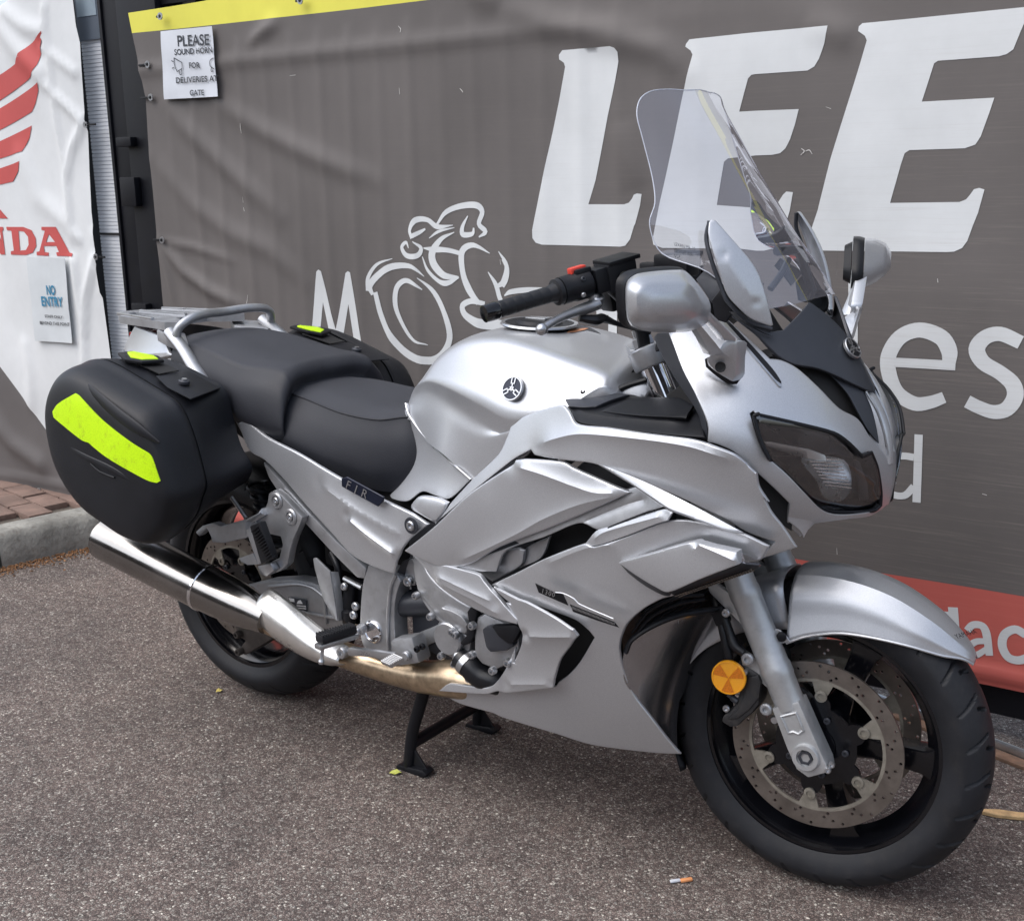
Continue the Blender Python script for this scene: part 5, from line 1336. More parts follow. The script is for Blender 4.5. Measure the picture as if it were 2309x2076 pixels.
# ---- side cases
def case():
    for sg in (-1, 1):
        seamc = [(-1.66, .935), (-1.60, .924), (-1.528, .902), (-1.447, .876), (-1.405, .860), (-1.379, .834), (-1.354, .783), (-1.335, .72), (-1.327, .675), (-1.345, .640), (-1.365, .605), (-1.397, .574), (-1.440, .548), (-1.52, .550), (-1.60, .572), (-1.68, .60), (-1.745, .65), (-1.785, .71), (-1.80, .79), (-1.79, .85), (-1.755, .90), (-1.71, .928)]
        S0 = A(seamc); cen = A((-1.54, .735))
        def ring(sc_, y, dx=0, dz=0, base=S0):
            q = cen + (base - cen) * sc_ + A((dx, dz)); return [(a, sg * y, b) for a, b in q]
        inner = [(-1.66, .915), (-1.60, .920), (-1.52, .905), (-1.44, .882), (-1.41, .872), (-1.392, .850), (-1.378, .79), (-1.36, .735), (-1.328, .690), (-1.345, .655), (-1.38, .635), (-1.42, .625), (-1.47, .615), (-1.53, .61), (-1.59, .62), (-1.64, .64), (-1.68, .68), (-1.70, .72), (-1.71, .79), (-1.705, .84), (-1.69, .88), (-1.675, .905)]
        I0 = A(inner)
        body = empty('side_case'); body.parent = bike; body.location = Vector((-1.54, sg * .33, .735)) - bike.location
        if sg < 0: body['label'] = 'near charcoal hard side case with bright yellow sticker'
        else: body['label'] = 'far charcoal hard side case'
        loft('case_shell', [ring(.9, .195, base=I0), ring(1, .20, base=I0), ring(1, .26, base=I0 * .5 + S0 * .5), ring(.995, .325), ring(.995, .3335)], M['case'], body, su=4, sv=4, bv=(1, 3), mirror=False, closed=True, cap=(True, True), angle=30)
        loft('case_seam', [ring(.975, .332), ring(.975, .341)], M['darkrec'], body, su=4, sv=1, mirror=False, closed=True, angle=30)
        # lid: full at the rear, crowned, with a chamfered upper shoulder
        F0 = []
        for (a, b) in seamc:
            v_ = A((a, b)) - cen
            F0.append(v_)
        F0 = np.array(F0)
        def lid(sc_, y, dx, dz, ex=1, ez=1): return [(cen[0] + v[0] * sc_ * ex + dx, sg * y, cen[1] + v[1] * sc_ * ez + dz) for v in F0]
        loft('case_lid', [lid(1.0, .3405, 0, 0), lid(1.008, .348, 0, -.002), lid(1.012, .366, 0, -.008), lid(1.005, .392, 0, -.011), lid(.975, .417, .001, -.013), lid(.905, .436, .003, -.015), lid(.74, .4475, .005, -.015, 1, .96), lid(.45, .4525, .006, -.012, 1, .87), lid(.20, .4545, .006, -.013, 1, .8), lid(.02, .455, .006, -.013)], M['case'], body, su=4, sv=4, mirror=False, closed=True, cap=(False, True), angle=40)
        if sg < 0:
            lid_o = [c for c in bpy.data.objects if c.name.startswith('case_lid')][-1]
            drape('reflective_sticker', [(-1.7191,-0.447,0.8223),(-1.6947,-0.447,0.8421),(-1.6229,-0.447,0.874),(-1.6073,-0.447,0.8693),(-1.5194,-0.447,0.8208),(-1.3843,-0.447,0.7655),(-1.3723,-0.447,0.7546)] + [(-1.3539,-0.447,0.7037),(-1.3613,-0.447,0.6992),(-1.3834,-0.447,0.7027),(-1.5133,-0.447,0.7393)] + [(-1.5681,-0.447,0.7609),(-1.5771,-0.447,0.7657),(-1.6062,-0.447,0.7694),(-1.7152,-0.447,0.8096)], lid_o, (0, -1, 0), .0016, M['hivis'], body, label='hi-vis yellow reflective sticker')
            tube('handle_groove', [A(p) for p in [(-1.6789,-0.448,0.7513)] + [(-1.6132,-0.4535,0.7326),(-1.5024,-0.4545,0.7131),(-1.4195,-0.449,0.6883)]], [.004, .0075, .008, .003], M['case'], body, seg=10, flat=.4, flatdir=(0, 1, 0))
            tube('latch_outline', [(-1.5773,-0.456,0.7175),(-1.5446,-0.4565,0.7034),(-1.4934,-0.456,0.6964)], .0022, M['plastic'], body, seg=6, sub=2)
            tube('shoulder_ridge', [A(p) for p in [(-1.6449,-0.418,0.9041),(-1.5641,-0.436,0.8776),(-1.4688,-0.447,0.8409),(-1.4033,-0.447,0.8155),(-1.3467,-0.438,0.7895)]], [.004, .012, .015, .013, .003], M['case'], body, seg=12, flat=.45, flatdir=(0, 1, 0))
        # handle recess, carrying handle and lock plate on top
        tops = lambda L: [(a, sg * y, z) for a, y, z in L]
        pl_ = tops([(-1.40, .215, .868), (-1.365, .33, .864), (-1.44, .332, .884), (-1.50, .315, .902), (-1.50, .225, .902)])
        prism('lock_plate', pl_, (0, 0, .003), M['case'], body, .001)
        lathe('lock', [(0, .013), (.006, .013), (.008, .010), (.008, .0001)], (-1.44, sg * .285, .8885), (.2, 0, .97), M['greyplastic'], body, seg=20)
        lathe('lock_barrel', [(0, .006), (.003, .006), (.003, .0001)], (-1.4385, sg * .285, .8965), (.2, 0, .97), M['alubright'], body, seg=14)
        prism('handle_recess', tops([(-1.50, .250, .9065), (-1.60, .245, .9275), (-1.60, .300, .9275), (-1.50, .305, .9065)]), (0, 0, .0022), M['darkrec'], body, 0)
        prism('handle_pull', tops([(-1.550, .266, .931), (-1.578, .258, .936), (-1.640, .266, .942), (-1.645, .282, .942), (-1.60, .306, .937), (-1.568, .298, .933)]), (0, 0, .004), M['hivis'] , body, .002, label='bright yellow sticker on the case handle')
        prism('handle_bar', tops([(-1.54, .258, .924), (-1.575, .246, .930), (-1.66, .258, .937), (-1.67, .29, .937), (-1.60, .324, .931), (-1.555, .31, .926)]), (0, 0, .007), M['plastic'], body, .002)
case()
# ---- big grey-lit side panel and fairing pieces
ob = [(-0.8318,-0.232,0.5804),(-0.7463,-0.232,0.6456),(-0.6432,-0.23,0.7345),(-0.5373,-0.232,0.8056)] + [(-0.5315,-0.236,0.8141),(-0.5025,-0.238,0.8207),(-0.4178,-0.245,0.8272),(-0.3907,-0.247,0.8199),(-0.305,-0.255,0.8025),(-0.2688,-0.256,0.7933),(-0.3369,-0.248,0.7561),(-0.4432,-0.24,0.7),(-0.5703,-0.236,0.6374)] + [(-0.6483,-0.23,0.5882),(-0.7063,-0.226,0.5663),(-0.7418,-0.225,0.5629),(-0.7883,-0.228,0.5697)]
shell('middle_side_panel', ob, P, bike, ctrl=[(-0.4825,-0.268,0.7634),(-0.3661,-0.268,0.7897)] + [(-0.6253,-0.256,0.6711)], r=.005, lift=.012,
      ridges=[([(-0.5442,-0.24,0.8064),(-0.4645,-0.25,0.7997),(-0.3825,-0.26,0.7881),(-0.3377,-0.26,0.7845),(-0.2683,-0.26,0.7938)], .008, .035), ([(-0.7002,-0.25,0.5761),(-0.5988,-0.25,0.6309),(-0.5201,-0.26,0.6759)] + [(-0.4591,-0.26,0.7141),(-0.3714,-0.26,0.7575),(-0.267,-0.26,0.794)], .008, .03)])
ua = [(-0.7682,-0.215,0.642),(-0.739,-0.214,0.6757),(-0.7252,-0.213,0.6942),(-0.6731,-0.208,0.7465),(-0.601,-0.21,0.8101)] + [(-0.5823,-0.212,0.849),(-0.5755,-0.212,0.8704),(-0.5564,-0.212,0.8827),(-0.5003,-0.213,0.9064),(-0.4365,-0.215,0.9267),(-0.4148,-0.235,0.9187),(-0.389,-0.255,0.9006),(-0.3106,-0.268,0.9055),(-0.2108,-0.282,0.9079),(-0.1443,-0.29,0.9097),(-0.1118,-0.292,0.9065),(-0.0619,-0.292,0.8933),(-0.037,-0.29,0.8757)] + [(-0.0403,-0.288,0.8773),(-0.0252,-0.284,0.8638),(-0.0225,-0.282,0.8407),(-0.0086,-0.278,0.8153)] + [(-0.0153,-0.27,0.8202),(-0.0062,-0.258,0.7976),(0.0112,-0.238,0.7711),(0.0285,-0.21,0.7363),(0.0056,-0.232,0.7246),(-0.0341,-0.252,0.7064)] + [(-0.0309,-0.262,0.7119),(-0.0045,-0.272,0.7432),(-0.0472,-0.276,0.7552),(-0.0867,-0.284,0.7763),(-0.1707,-0.284,0.8048),(-0.2536,-0.274,0.8213),(-0.3375,-0.26,0.836),(-0.4045,-0.252,0.8322),(-0.4919,-0.24,0.827)] + [(-0.5066,-0.236,0.8342),(-0.5451,-0.23,0.8129)] + [(-0.5576,-0.222,0.8049),(-0.6509,-0.22,0.7352)]
shell('upper_side_fairing', ua, P, bike, ctrl=[(-0.2646,-0.3,0.8577),(-0.1528,-0.318,0.8486),(-0.0569,-0.318,0.8286),(-0.0695,-0.318,0.8707)] + [(-0.3599,-0.268,0.8678),(-0.2269,-0.298,0.8709)], r=.004, res=.012,
      ridges=[([(-0.5053,-0.24,0.8377),(-0.4429,-0.25,0.8657),(-0.3705,-0.26,0.8867),(-0.2375,-0.28,0.8972),(-0.1388,-0.3,0.8973),(-0.0671,-0.3,0.8844)] + [(-0.0346,-0.3,0.8779)], .010, .030)])
shell('fairing_lip', [(-0.3299,-0.28,0.8406),(-0.2384,-0.3,0.8286),(-0.1545,-0.314,0.8137),(-0.0729,-0.312,0.7849),(-0.0372,-0.3,0.763),(-0.0707,-0.316,0.7733),(-0.1573,-0.322,0.7913),(-0.1769,-0.318,0.7949),(-0.2526,-0.298,0.8169)], P, bike, d=(0, -.7, .7), r=.0015, th=.006, res=.010)
# lower main fairing
lo_ = [(-0.606,-0.236,0.5489),(-0.5307,-0.248,0.5929)] + [(-0.459,-0.262,0.6361),(-0.3586,-0.272,0.6875),(-0.3364,-0.276,0.6859),(-0.2739,-0.284,0.714),(-0.2026,-0.294,0.7519),(-0.169,-0.3,0.7646),(-0.1356,-0.302,0.7685),(-0.0784,-0.3,0.7642),(-0.0409,-0.292,0.7586),(-0.0018,-0.278,0.7442)] + [(-0.0157,-0.262,0.7182)] + [(-0.0291,-0.266,0.7128),(-0.0487,-0.29,0.7083),(-0.1145,-0.292,0.6695),(-0.1741,-0.278,0.6241),(-0.2006,-0.272,0.6122),(-0.2409,-0.266,0.5837),(-0.2769,-0.26,0.5467),(-0.2945,-0.256,0.5136),(-0.3011,-0.252,0.485),(-0.2996,-0.245,0.4465),(-0.2905,-0.234,0.4026)] + [(-0.2819,-0.222,0.382),(-0.257,-0.206,0.3396),(-0.2346,-0.19,0.2961),(-0.2172,-0.176,0.2653),(-0.2636,-0.178,0.2561),(-0.3354,-0.18,0.2464),(-0.4112,-0.18,0.2391),(-0.4899,-0.18,0.2438),(-0.6222,-0.18,0.2434)] + [(-0.6464,-0.18,0.246),(-0.7491,-0.18,0.238),(-0.8074,-0.182,0.2485),(-0.7354,-0.2,0.2698),(-0.6655,-0.212,0.2914),(-0.6111,-0.22,0.3146)] + [(-0.5863,-0.226,0.3168),(-0.4615,-0.238,0.3656)] + [(-0.4522,-0.24,0.3777),(-0.4233,-0.244,0.4031),(-0.3927,-0.249,0.4391),(-0.3527,-0.256,0.5003),(-0.3642,-0.256,0.5126),(-0.3918,-0.256,0.5276),(-0.4676,-0.252,0.5351),(-0.509,-0.25,0.5368),(-0.5661,-0.245,0.5456)]
shell('lower_side_fairing', lo_, P, bike, ctrl=[(-0.3262,-0.288,0.6434),(-0.3598,-0.28,0.5944),(-0.2107,-0.302,0.7162),(-0.3172,-0.276,0.5789),(-0.3251,-0.268,0.5237),(-0.3706,-0.256,0.4176),(-0.1306,-0.31,0.7181)] + [(-0.4536,-0.232,0.3365),(-0.3395,-0.222,0.3348)], r=.004, res=.012,
      ridges=[([(-0.4606,-0.26,0.6236),(-0.3543,-0.27,0.6795),(-0.2763,-0.28,0.704)], .004, .02)])
shell('vent_trim', [(-0.3574,-0.276,0.688),(-0.3335,-0.276,0.7155),(-0.3074,-0.278,0.7276),(-0.1875,-0.292,0.7818),(-0.169,-0.298,0.7798),(-0.1765,-0.3,0.7646),(-0.2015,-0.296,0.7538),(-0.2727,-0.286,0.7159),(-0.3351,-0.278,0.6874)], P, bike, r=.003, lift=.004, ridges=[([(-0.3478,-0.28,0.6895),(-0.3144,-0.28,0.7172),(-0.1771,-0.29,0.7759)], .005, .014)])
tube('vent_wire', [(-0.3064,-0.284,0.7263),(-0.2835,-0.286,0.7387),(-0.2194,-0.292,0.7716),(-0.2091,-0.292,0.775)], .002, M['plastic'], bike, seg=6, mir=True)
# indicator wing on the lower fairing
wg = [(-0.2791,-0.294,0.6696),(-0.2089,-0.305,0.7026),(-0.1201,-0.312,0.7416),(-0.0791,-0.312,0.7401),(-0.0418,-0.306,0.7365),(-0.0359,-0.31,0.7178),(-0.1013,-0.318,0.6819),(-0.1661,-0.314,0.6438),(-0.1938,-0.308,0.6473),(-0.2376,-0.3,0.6583)]
wing = shell('fairing_wing', wg, P, bike, ctrl=[(-0.1319,-0.33,0.7004),(-0.0959,-0.33,0.7251)], r=.003, th=.02, lift=.006, ridges=[([(-0.1147,-0.32,0.7437),(-0.0725,-0.32,0.7332),(-0.0323,-0.32,0.7206)], .009, .03)])
shell('wing_underside', [(-0.276,-0.296,0.6683),(-0.2341,-0.306,0.6595),(-0.1652,-0.318,0.644),(-0.1724,-0.3,0.6312),(-0.1933,-0.29,0.624),(-0.2335,-0.284,0.6326),(-0.2657,-0.284,0.6509)], M['greyplastic'], bike, d=(-.3, -.6, -.6), r=.001, res=.008)
# honeycomb strip under the wing: rows of real cells
hb = [(-0.1648,-0.314,0.6424),(-0.1013,-0.318,0.6808),(-0.0347,-0.31,0.7164),(-0.0133,-0.296,0.7123),(-0.0147,-0.29,0.707),(-0.0861,-0.29,0.6685),(-0.1698,-0.286,0.625)]
hs_ = shell('honeycomb_strip', hb, M['greyplastic'], bike, d=(0, -.8, -.6), r=.001, res=.008)
cells = []
HA, HB_ = A([(-0.1591,-0.306,0.6392)][0]), A([(-0.0175,-0.302,0.7128)][0])
HA2, HB2 = A([(-0.1564,-0.292,0.6312)][0]), A([(-0.0195,-0.292,0.7033)][0])
for i in range(30):
    for j in range(2):
        u = (i + .5 * j) / 30; v_ = .3 + .42 * j
        c = (HA * (1 - u) + HB_ * u) * (1 - v_) + (HA2 * (1 - u) + HB2 * u) * v_
        cells.append(boxvf(c + A((0, -.0035, -.001)), (.0038, .003, .0032), (HB_ - HA), (0, .6, .8)))
joined('honeycomb_cells', cells, M['steel'], hs_[0], kind='stuff')
# indicator lens at the front of the wing
lens = [(-0.0351,-0.314,0.7347),(-0.0267,-0.313,0.7337),(-0.0141,-0.292,0.7178),(-0.0137,-0.29,0.7094),(-0.0277,-0.3,0.7142),(-0.034,-0.314,0.7186)]
shell('indicator_lens', lens, M['lens'], bike, r=.004, lift=.003)
# bright trim with deep fold behind the engine opening
lt = [(-0.5873,-0.252,0.5545),(-0.5218,-0.262,0.5452)] + [(-0.4946,-0.268,0.5445),(-0.4239,-0.272,0.5312),(-0.3803,-0.276,0.5196),(-0.374,-0.276,0.5067),(-0.3963,-0.27,0.4775),(-0.4244,-0.262,0.4417),(-0.4424,-0.254,0.3994),(-0.4495,-0.25,0.375),(-0.5757,-0.24,0.3244)] + [(-0.602,-0.232,0.32),(-0.6369,-0.222,0.3025),(-0.7901,-0.2,0.2609),(-0.76,-0.2,0.2848),(-0.7436,-0.202,0.2932),(-0.6411,-0.216,0.3158)] + [(-0.6142,-0.222,0.3302),(-0.5804,-0.228,0.3707),(-0.5431,-0.236,0.4355)] + [(-0.5511,-0.24,0.3988),(-0.52,-0.248,0.4557),(-0.5213,-0.252,0.4814),(-0.557,-0.258,0.5275)] + [(-0.5445,-0.258,0.53),(-0.5727,-0.254,0.5422)]
shell('lower_fairing_trim', lt, P, bike, ctrl=[(-0.4505,-0.278,0.4893),(-0.498,-0.256,0.4142)], r=.004, lift=.004, res=.010,
      ridges=[([(-0.5096,-0.26,0.4716),(-0.4561,-0.27,0.4848),(-0.3714,-0.28,0.5084)], .012, .035), ([(-0.5752,-0.24,0.3451),(-0.45,-0.25,0.3839)], .005, .02)])
shell('belly_fin', [(-0.6809,-0.176,0.2399)] + [(-0.6236,-0.178,0.2437),(-0.5431,-0.18,0.2643),(-0.5121,-0.18,0.2673),(-0.48,-0.18,0.2638),(-0.4398,-0.178,0.2527),(-0.5277,-0.172,0.2413),(-0.6298,-0.17,0.2338)], P, bike, d=(0, -.6, .8), r=.001, lift=.003, res=.008)
# dark duct behind the vents and the inner skin of the fairing
shell('vent_duct', [(-0.5511,-0.2,0.5273),(-0.3821,-0.2,0.5155),(-0.3645,-0.2,0.474),(-0.4066,-0.2,0.402),(-0.4878,-0.2,0.3348),(-0.5214,-0.2,0.4168)], M['darkrec'], bike, r=0, res=.03)
shell('upper_duct', [(-0.5264,-0.195,0.6714),(-0.3556,-0.195,0.7141),(-0.3557,-0.195,0.6578),(-0.5375,-0.195,0.5887)], M['darkrec'], bike, r=0, res=.03)
shell('inner_band', [(-0.7016,-0.236,0.5671),(-0.5279,-0.25,0.651)] + [(-0.5594,-0.25,0.659),(-0.4329,-0.255,0.7169),(-0.2658,-0.262,0.8018),(-0.2359,-0.268,0.7984),(-0.193,-0.282,0.7816),(-0.2236,-0.28,0.7676),(-0.3304,-0.272,0.715),(-0.3819,-0.262,0.7171),(-0.4639,-0.254,0.6758),(-0.5617,-0.248,0.6288)] + [(-0.5887,-0.244,0.581),(-0.6445,-0.24,0.5696),(-0.6916,-0.236,0.5625)], M['alu'], bike, r=.003, ridges=[([(-0.3774,-0.26,0.7181),(-0.2884,-0.26,0.7649),(-0.2295,-0.27,0.7891)], -.004, .008)])
shell('air_duct', [(-0.6608,-0.215,0.5608),(-0.586,-0.225,0.6047)] + [(-0.5751,-0.23,0.6242),(-0.5409,-0.233,0.6349),(-0.5271,-0.234,0.6323),(-0.5345,-0.232,0.6024),(-0.5599,-0.226,0.5825),(-0.5825,-0.222,0.569)] + [(-0.6237,-0.212,0.5432)], M['alu'], bike, ctrl=[(-0.5644,-0.245,0.6087)], r=.006)
shell('duct_strut', [(-0.5348,-0.222,0.6304),(-0.4711,-0.226,0.6694),(-0.4933,-0.226,0.6214),(-0.5499,-0.222,0.5886)], M['alu'], bike, r=.003)
M['reflector'] = simple('reflector_mirror', (.95, .96, .98), .28, .8, .05, 40)
M['bowl'] = simple('headlight_bowl', (.014, .015, .018), .30, .1, .1, 20)
# front cowl with headlights
FD = (.62, -.78, .05)
fc = [(-0.2264,-0.215,1.069),(-0.1949,-0.19,1.0764),(-0.1409,-0.16,1.0929),(-0.0734,-0.145,1.027)] + [(-0.0591,-0.13,1.0238),(-0.0354,-0.118,1.0104),(-0.0064,-0.1,0.9785),(0.0229,-0.082,0.9431),(0.0571,-0.066,0.9221),(0.0735,-0.05,0.8899),(0.0933,-0.022,0.8555),(0.096,0,0.836)] + [(0.1009,0,0.8346),(0.1013,0,0.7968),(0.0993,-0.004,0.7652),(0.0987,-0.025,0.757),(0.0888,-0.06,0.7494),(0.0622,-0.095,0.753),(0.0292,-0.13,0.7537),(0.019,-0.148,0.7527),(0.015,-0.158,0.7394),(0.0121,-0.17,0.7262),(-0.0062,-0.196,0.7568),(-0.0023,-0.205,0.7978),(-0.0219,-0.225,0.8257),(-0.0417,-0.245,0.8521)] + [(-0.0353,-0.262,0.8588),(-0.0477,-0.272,0.8737)] + [(-0.0435,-0.276,0.8732),(-0.0691,-0.277,0.8909),(-0.1001,-0.277,0.9011),(-0.1199,-0.276,0.9042),(-0.123,-0.272,0.932),(-0.1565,-0.255,0.9766),(-0.1909,-0.238,1.0141)]
hl = [(-0.0442,-0.262,0.9517),(-0.0363,-0.262,0.9557)] + [(-0.0423,-0.25,0.9515),(0.007,-0.205,0.9338),(0.0484,-0.155,0.9137),(0.0651,-0.132,0.8956),(0.0808,-0.104,0.8671)] + [(0.0859,-0.075,0.869),(0.0888,-0.05,0.8366),(0.0904,-0.03,0.7902),(0.0904,-0.028,0.766),(0.0835,-0.04,0.7583),(0.0562,-0.08,0.7604),(0.032,-0.115,0.7675),(0.0181,-0.14,0.7819),(0.0036,-0.17,0.8122),(-0.0117,-0.208,0.8503),(-0.0237,-0.235,0.8745)] + [(-0.0158,-0.262,0.8852),(-0.0307,-0.264,0.9144)]
nose_ctrl = [(-0.0219,-0.14,0.9642),(0.0509,-0.085,0.9123),(0.0861,-0.05,0.8683)] + [(-0.0929,-0.252,0.9758),(-0.0595,-0.27,0.9276),(-0.1585,-0.22,1.032)] + [(-0.0162,-0.205,0.8083),(0.0903,-0.028,0.8133)]
cowl = shell('front_cowl', fc, P, bike, ctrl=nose_ctrl, d=FD, r=.003, th=.004, holes=[hl], res=.011, ang=35)
for sg in (1, -1):
    o2 = cowl[0 if sg > 0 else 1]
    def ms(L): return [(x, y * sg, z) for x, y, z in L]
    dd_ = (FD[0], FD[1] * sg, FD[2])
    e1_, e2_, n_ = basis(dd_)
    H = A(ms(hl)); cH = H.mean(0)
    # dark housing bowl
    rings = [H - n_ * .001, H - n_ * .012 + (cH - H) * .06, H - n_ * .045 + (cH - H) * .22, H - n_ * .07 + (cH - H) * .75]
    h_ = loft('headlight', [list(r_) for r_ in rings], M['bowl'], bike, su=3, sv=4, mirror=False, closed=True, cap=(False, True), angle=40, label='smoked headlight with mirrored reflector')
    tube('headlight_gasket', [tuple(p + n_ * .001) for p in H], .0034, M['plastic'], h_, seg=8, closed=True, sub=4, ang=45)
    rf = ms([(0.0098,-0.15,0.8566),(0.0623,-0.095,0.8484),(0.0622,-0.08,0.8046),(0.0469,-0.095,0.7825),(0.0283,-0.12,0.7904),(0.0258,-0.14,0.82)])
    cR = A(rf).mean(0)
    tl_ = lambda Q_, k_: [tuple(A(p) - n_ * (.003 + .050 * (p[2] - min(q[2] for q in rf)) / (max(q[2] for q in rf) - min(q[2] for q in rf)) + k_)) for p in Q_]
    loft('reflector', [tl_(A(rf), 0), tl_(A(rf) + (cR - A(rf)) * .35, .003), tl_(A(rf) + (cR - A(rf)) * .97, .005)], M['reflector'], h_, su=4, sv=4, mirror=False, closed=True, cap=(False, True), angle=60)
    ribs = []
    for k in range(9):
        t = k / 8; a_ = A(rf[0]) * (1 - t) + A(rf[5]) * t; b_ = A(rf[1]) * (1 - t) + A(rf[2]) * t
        ribs.append(boxvf((a_ + b_) / 2 - n_ * (.050 * (1 - k / 8) - .002), (np.linalg.norm(b_ - a_) * .78, .0016, .0016), b_ - a_, n_))
    joined('reflector_ribs', ribs, M['chrome'], h_)
    pos = ms([(-0.026,-0.255,0.9088),(-0.0156,-0.245,0.907),(0.0272,-0.195,0.8901)] + [(0.0447,-0.17,0.8772),(0.0477,-0.168,0.8671),(0.0352,-0.185,0.8702),(0.009,-0.205,0.8788),(-0.0234,-0.25,0.8994)])
    prism('position_light', list(A(pos) - n_ * .012), n_ * .006, M['alubright'], h_, .0015)
    pos2 = ms([(0.064,-0.085,0.8546),(0.072,-0.078,0.8495),(0.0795,-0.055,0.8061),(0.0822,-0.052,0.7776),(0.0711,-0.066,0.7781),(0.0677,-0.075,0.8206)])
    prism('headlight_bezel', list(A(pos2) - n_ * .014), n_ * .004, M['greyplastic'], h_, .0015)
    pos3 = ms([(0.0465,-0.155,0.9068),(0.0593,-0.14,0.892),(0.0726,-0.112,0.8632)] + [(0.0697,-0.105,0.8685),(0.0488,-0.135,0.8811)] + [(0.0498,-0.16,0.8769)])
    prism('headlight_bezel', list(A(pos3) - n_ * .018), n_ * .004, M['greyplastic'], h_, .0015)
    Hs = (A(hl) + (A(hl).mean(0) - A(hl)) * .015)
    Hs = [tuple(p) for p in (Hs * A((1, sg, 1)))]
    shell('headlight_lens', Hs, M['lens'], h_, d=dd_, r=.003, th=.002, mir=False, lift=.001, res=.02)
# gap between cowl and side fairing (dark scoop)
shell('scoop_liner', [(-0.0553,-0.235,0.8571)] + [(-0.0512,-0.225,0.86),(-0.0289,-0.205,0.8361),(-0.0061,-0.185,0.8051),(-0.0038,-0.185,0.7433),(-0.0312,-0.2,0.7659),(-0.0497,-0.235,0.8059)], M['darkrec'], bike, d=FD, r=0, res=.02)
shell('inner_cowl_fin', [(-0.0051,-0.2,0.7962),(0.0109,-0.185,0.7871),(0.032,-0.15,0.768),(0.0206,-0.155,0.7547),(0.0114,-0.17,0.7303),(0.006,-0.175,0.7435),(-0.0085,-0.195,0.7636)], P, bike, d=FD, r=.003, lift=.001)
# centre insert between the headlights and the windscreen
ins = [(-0.0397,-0.06,1.1158),(-0.0157,-0.03,1.0879),(0.0023,-0.006,1.0565),(0.0177,0,1.0314),(0.0354,0,1.0073),(0.0483,0,0.9829),(0.0584,-0.004,0.9585),(0.0514,-0.022,0.9658),(0.0326,-0.045,0.9791),(0.0089,-0.07,0.9957),(-0.0139,-0.09,1.0058),(-0.0415,-0.115,1.0124),(-0.0604,-0.13,1.0259),(-0.0768,-0.14,1.0452),(-0.0922,-0.15,1.0689)] + [(-0.1385,-0.165,1.0981),(-0.1326,-0.16,1.1068)] + [(-0.0825,-0.14,1.0739),(-0.0626,-0.115,1.0722),(-0.0504,-0.09,1.0925)]
insert = shell('cowl_insert', ins, M['greyplastic'], bike, ctrl=[(-0.0215,-0.065,1.0552),(0.0138,-0.03,1.0075)], d=(.7, -.5, .5), r=.003, lift=.003)
badge(A([(0.0152,-0.012,1.0316)][0]) + A((.006, 0, .002)), (.80, -.12, .55), .020, bike, False, 'plastic')
void = [(-0.0729,-0.11,1.0268),(-0.041,-0.1,1.0176),(0.0087,-0.07,0.9991),(0.0575,-0.01,0.9644),(0.0819,-0.005,0.9057),(0.0923,-0.01,0.8517),(0.0739,-0.05,0.8808),(0.0225,-0.08,0.9358),(-0.0376,-0.118,1.0068)]
shell('nose_liner', [A(p) - A((.02, -.015, .0)) for p in void], M['darkrec'], bike, d=(.7, -.7, .1), r=0, res=.02)
shell('nose_vane', [(0.0051,-0.06,0.9928),(0.052,-0.02,0.9609),(0.072,-0.018,0.9186),(0.0873,-0.014,0.8637),(0.0695,-0.04,0.8968),(0.0531,-0.05,0.9292),(0.0373,-0.055,0.9605)], M['greyplastic'], bike, d=(.75, -.65, .1), r=.002, lift=-.004)
tube('nose_edge', [(0.0513,-0.018,0.9617),(0.0706,-0.016,0.932),(0.0846,-0.014,0.8937),(0.0943,-0.014,0.854)], .0022, M['alubright'], bike, seg=8, mir=True)
nz = [(0.0547,0,0.9575),(0.064,0,0.9495),(0.0804,0,0.9233),(0.0925,0,0.8919),(0.0988,0,0.8599),(0.101,0,0.8367)]
loft('nose_bridge', [[(x, 0, z), (x - .006, -.014, z), (x - .03, -.024, z)] for x, y, z in nz], P, bike, su=4, sv=4, angle=60)
# slot trim beside the screen
for sg in (1, -1):
    sl = [(-0.1505,-0.16,1.083),(-0.1451,-0.16,1.086),(-0.0604,-0.16,0.9972)] + [(-0.0482,-0.16,0.9901),(-0.0493,-0.16,0.986),(-0.0545,-0.16,0.9869)]
    sd_ = [(-0.1446,-0.16,1.0864),(-0.1368,-0.16,1.0882),(-0.0609,-0.16,1.0132)] + [(-0.0472,-0.16,0.9938),(-0.048,-0.16,0.9902)] + [(-0.0604,-0.16,0.9976)]
    drape('slot_trim', A(sl) * A((1, sg, 1)), cowl[0 if sg > 0 else 1], (FD[0], FD[1] * sg, FD[2]), .003, M['alubright'], bike)
    drape('slot_shadow', A(sd_) * A((1, sg, 1)), cowl[0 if sg > 0 else 1], (FD[0], FD[1] * sg, FD[2]), .001, M['plastic'], bike)
# inner dark cowl around the forks
shell('inner_cowl', [(-0.2761,-0.185,1.0536),(-0.2641,-0.19,1.0631),(-0.2319,-0.205,1.068),(-0.1963,-0.228,1.0123),(-0.1617,-0.245,0.9745),(-0.1281,-0.262,0.9297),(-0.1255,-0.266,0.9021),(-0.1344,-0.262,0.9017),(-0.1512,-0.245,0.9355),(-0.1666,-0.235,0.9503),(-0.216,-0.205,0.9844),(-0.2532,-0.19,1.021)], M['greyplastic'], bike, r=.003, lift=-.002)
prism('cockpit_liner', [(-.30, -.12, .84), (-.30, -.12, .93), (-.20, -.12, 1.00), (-.10, -.12, 1.02), (-.04, -.12, .88), (-.10, -.12, .78), (-.28, -.12, .80)], (0, .24, 0), M['darkrec'], bike, .004)
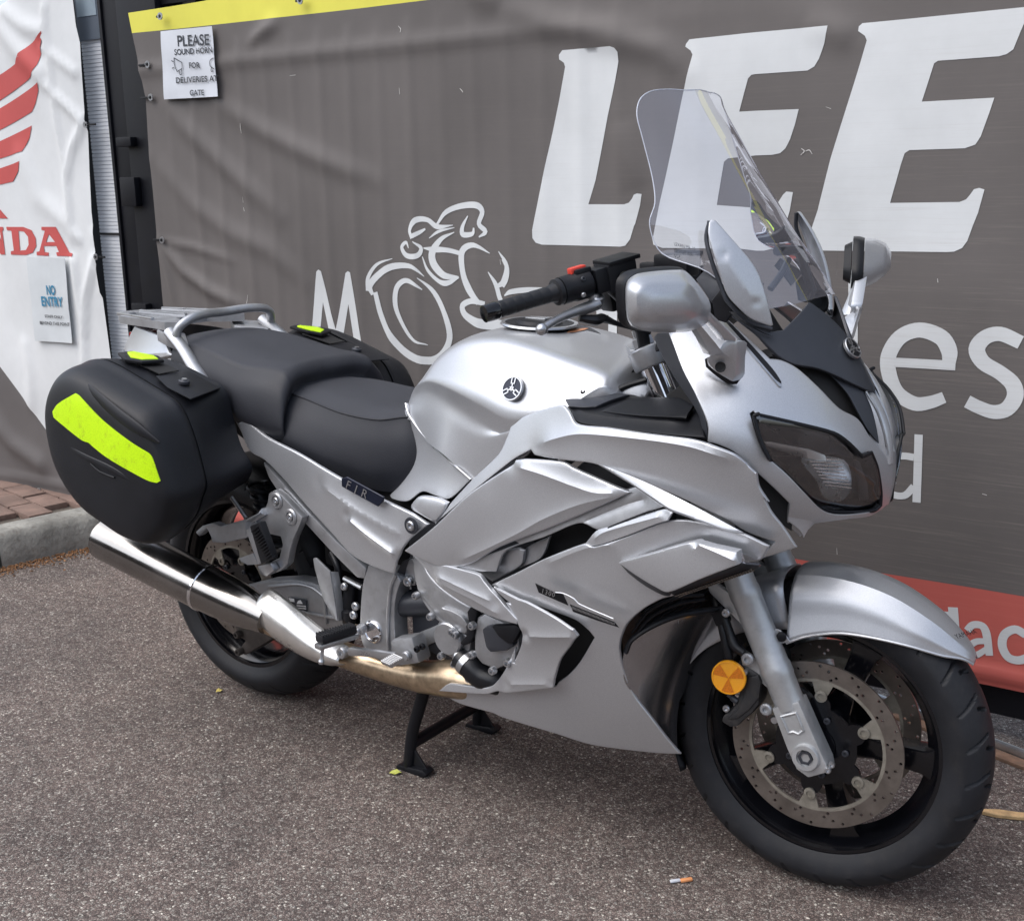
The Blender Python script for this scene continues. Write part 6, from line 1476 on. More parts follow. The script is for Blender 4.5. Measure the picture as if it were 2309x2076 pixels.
# black lid panel between tank and fairing
shell('glovebox_panel', [(-0.4667,-0.175,0.9204),(-0.4033,-0.145,0.9345),(-0.3437,-0.14,0.9343),(-0.2939,-0.14,0.934),(-0.2427,-0.15,0.9405),(-0.1875,-0.19,0.9384),(-0.1585,-0.225,0.9312),(-0.1252,-0.268,0.9032),(-0.1597,-0.27,0.9057),(-0.2204,-0.265,0.9032),(-0.3185,-0.255,0.9015),(-0.3974,-0.24,0.8965),(-0.4326,-0.208,0.9123)], M['plastic'], bike, d=(0, -.6, .8), r=.004, lift=.002, ridges=[([(-0.4379,-0.2,0.9117),(-0.3819,-0.22,0.9073),(-0.2797,-0.23,0.9089),(-0.1734,-0.24,0.9186)], .006, .02)])
shell('glovebox_lid', [(-0.3674,-0.205,0.9093),(-0.3319,-0.16,0.9301),(-0.2358,-0.165,0.9401),(-0.1823,-0.2,0.9394),(-0.1774,-0.235,0.9219),(-0.2844,-0.222,0.9141)], M['plastic'], bike, d=(0, -.6, .8), r=.003, lift=.011)
shell('glovebox_surround', [(-0.4647,-0.178,0.9211),(-0.4397,-0.152,0.9298),(-0.3998,-0.146,0.9355),(-0.3429,-0.146,0.9341),(-0.3638,-0.172,0.9278),(-0.3816,-0.198,0.9169),(-0.4057,-0.205,0.9145),(-0.436,-0.205,0.9134)], M['greyplastic'], bike, d=(0, -.6, .8), r=.003, lift=.009)
bolt('panel_bolt', A([(-0.4279,-0.168,0.928)][0]) + A((0, -.004, .012)), (0, -.6, .8), .006, M['plastic'], bike, mir=True)
shell('air_deflector', [(-0.3807,-0.135,0.9325),(-0.3636,-0.135,0.9465),(-0.3276,-0.12,0.9596),(-0.3191,-0.12,0.9481),(-0.3244,-0.13,0.932)], M['alu'], bike, d=(0, -.6, .8), r=.002)
tube('tank_front_cable', [(-0.3948,-0.14,0.9332),(-0.3636,-0.135,0.9514),(-0.3248,-0.12,0.966)], .006, M['hose'], bike, seg=8)
# ---- windscreen
SC = [
 [(-0.2929,-0.043,1.4773),(-0.3039,-0.09,1.4775),(-0.3124,-0.132,1.473),(-0.3189,-0.158,1.4589)],
 [(-0.2688,-0.045,1.4385),(-0.2869,-0.115,1.4411),(-0.3003,-0.16,1.4382),(-0.3167,-0.172,1.4328)],
 [(-0.2387,-0.048,1.3964),(-0.2698,-0.12,1.399),(-0.2867,-0.164,1.398),(-0.3053,-0.174,1.3973)],
 [(-0.1886,-0.052,1.323),(-0.2343,-0.128,1.3273),(-0.259,-0.168,1.3282),(-0.2823,-0.178,1.3287)],
 [(-0.1555,-0.054,1.2771),(-0.2097,-0.132,1.2821),(-0.2432,-0.176,1.2824),(-0.271,-0.188,1.2864)],
 [(-0.1282,-0.056,1.2387),(-0.1961,-0.136,1.2419),(-0.2383,-0.184,1.2438),(-0.2744,-0.2,1.2502)],
 [(-0.0998,-0.058,1.2007),(-0.1631,-0.136,1.1996),(-0.2068,-0.176,1.1988),(-0.2539,-0.192,1.2012)],
 [(-0.0717,-0.06,1.163),(-0.1149,-0.125,1.1596),(-0.1476,-0.155,1.1609),(-0.1763,-0.172,1.1704)],
 [(-0.0422,-0.062,1.118),(-0.0727,-0.1,1.1016),(-0.0938,-0.122,1.1028),(-0.1072,-0.138,1.1038)]]
SC2 = []
for s in SC:
    c, e_ = A(s[0]), A(s[-1])
    s = list(s) if s is SC[0] else [tuple(c)] + [(c[0] - (c[0] - e_[0]) * q ** 1.7, c[1] + (e_[1] - c[1]) * q, c[2] - (c[2] - e_[2]) * q ** 1.35) for q in (.4, .75)] + [tuple(e_)]
    SC2.append([(c[0] + .006, 0, c[2] + .002), (c[0] + .004, -.03, c[2] + .0015)] + list(s))
scr_o = loft('windscreen', SC2, M['screen'], bike, su=5, sv=5, angle=60, bu=(2,), label='tall clear windscreen')
edge_line = [s[-1] for s in SC]
tube('windscreen_edge', [SC2[0][0]] + list(SC2[0][2:]) + edge_line[1:], .0010, simple('cut_acrylic_edge', (.55, .58, .66), .25, 0, .05, spec=.8), scr_o, seg=6, mir=True, sub=5)
prt = [(-0.2169,-0.188,1.2231)][0]
for k, s in enumerate(('LEXAN MR-10', '(E) DOT 43R', 'AS-5')):
    flat_text('screen_print', s, A(prt) + A((.0, -.028, -.010 * k - .006)), A((.75, -.30, -.10)), A((-.18, -.1, 1)), .009, M['ink'], scr_o, th=.0008)
# silver wind deflectors beside the screen
df = [(-0.1684,-0.178,1.2582),(-0.1615,-0.176,1.2558),(-0.1359,-0.166,1.2255),(-0.1092,-0.15,1.19),(-0.0969,-0.142,1.1663),(-0.0909,-0.138,1.1473),(-0.0817,-0.132,1.1092),(-0.0732,-0.132,1.0822),(-0.0764,-0.136,1.0801),(-0.1027,-0.158,1.0942),(-0.1206,-0.176,1.1165),(-0.1317,-0.186,1.1335),(-0.1406,-0.19,1.157),(-0.1552,-0.194,1.2012),(-0.1678,-0.19,1.2333),(-0.1715,-0.182,1.2537)]
dfl = shell('wind_deflector', df, P, bike, ctrl=[(-0.116,-0.178,1.1755)], d=(.5, -.85, .1), r=.003, th=.005, lift=.004, ridges=[([(-0.1316,-0.2,1.2045),(-0.1047,-0.19,1.1606),(-0.0851,-0.17,1.1223)], .004, .03)])
tube('deflector_edge', [(-0.1712,-0.18,1.2559),(-0.1734,-0.186,1.2283),(-0.1628,-0.19,1.1961),(-0.1409,-0.186,1.1402),(-0.1337,-0.184,1.125),(-0.1068,-0.16,1.0906),(-0.0742,-0.135,1.0753)], .004, M['greyplastic'], bike, seg=8, mir=True)
shell('screen_bracket', [(-0.1659,-0.18,1.1243),(-0.1505,-0.18,1.1416),(-0.1326,-0.178,1.1161),(-0.1271,-0.178,1.1045),(-0.1407,-0.176,1.0869),(-0.1583,-0.178,1.0909)], M['plastic'], bike, r=.004)
shell('screen_bracket', [(-0.2038,-0.165,1.1562),(-0.1905,-0.16,1.1719),(-0.1556,-0.165,1.152),(-0.1486,-0.168,1.143),(-0.1709,-0.17,1.1183),(-0.1857,-0.168,1.1367)], M['greyplastic'], bike, r=.004)
shell('deflector_base', [(-0.1284,-0.186,1.1077),(-0.1129,-0.18,1.0936),(-0.0851,-0.15,1.0704),(-0.0664,-0.14,1.0632),(-0.091,-0.16,1.0784),(-0.1135,-0.19,1.1065)], M['plastic'], bike, d=(.6, -.8, 0), r=.002)
tube('screen_arm', [(-0.106,-0.05,1.2001),(-0.101,0.03,1.1976)] + [(-0.0797,0.05,1.1213)], .009, M['greyplastic'], bike, seg=8, sub=3)
tube('screen_brace', [(-0.1062,0,1.1821),(-0.1056,-0.03,1.1596),(-0.1125,-0.06,1.1348)], .006, M['greyplastic'], bike, seg=8)
lathe('horn_bowl', [(0, .020), (.01, .024), (.012, .018), (.004, .012), (.004, .0001)], [(-0.0757,0.055,1.1032)][0], (.9, -.3, .3), M['darkrec'], bike, seg=20)
# instruments
prism('instrument_cluster', [(-.33, -.11, 1.02), (-.22, -.13, 1.10), (-.19, -.10, 1.135), (-.19, .10, 1.135), (-.22, .13, 1.10), (-.33, .11, 1.02)], (-.04, 0, -.05), M['plastic'], bike, .008)
# ---- mirrors
def mirror_unit():
    rim = [(-0.158,-0.4832,1.17),(-0.1566,-0.4793,1.1862),(-0.1497,-0.4604,1.196),(-0.1352,-0.4206,1.1981),(-0.1245,-0.3911,1.1978),(-0.1176,-0.3723,1.1934),(-0.1094,-0.3498,1.1712),(-0.1002,-0.3244,1.1418),(-0.0985,-0.3198,1.1249),(-0.1009,-0.3262,1.106),(-0.1125,-0.3582,1.0966),(-0.1267,-0.3973,1.0979),(-0.1403,-0.4344,1.1026),(-0.1517,-0.466,1.1116),(-0.1565,-0.4791,1.1266)]
    f0 = [(-0.148,-0.4916,1.1711),(-0.1464,-0.4869,1.1843),(-0.1404,-0.4705,1.1924),(-0.1273,-0.4346,1.1943),(-0.1148,-0.4003,1.1936),(-0.108,-0.3816,1.1908),(-0.1001,-0.3599,1.1724),(-0.091,-0.3349,1.1432),(-0.0895,-0.3306,1.1265),(-0.0921,-0.3379,1.1076),(-0.1042,-0.3712,1.0978),(-0.1184,-0.4102,1.0999),(-0.1323,-0.4483,1.1047),(-0.1433,-0.4784,1.1145),(-0.1472,-0.4891,1.1292)]
    f1 = [(-0.1331,-0.511,1.1715),(-0.131,-0.5052,1.1835),(-0.1251,-0.489,1.19),(-0.1139,-0.4583,1.1908),(-0.1016,-0.4245,1.19),(-0.0954,-0.4073,1.1869),(-0.089,-0.3897,1.1723),(-0.0805,-0.3664,1.1447),(-0.079,-0.3623,1.1303),(-0.0817,-0.3696,1.1158),(-0.0922,-0.3985,1.1063),(-0.1052,-0.4344,1.1071),(-0.1189,-0.4719,1.1118),(-0.1288,-0.4992,1.1225),(-0.1322,-0.5085,1.135)]
    f2 = [(-0.1132,-0.5167,1.1672),(-0.1115,-0.5121,1.1772),(-0.1065,-0.4983,1.1813),(-0.0979,-0.4748,1.1808),(-0.0875,-0.4461,1.1791),(-0.0804,-0.4267,1.1773),(-0.0764,-0.4155,1.1691),(-0.0713,-0.4015,1.1485),(-0.0703,-0.3988,1.1364),(-0.072,-0.4036,1.1269),(-0.0801,-0.4257,1.119),(-0.092,-0.4586,1.1191),(-0.1038,-0.4908,1.124),(-0.1106,-0.5096,1.1343),(-0.1132,-0.5166,1.1482)]
    f3 = [(-0.0931,-0.4946,1.1584),(-0.0915,-0.4899,1.1637),(-0.0889,-0.4829,1.1651),(-0.0846,-0.4711,1.1646),(-0.0802,-0.4591,1.1636),(-0.0767,-0.4495,1.1615),(-0.0741,-0.4422,1.1571),(-0.0714,-0.4348,1.1497),(-0.0709,-0.4334,1.1438),(-0.0722,-0.437,1.1383),(-0.0766,-0.4491,1.1345),(-0.0849,-0.4719,1.1355),(-0.0905,-0.4873,1.1387),(-0.0927,-0.4933,1.145),(-0.0935,-0.4957,1.1518)]
    for sg in (1, -1):
        f = lambda L: [(a, y * sg, z) for a, y, z in L]
        m_ = loft('mirror', [f(f0), f(f1), f(f2), f(f3)], P, bike, su=3, sv=4, bv=(2,), mirror=False, closed=True, cap=(True, True), angle=60, label='silver rear-view mirror on a forked stalk')
        loft('mirror_rim', [f([(a - .012, y, z) for a, y, z in rim]), f(rim), f([(a - .001, y, z) for a, y, z in f0])], M['plastic'], m_, su=3, sv=2, mirror=False, closed=True, cap=(True, False), angle=40)
        gl = f([(a - .040, y + .012, z) for a, y, z in rim]); c_ = A(gl).mean(0)
        loft('mirror_glass', [list(A(gl) + (c_ - A(gl)) * .38), list(A(gl) + (c_ - A(gl)) * .98)], M['chrome'], m_, su=3, sv=1, mirror=False, closed=True)
        bc = A(rim).mean(0)
        q0, q1 = [tuple(A(p) + A((-.0125, .004, 0)) + (bc - A(p)) * .20) for p in rim], [tuple(A(p) + A((-.026, .010, 0)) + (bc - A(p)) * .34) for p in rim]
        loft('mirror_back', [f(q0), f(q1)], M['plastic'], m_, su=3, sv=2, mirror=False, closed=True, cap=(True, True), angle=40)
        prism('stalk_prong', f([(-0.101,-0.365,1.1148),(-0.0938,-0.35,1.1037),(-0.0858,-0.32,1.0759),(-0.0795,-0.298,1.0536),(-0.1009,-0.305,1.0509),(-0.1,-0.335,1.081),(-0.1012,-0.362,1.1057)]), (-.02, sg * .012, 0), P, m_, .004)
        prism('stalk_prong', f([(-0.0884,-0.355,1.1341),(-0.0846,-0.34,1.1256),(-0.069,-0.28,1.0783),(-0.0707,-0.276,1.0693),(-0.0822,-0.295,1.0751),(-0.0832,-0.305,1.0847),(-0.0861,-0.35,1.1164)]), (-.02, sg * .012, 0), P, m_, .004)
        prism('stalk_base', f([(-0.1081,-0.3,1.0497),(-0.0898,-0.3,1.0626),(-0.0819,-0.298,1.0755),(-0.0688,-0.28,1.072),(-0.0731,-0.272,1.0431),(-0.0767,-0.264,1.0139),(-0.0839,-0.262,1.0022),(-0.1076,-0.272,1.019),(-0.1193,-0.282,1.0303),(-0.1168,-0.292,1.0426)]), (.004, sg * .030, 0), P, m_, .008)
        lathe('stalk_recess', [(0, .009), (.002, .0085), (-.002, .0005)], f([(-0.094,-0.2845,1.0305)])[0], (.3, -.95 * sg, .1), M['darkrec'], m_, seg=16)
        shell('stalk_gasket', f([(-0.1376,-0.255,1.0361),(-0.1262,-0.255,1.0424),(-0.0952,-0.25,1.032),(-0.0812,-0.242,1.0211),(-0.0804,-0.238,1.0054),(-0.0872,-0.238,0.996),(-0.1006,-0.242,0.9955),(-0.1219,-0.248,1.01),(-0.1359,-0.254,1.0229)]), M['plastic'], m_, d=(.3, -.95 * sg, .1), r=.003, mir=False)
mirror_unit()

# ------------------------------------------------------------------ steered assembly: forks, wheel, mudguard, handlebars
ST = 0.109655
def steer_xf(V):
    a = R(26); ax = np.array([-math.sin(a), 0, math.cos(a)]); o = np.array([-.0335 * math.cos(a), 0, .30 - .0335 * math.sin(a)])
    v = V - o; c, s = math.cos(ST), math.sin(ST)
    return o + v * c + np.cross(ax, v) * s + np.outer(v @ ax, ax) * (1 - c)
XF[0] = steer_xf
FA = np.array([-math.sin(R(26)), 0, math.cos(R(26))])          # up along the fork
def fk(t, y=-.105, dx=0): return A((0, y, .30)) + FA * t + A((dx, 0, 0))
fork = empty('front_fork'); fork.parent = bike
for sg in (-1, 1):
    y = .105 * sg
    leg = lathe('fork_slider', [(.085, .024), (.088, .0275), (.145, .028), (.150, .0295), (.168, .0295), (.172, .0278), (.30, .0278), (.305, .0292), (.318, .0292), (.322, .0278), (.50, .0295), (.55, .032), (.60, .034)], (0, y, .30), FA, M['forkpaint'], fork, seg=36, hint=(0, 1, 0), angle=28)
    lathe('fork_tube', [(.60, .0245), (.79, .0245)], (0, y, .30), FA, M['chrome'], fork, seg=36, hint=(0, 1, 0))
    lathe('dust_seal', [(.598, .029), (.606, .029), (.606, .0245)], (0, y, .30), FA, M['plastic'], fork, seg=30, hint=(0, 1, 0))
    # axle clamp
    x_ = A((1, 0, 0)); px = np.cross(FA, (0, 1, 0)); px = px / np.linalg.norm(px)
    if px[0] < 0: px = -px
    cl = [A((0, y - .028 * sg * -1 * -1, .30))]
    o0 = A((0, y + sg * .024, .30))
    pts = [o0 + px * u + FA * v for u, v in ((-.027, .10), (.027, .10), (.029, .03), (.031, -.02), (.028, -.036), (-.012, -.038), (-.027, -.018), (-.029, .02))]
    prism('axle_clamp', pts, (0, -sg * .048, 0), M['forkpaint'], fork, .004)
    rb = [o0 + A((0, sg * .001, 0)) + px * u + FA * v for u, v in ((-.015, .082), (.015, .082), (.015, .048), (.004, .044), (-.004, .050), (-.014, .050))]
    tube('clamp_rib', rb, .0025, M['forkpaint'], fork, seg=6, closed=True, sub=3, ang=30)
    lathe('axle', [(0, .0255), (.005, .0255), (.008, .0235), (.008, .0160), (.003, .0155), (.003, .0001)], o0, (0, sg, 0), M['forkpaint'], fork, seg=32)
    lathe('axle_socket', [(.002, .0148), (.006, .014), (.006, .0092), (.0, .0088), (0, .0001)], o0, (0, sg, 0), M['greyplastic'], fork, seg=6)
    bolt('pinch_bolt', o0 + px * .029 + FA * -.032 + A((0, -sg * .004, 0)), (px * .2 + A((0, sg, 0))), .006, M['alubright'], fork, .008)
    bolt('pinch_bolt', o0 + px * .037 + FA * -.026 + A((0, -sg * .010, 0)), (px * .2 + A((0, sg, 0))), .006, M['alubright'], fork, .008)
    bolt('clamp_bolt', o0 + px * -.036 + FA * .075 + A((0, -sg * .02, 0)), (A((0, sg, 0))), .008, M['alubright'], fork, .010, socket=False)
    # top yoke ring and cap
    lathe('yoke_clamp', [(.758, .032), (.762, .0345), (.794, .0345), (.797, .032), (.797, .0245), (.758, .0245), (.758, .032)], (0, y, .30), FA, M['alu'], fork, seg=32, hint=(0, 1, 0))
    lathe('fork_cap', [(.800, .022), (.816, .021), (.818, .014), (.834, .013), (.836, .0001)], (0, y, .30), FA, M['alubright'], fork, seg=6, hint=(0, 1, 0))
    lathe('preload_screw', [(.834, .006), (.850, .006), (.850, .0001)], (0, y, .30), FA, M['plastic'], fork, seg=10, hint=(0, 1, 0))
    # caliper bracket lugs
    prism('caliper_lug', [fk(.30, y + sg * .004, -.022), fk(.335, y + sg * .004, -.07), fk(.30, y + sg * .004, -.072), fk(.24, y + sg * .004, -.03)], (0, -sg * .014, 0), M['forkpaint'], fork, .003)
    prism('caliper_lug', [fk(.17, y + sg * .004, -.020), fk(.19, y + sg * .004, -.058), fk(.155, y + sg * .004, -.066), fk(.11, y + sg * .004, -.024)], (0, -sg * .014, 0), M['forkpaint'], fork, .003)
for z_, nm in ((.765, 'upper_yoke'), (.60, 'lower_yoke')):
    c = fk(z_, 0)
    prism(nm, [c + A((.03, -.105, .0)), c + A((-.035, -.105, 0)), c + A((-.075, -.04, 0)), c + A((-.075, .04, 0)), c + A((-.035, .105, 0)), c + A((.03, .105, 0)), c + A((.02, .0, 0))], FA * .028, M['alu'], fork, .005)
# mudguard
mg = []
def pol(th, r_, y): return (r_ * math.cos(R(th)), y, .30 + r_ * math.sin(R(th)))
spec = [(38, .3215, .0, 37.5, .322, .008, 37, .319, .014, 37, .316, .018), (41, .325, 0, 41, .324, .018, 40, .318, .030, 40.5, .311, .034), (46, .326, 0, 46, .322, .030, 45.5, .308, .046, 45.5, .292, .053), (55, .3265, 0, 55, .320, .040, 55, .297, .060, 55.5, .268, .070),
        (68, .327, 0, 68, .319, .046, 69, .289, .066, 69, .244, .080), (80, .328, 0, 80, .318, .050, 82, .287, .070, 82, .229, .086), (92, .328, 0, 92, .318, .052, 94, .287, .074, 96, .214, .094), (101, .326, 0, 101, .318, .054, 102, .290, .078, 106, .204, .100)]
for s in spec:
    q = [pol(s[0], s[1], 0), pol(s[3], s[4], -s[5]), pol(s[6], s[7], -s[8]), pol(s[9], s[10], -s[11])]
    mg.append([q[0], tuple((A(q[0]) + A(q[1])) / 2 + A((0, 0, .0015))), q[1], q[2], tuple((A(q[2]) + A(q[3])) / 2), q[3]])
guard = loft('front_mudguard', mg, P, bike, su=5, sv=6, bu=(2,), angle=26, label='pointed silver front mudguard')
guard.modifiers.new('thickness', 'SOLIDIFY').thickness = .0025
tube('mudguard_lip', [s[-1] for s in mg], .0024, P, guard, seg=6, mir=True, sub=6)
crn = [(105, .322), (125, .318), (145, .313), (160, .308), (170, .303)]
rear = [[pol(a, r_, 0), pol(a, r_ - .002, -.035), pol(a, r_ - .012, -.058), pol(a, r_ - .03, -.070), pol(a, e_, -.074)] for (a, r_), e_ in zip(crn, (.222, .240, .262, .280, .292))]
rg = loft('rear_guard_section', rear, P, guard, su=4, sv=5, angle=30)
rg.modifiers.new('thickness', 'SOLIDIFY').thickness = .0025
flap = [[pol(a, r_, 0), pol(a, r_ - .002, -.035), pol(a, r_ - .014, -.062), pol(a, e_, -.070)] for a, r_, e_ in ((168, .3055, .288), (182, .304, .285), (196, .300, .288), (204, .296, .290))]
fl = loft('mud_flap', flap, M['plastic'], guard, su=4, sv=4, angle=30); fl.modifiers.new('thickness', 'SOLIDIFY').thickness = .003
for sg in (-1, 1):
    prism('guard_tab', [(x, sg * (y - .001) * -1, z) for x, y, z in [(-0.0882,-0.1035,0.5204),(-0.0697,-0.1035,0.5205),(-0.0571,-0.1035,0.5128),(-0.0472,-0.1035,0.5009),(-0.0683,-0.1035,0.4931),(-0.0773,-0.1035,0.499)]] if sg > 0 else [(x, y, z) for x, y, z in [(-0.0882,-0.1035,0.5204),(-0.0697,-0.1035,0.5205),(-0.0571,-0.1035,0.5128),(-0.0472,-0.1035,0.5009),(-0.0683,-0.1035,0.4931),(-0.0773,-0.1035,0.499)]], (0, -sg * .003, 0), M['forkpaint'], guard, .001, 1)
    c = A([(-0.0631,-0.107,0.5095)][0]) * A((1, -sg, 1))
    lathe('guard_plug', [(0, .0095), (.003, .009), (.0045, .006), (.005, .0001)], c, (0, sg, 0), M['plastic'], guard, seg=20)
fy = pol(48, .330, 0); 
tx_o = A(pol(46.5, .3262, -.040)); ny = A((math.cos(R(50)), -.34, math.sin(R(50)))); ny /= np.linalg.norm(ny)
exx = A((0.32, .93, -.14)); exx -= exx @ ny * ny; exx /= np.linalg.norm(exx)
flat_text('maker_lettering', 'YAMAHA', tx_o + ny * .0015, exx, np.cross(ny, exx), .0135, M['plastic'], guard, th=.0012, offset=.01)
lathe('stem_cover', [(-.02, .030), (.04, .034), (.10, .034)], fk(.40, .0, -.03), FA, M['greyplastic'], guard, seg=28)

# wheels
def tyre(name, R0, w, cx, cz, parent, treads, seed):
    NA, NB = 900, 48
    hw = w / 2
    V = np.zeros((NA, NB, 3)); t = np.linspace(0, 2 * PI, NA, endpoint=False)
    u = np.linspace(-1, 1, NB)
    # profile: tread crown then sidewall curving to the bead
    prof = []
    for q in u:
        a = abs(q)
        if a < .72:
            ph = a / .72 * R(72); y = hw * math.sin(ph) / math.sin(R(72)) ; r_ = R0 - hw * .92 * (1 - math.cos(ph)) 
        else:
            b = (a - .72) / .28; r1 = R0 - hw * .92 * (1 - math.cos(R(72))); y = hw * (1 - .20 * b ** 1.6 + .03 * math.sin(PI * b)); r_ = r1 + (.2215 - r1) * b
        prof.append((math.copysign(y, q), r_))
    for i in range(NA):
        for j, (y, r_) in enumerate(prof):
            g = 0
            a = abs(u[j])
            if .06 < a < .72:
                sgn = 1 if u[j] > 0 else -1
                for (n, s0, e0, sl, wd, dp, ph0) in treads:
                    if s0 < a < e0:
                        x = (t[i] / (2 * PI) * n + sl * (a - s0) + ph0 + (.5 if sgn > 0 else 0)) % 1
                        d_ = min(x, 1 - x) * (2 * PI * R0 / n)
                        if d_ < wd: g = max(g, dp)
            rr = r_ - g
            V[i, j] = (cx + rr * math.cos(t[i]), y, cz + rr * math.sin(t[i]))
    V = V.reshape(-1, 3); F = []
    for i in range(NA):
        i2 = (i + 1) % NA
        for j in range(NB - 1): F.append((i * NB + j, i2 * NB + j, i2 * NB + j + 1, i * NB + j + 1))
    o = finish(name, V, F, M['rubber'], parent, angle=50)
    for sg in (-1, 1):
        for rr, dy in ((.236, .004), (.231, .0035)):
            pass
    return o
def rim(cx, cz, wd, parent):
    h = wd / 2
    prof = [(-h, .2235), (-h, .2145), (-h + .008, .213), (-h + .014, .2075), (-h + .035, .196), (0, .186), (h - .035, .196), (h - .014, .2075), (h - .008, .213), (h, .2145), (h, .2235), (h - .006, .2235), (h - .010, .218), (-h + .010, .218), (-h + .006, .2235), (-h, .2235)]
    return lathe('rim', prof, (cx, 0, cz), (0, 1, 0), M['rim'], parent, seg=120, angle=30)
def spokes(cx, cz, n, ph, parent, hubr, yoff=0, wdt=.05):
    for k in range(n):
        a = ph + 2 * PI * k / n; dx = A((math.cos(a), 0, math.sin(a))); dt = A((-math.sin(a), 0, math.cos(a))); c = A((cx, 0, cz))
        pts = [(hubr * .8, -.032), (.10, -.019), (.185, -.024), (.203, -.034), (.203, .034), (.185, .024), (.10, .019), (hubr * .8, .032)]
        o_ = [c + dx * r_ + dt * s_ + A((0, wdt / 2, 0)) for r_, s_ in pts]
        sp_ = prism('spoke', o_, (0, -wdt, 0), M['rim'], parent, .006)
        for sg in (-1, 1):
            g_ = [c + dx * r_ + dt * s_ + A((0, sg * (wdt / 2 + .0008), 0)) for r_, s_ in ((.075, -.007), (.175, -.010), (.175, .010), (.075, .007))]
fw_ = empty('front_wheel'); fw_.parent = bike
tyre('tyre', .300, .122, 0, .30, fw_, [(26, .22, .70, .75, .0036, .009, 0), (26, .08, .30, -.6, .0030, .008, .45)], 1)
rim(0, .30, .094, fw_)
spokes(0, .30, 5, R(-3), fw_, .045, wdt=.046)
lathe('hub', [(-.070, .022), (-.070, .036), (-.060, .042), (-.045, .048), (0, .038), (.045, .048), (.060, .042), (.070, .036), (.070, .022)], (0, 0, .30), (0, 1, 0), M['rim'], fw_, seg=40)
def rotor(cx, cz, y, Ro, Ri, parent, sg, nb=6, ph=0, holes=16):
    def wave(r0, amp, wd):
        L = []
        for i in range(180):
            a = 2 * PI * i / 180; m_ = ((a - ph) * nb / (2 * PI)) % 1; m_ = min(m_, 1 - m_) * 2
            q = max(0, 1 - (m_ / wd) ** 2) ** .7; L.append(((r0 + amp * q) * math.cos(a), (r0 + amp * q) * math.sin(a)))
        return L
    hs2 = []
    for i in range(holes):
        for k, (rr, da) in enumerate(((Ro - .006, 0), (Ro - .0135, .11), (Ro - .021, .22), (Ro - .028, .16))):
            a = 2 * PI * i / holes + da
            hs2.append(circ(rr * math.cos(a), rr * math.sin(a), .0030, 8))
    plate('brake_disc', circ(0, 0, Ro, 120), [circ(0, 0, Ri, 110)] + hs2, .005, (cx, y + .0025, cz), (0, 0, 1), (1, 0, 0), M['rotor'], parent)
    plate('disc_arms', circ(0, 0, Ri + .0005, 110), [wave(Ri - .006, -.034, .30)], .0046, (cx, y + .0023, cz), (0, 0, 1), (1, 0, 0), M['rotorin'], parent)
    plate('disc_carrier', wave(Ri - .052, .022, .5), [circ(0, 0, .038, 40)], .006, (cx, y + .004, cz), (0, 0, 1), (1, 0, 0), M['rim'], parent)
    for k in range(nb):
        a = 2 * PI * k / nb + ph; c = A((cx + (Ri - .031) * math.sin(a), y + sg * .003, cz + (Ri - .031) * math.cos(a)))
        lathe('disc_button', [(0, .0115), (.003, .0110), (.0038, .0062), (.001, .0058), (.001, .0001)], c, (0, sg, 0), M['rotorin'], parent, seg=18)
    for k in range(5):
        a = 2 * PI * k / 5 + ph + .3; c = A((cx + .056 * math.sin(a), y + sg * .004, cz + .056 * math.cos(a)))
        bolt('disc_bolt', c, (0, sg, 0), .0065, M['greyplastic'], parent, .005)
for sg in (-1, 1): rotor(0, .30, sg * .068, .160, .128, fw_, sg, 6, R(3))
XFw = XF[0]
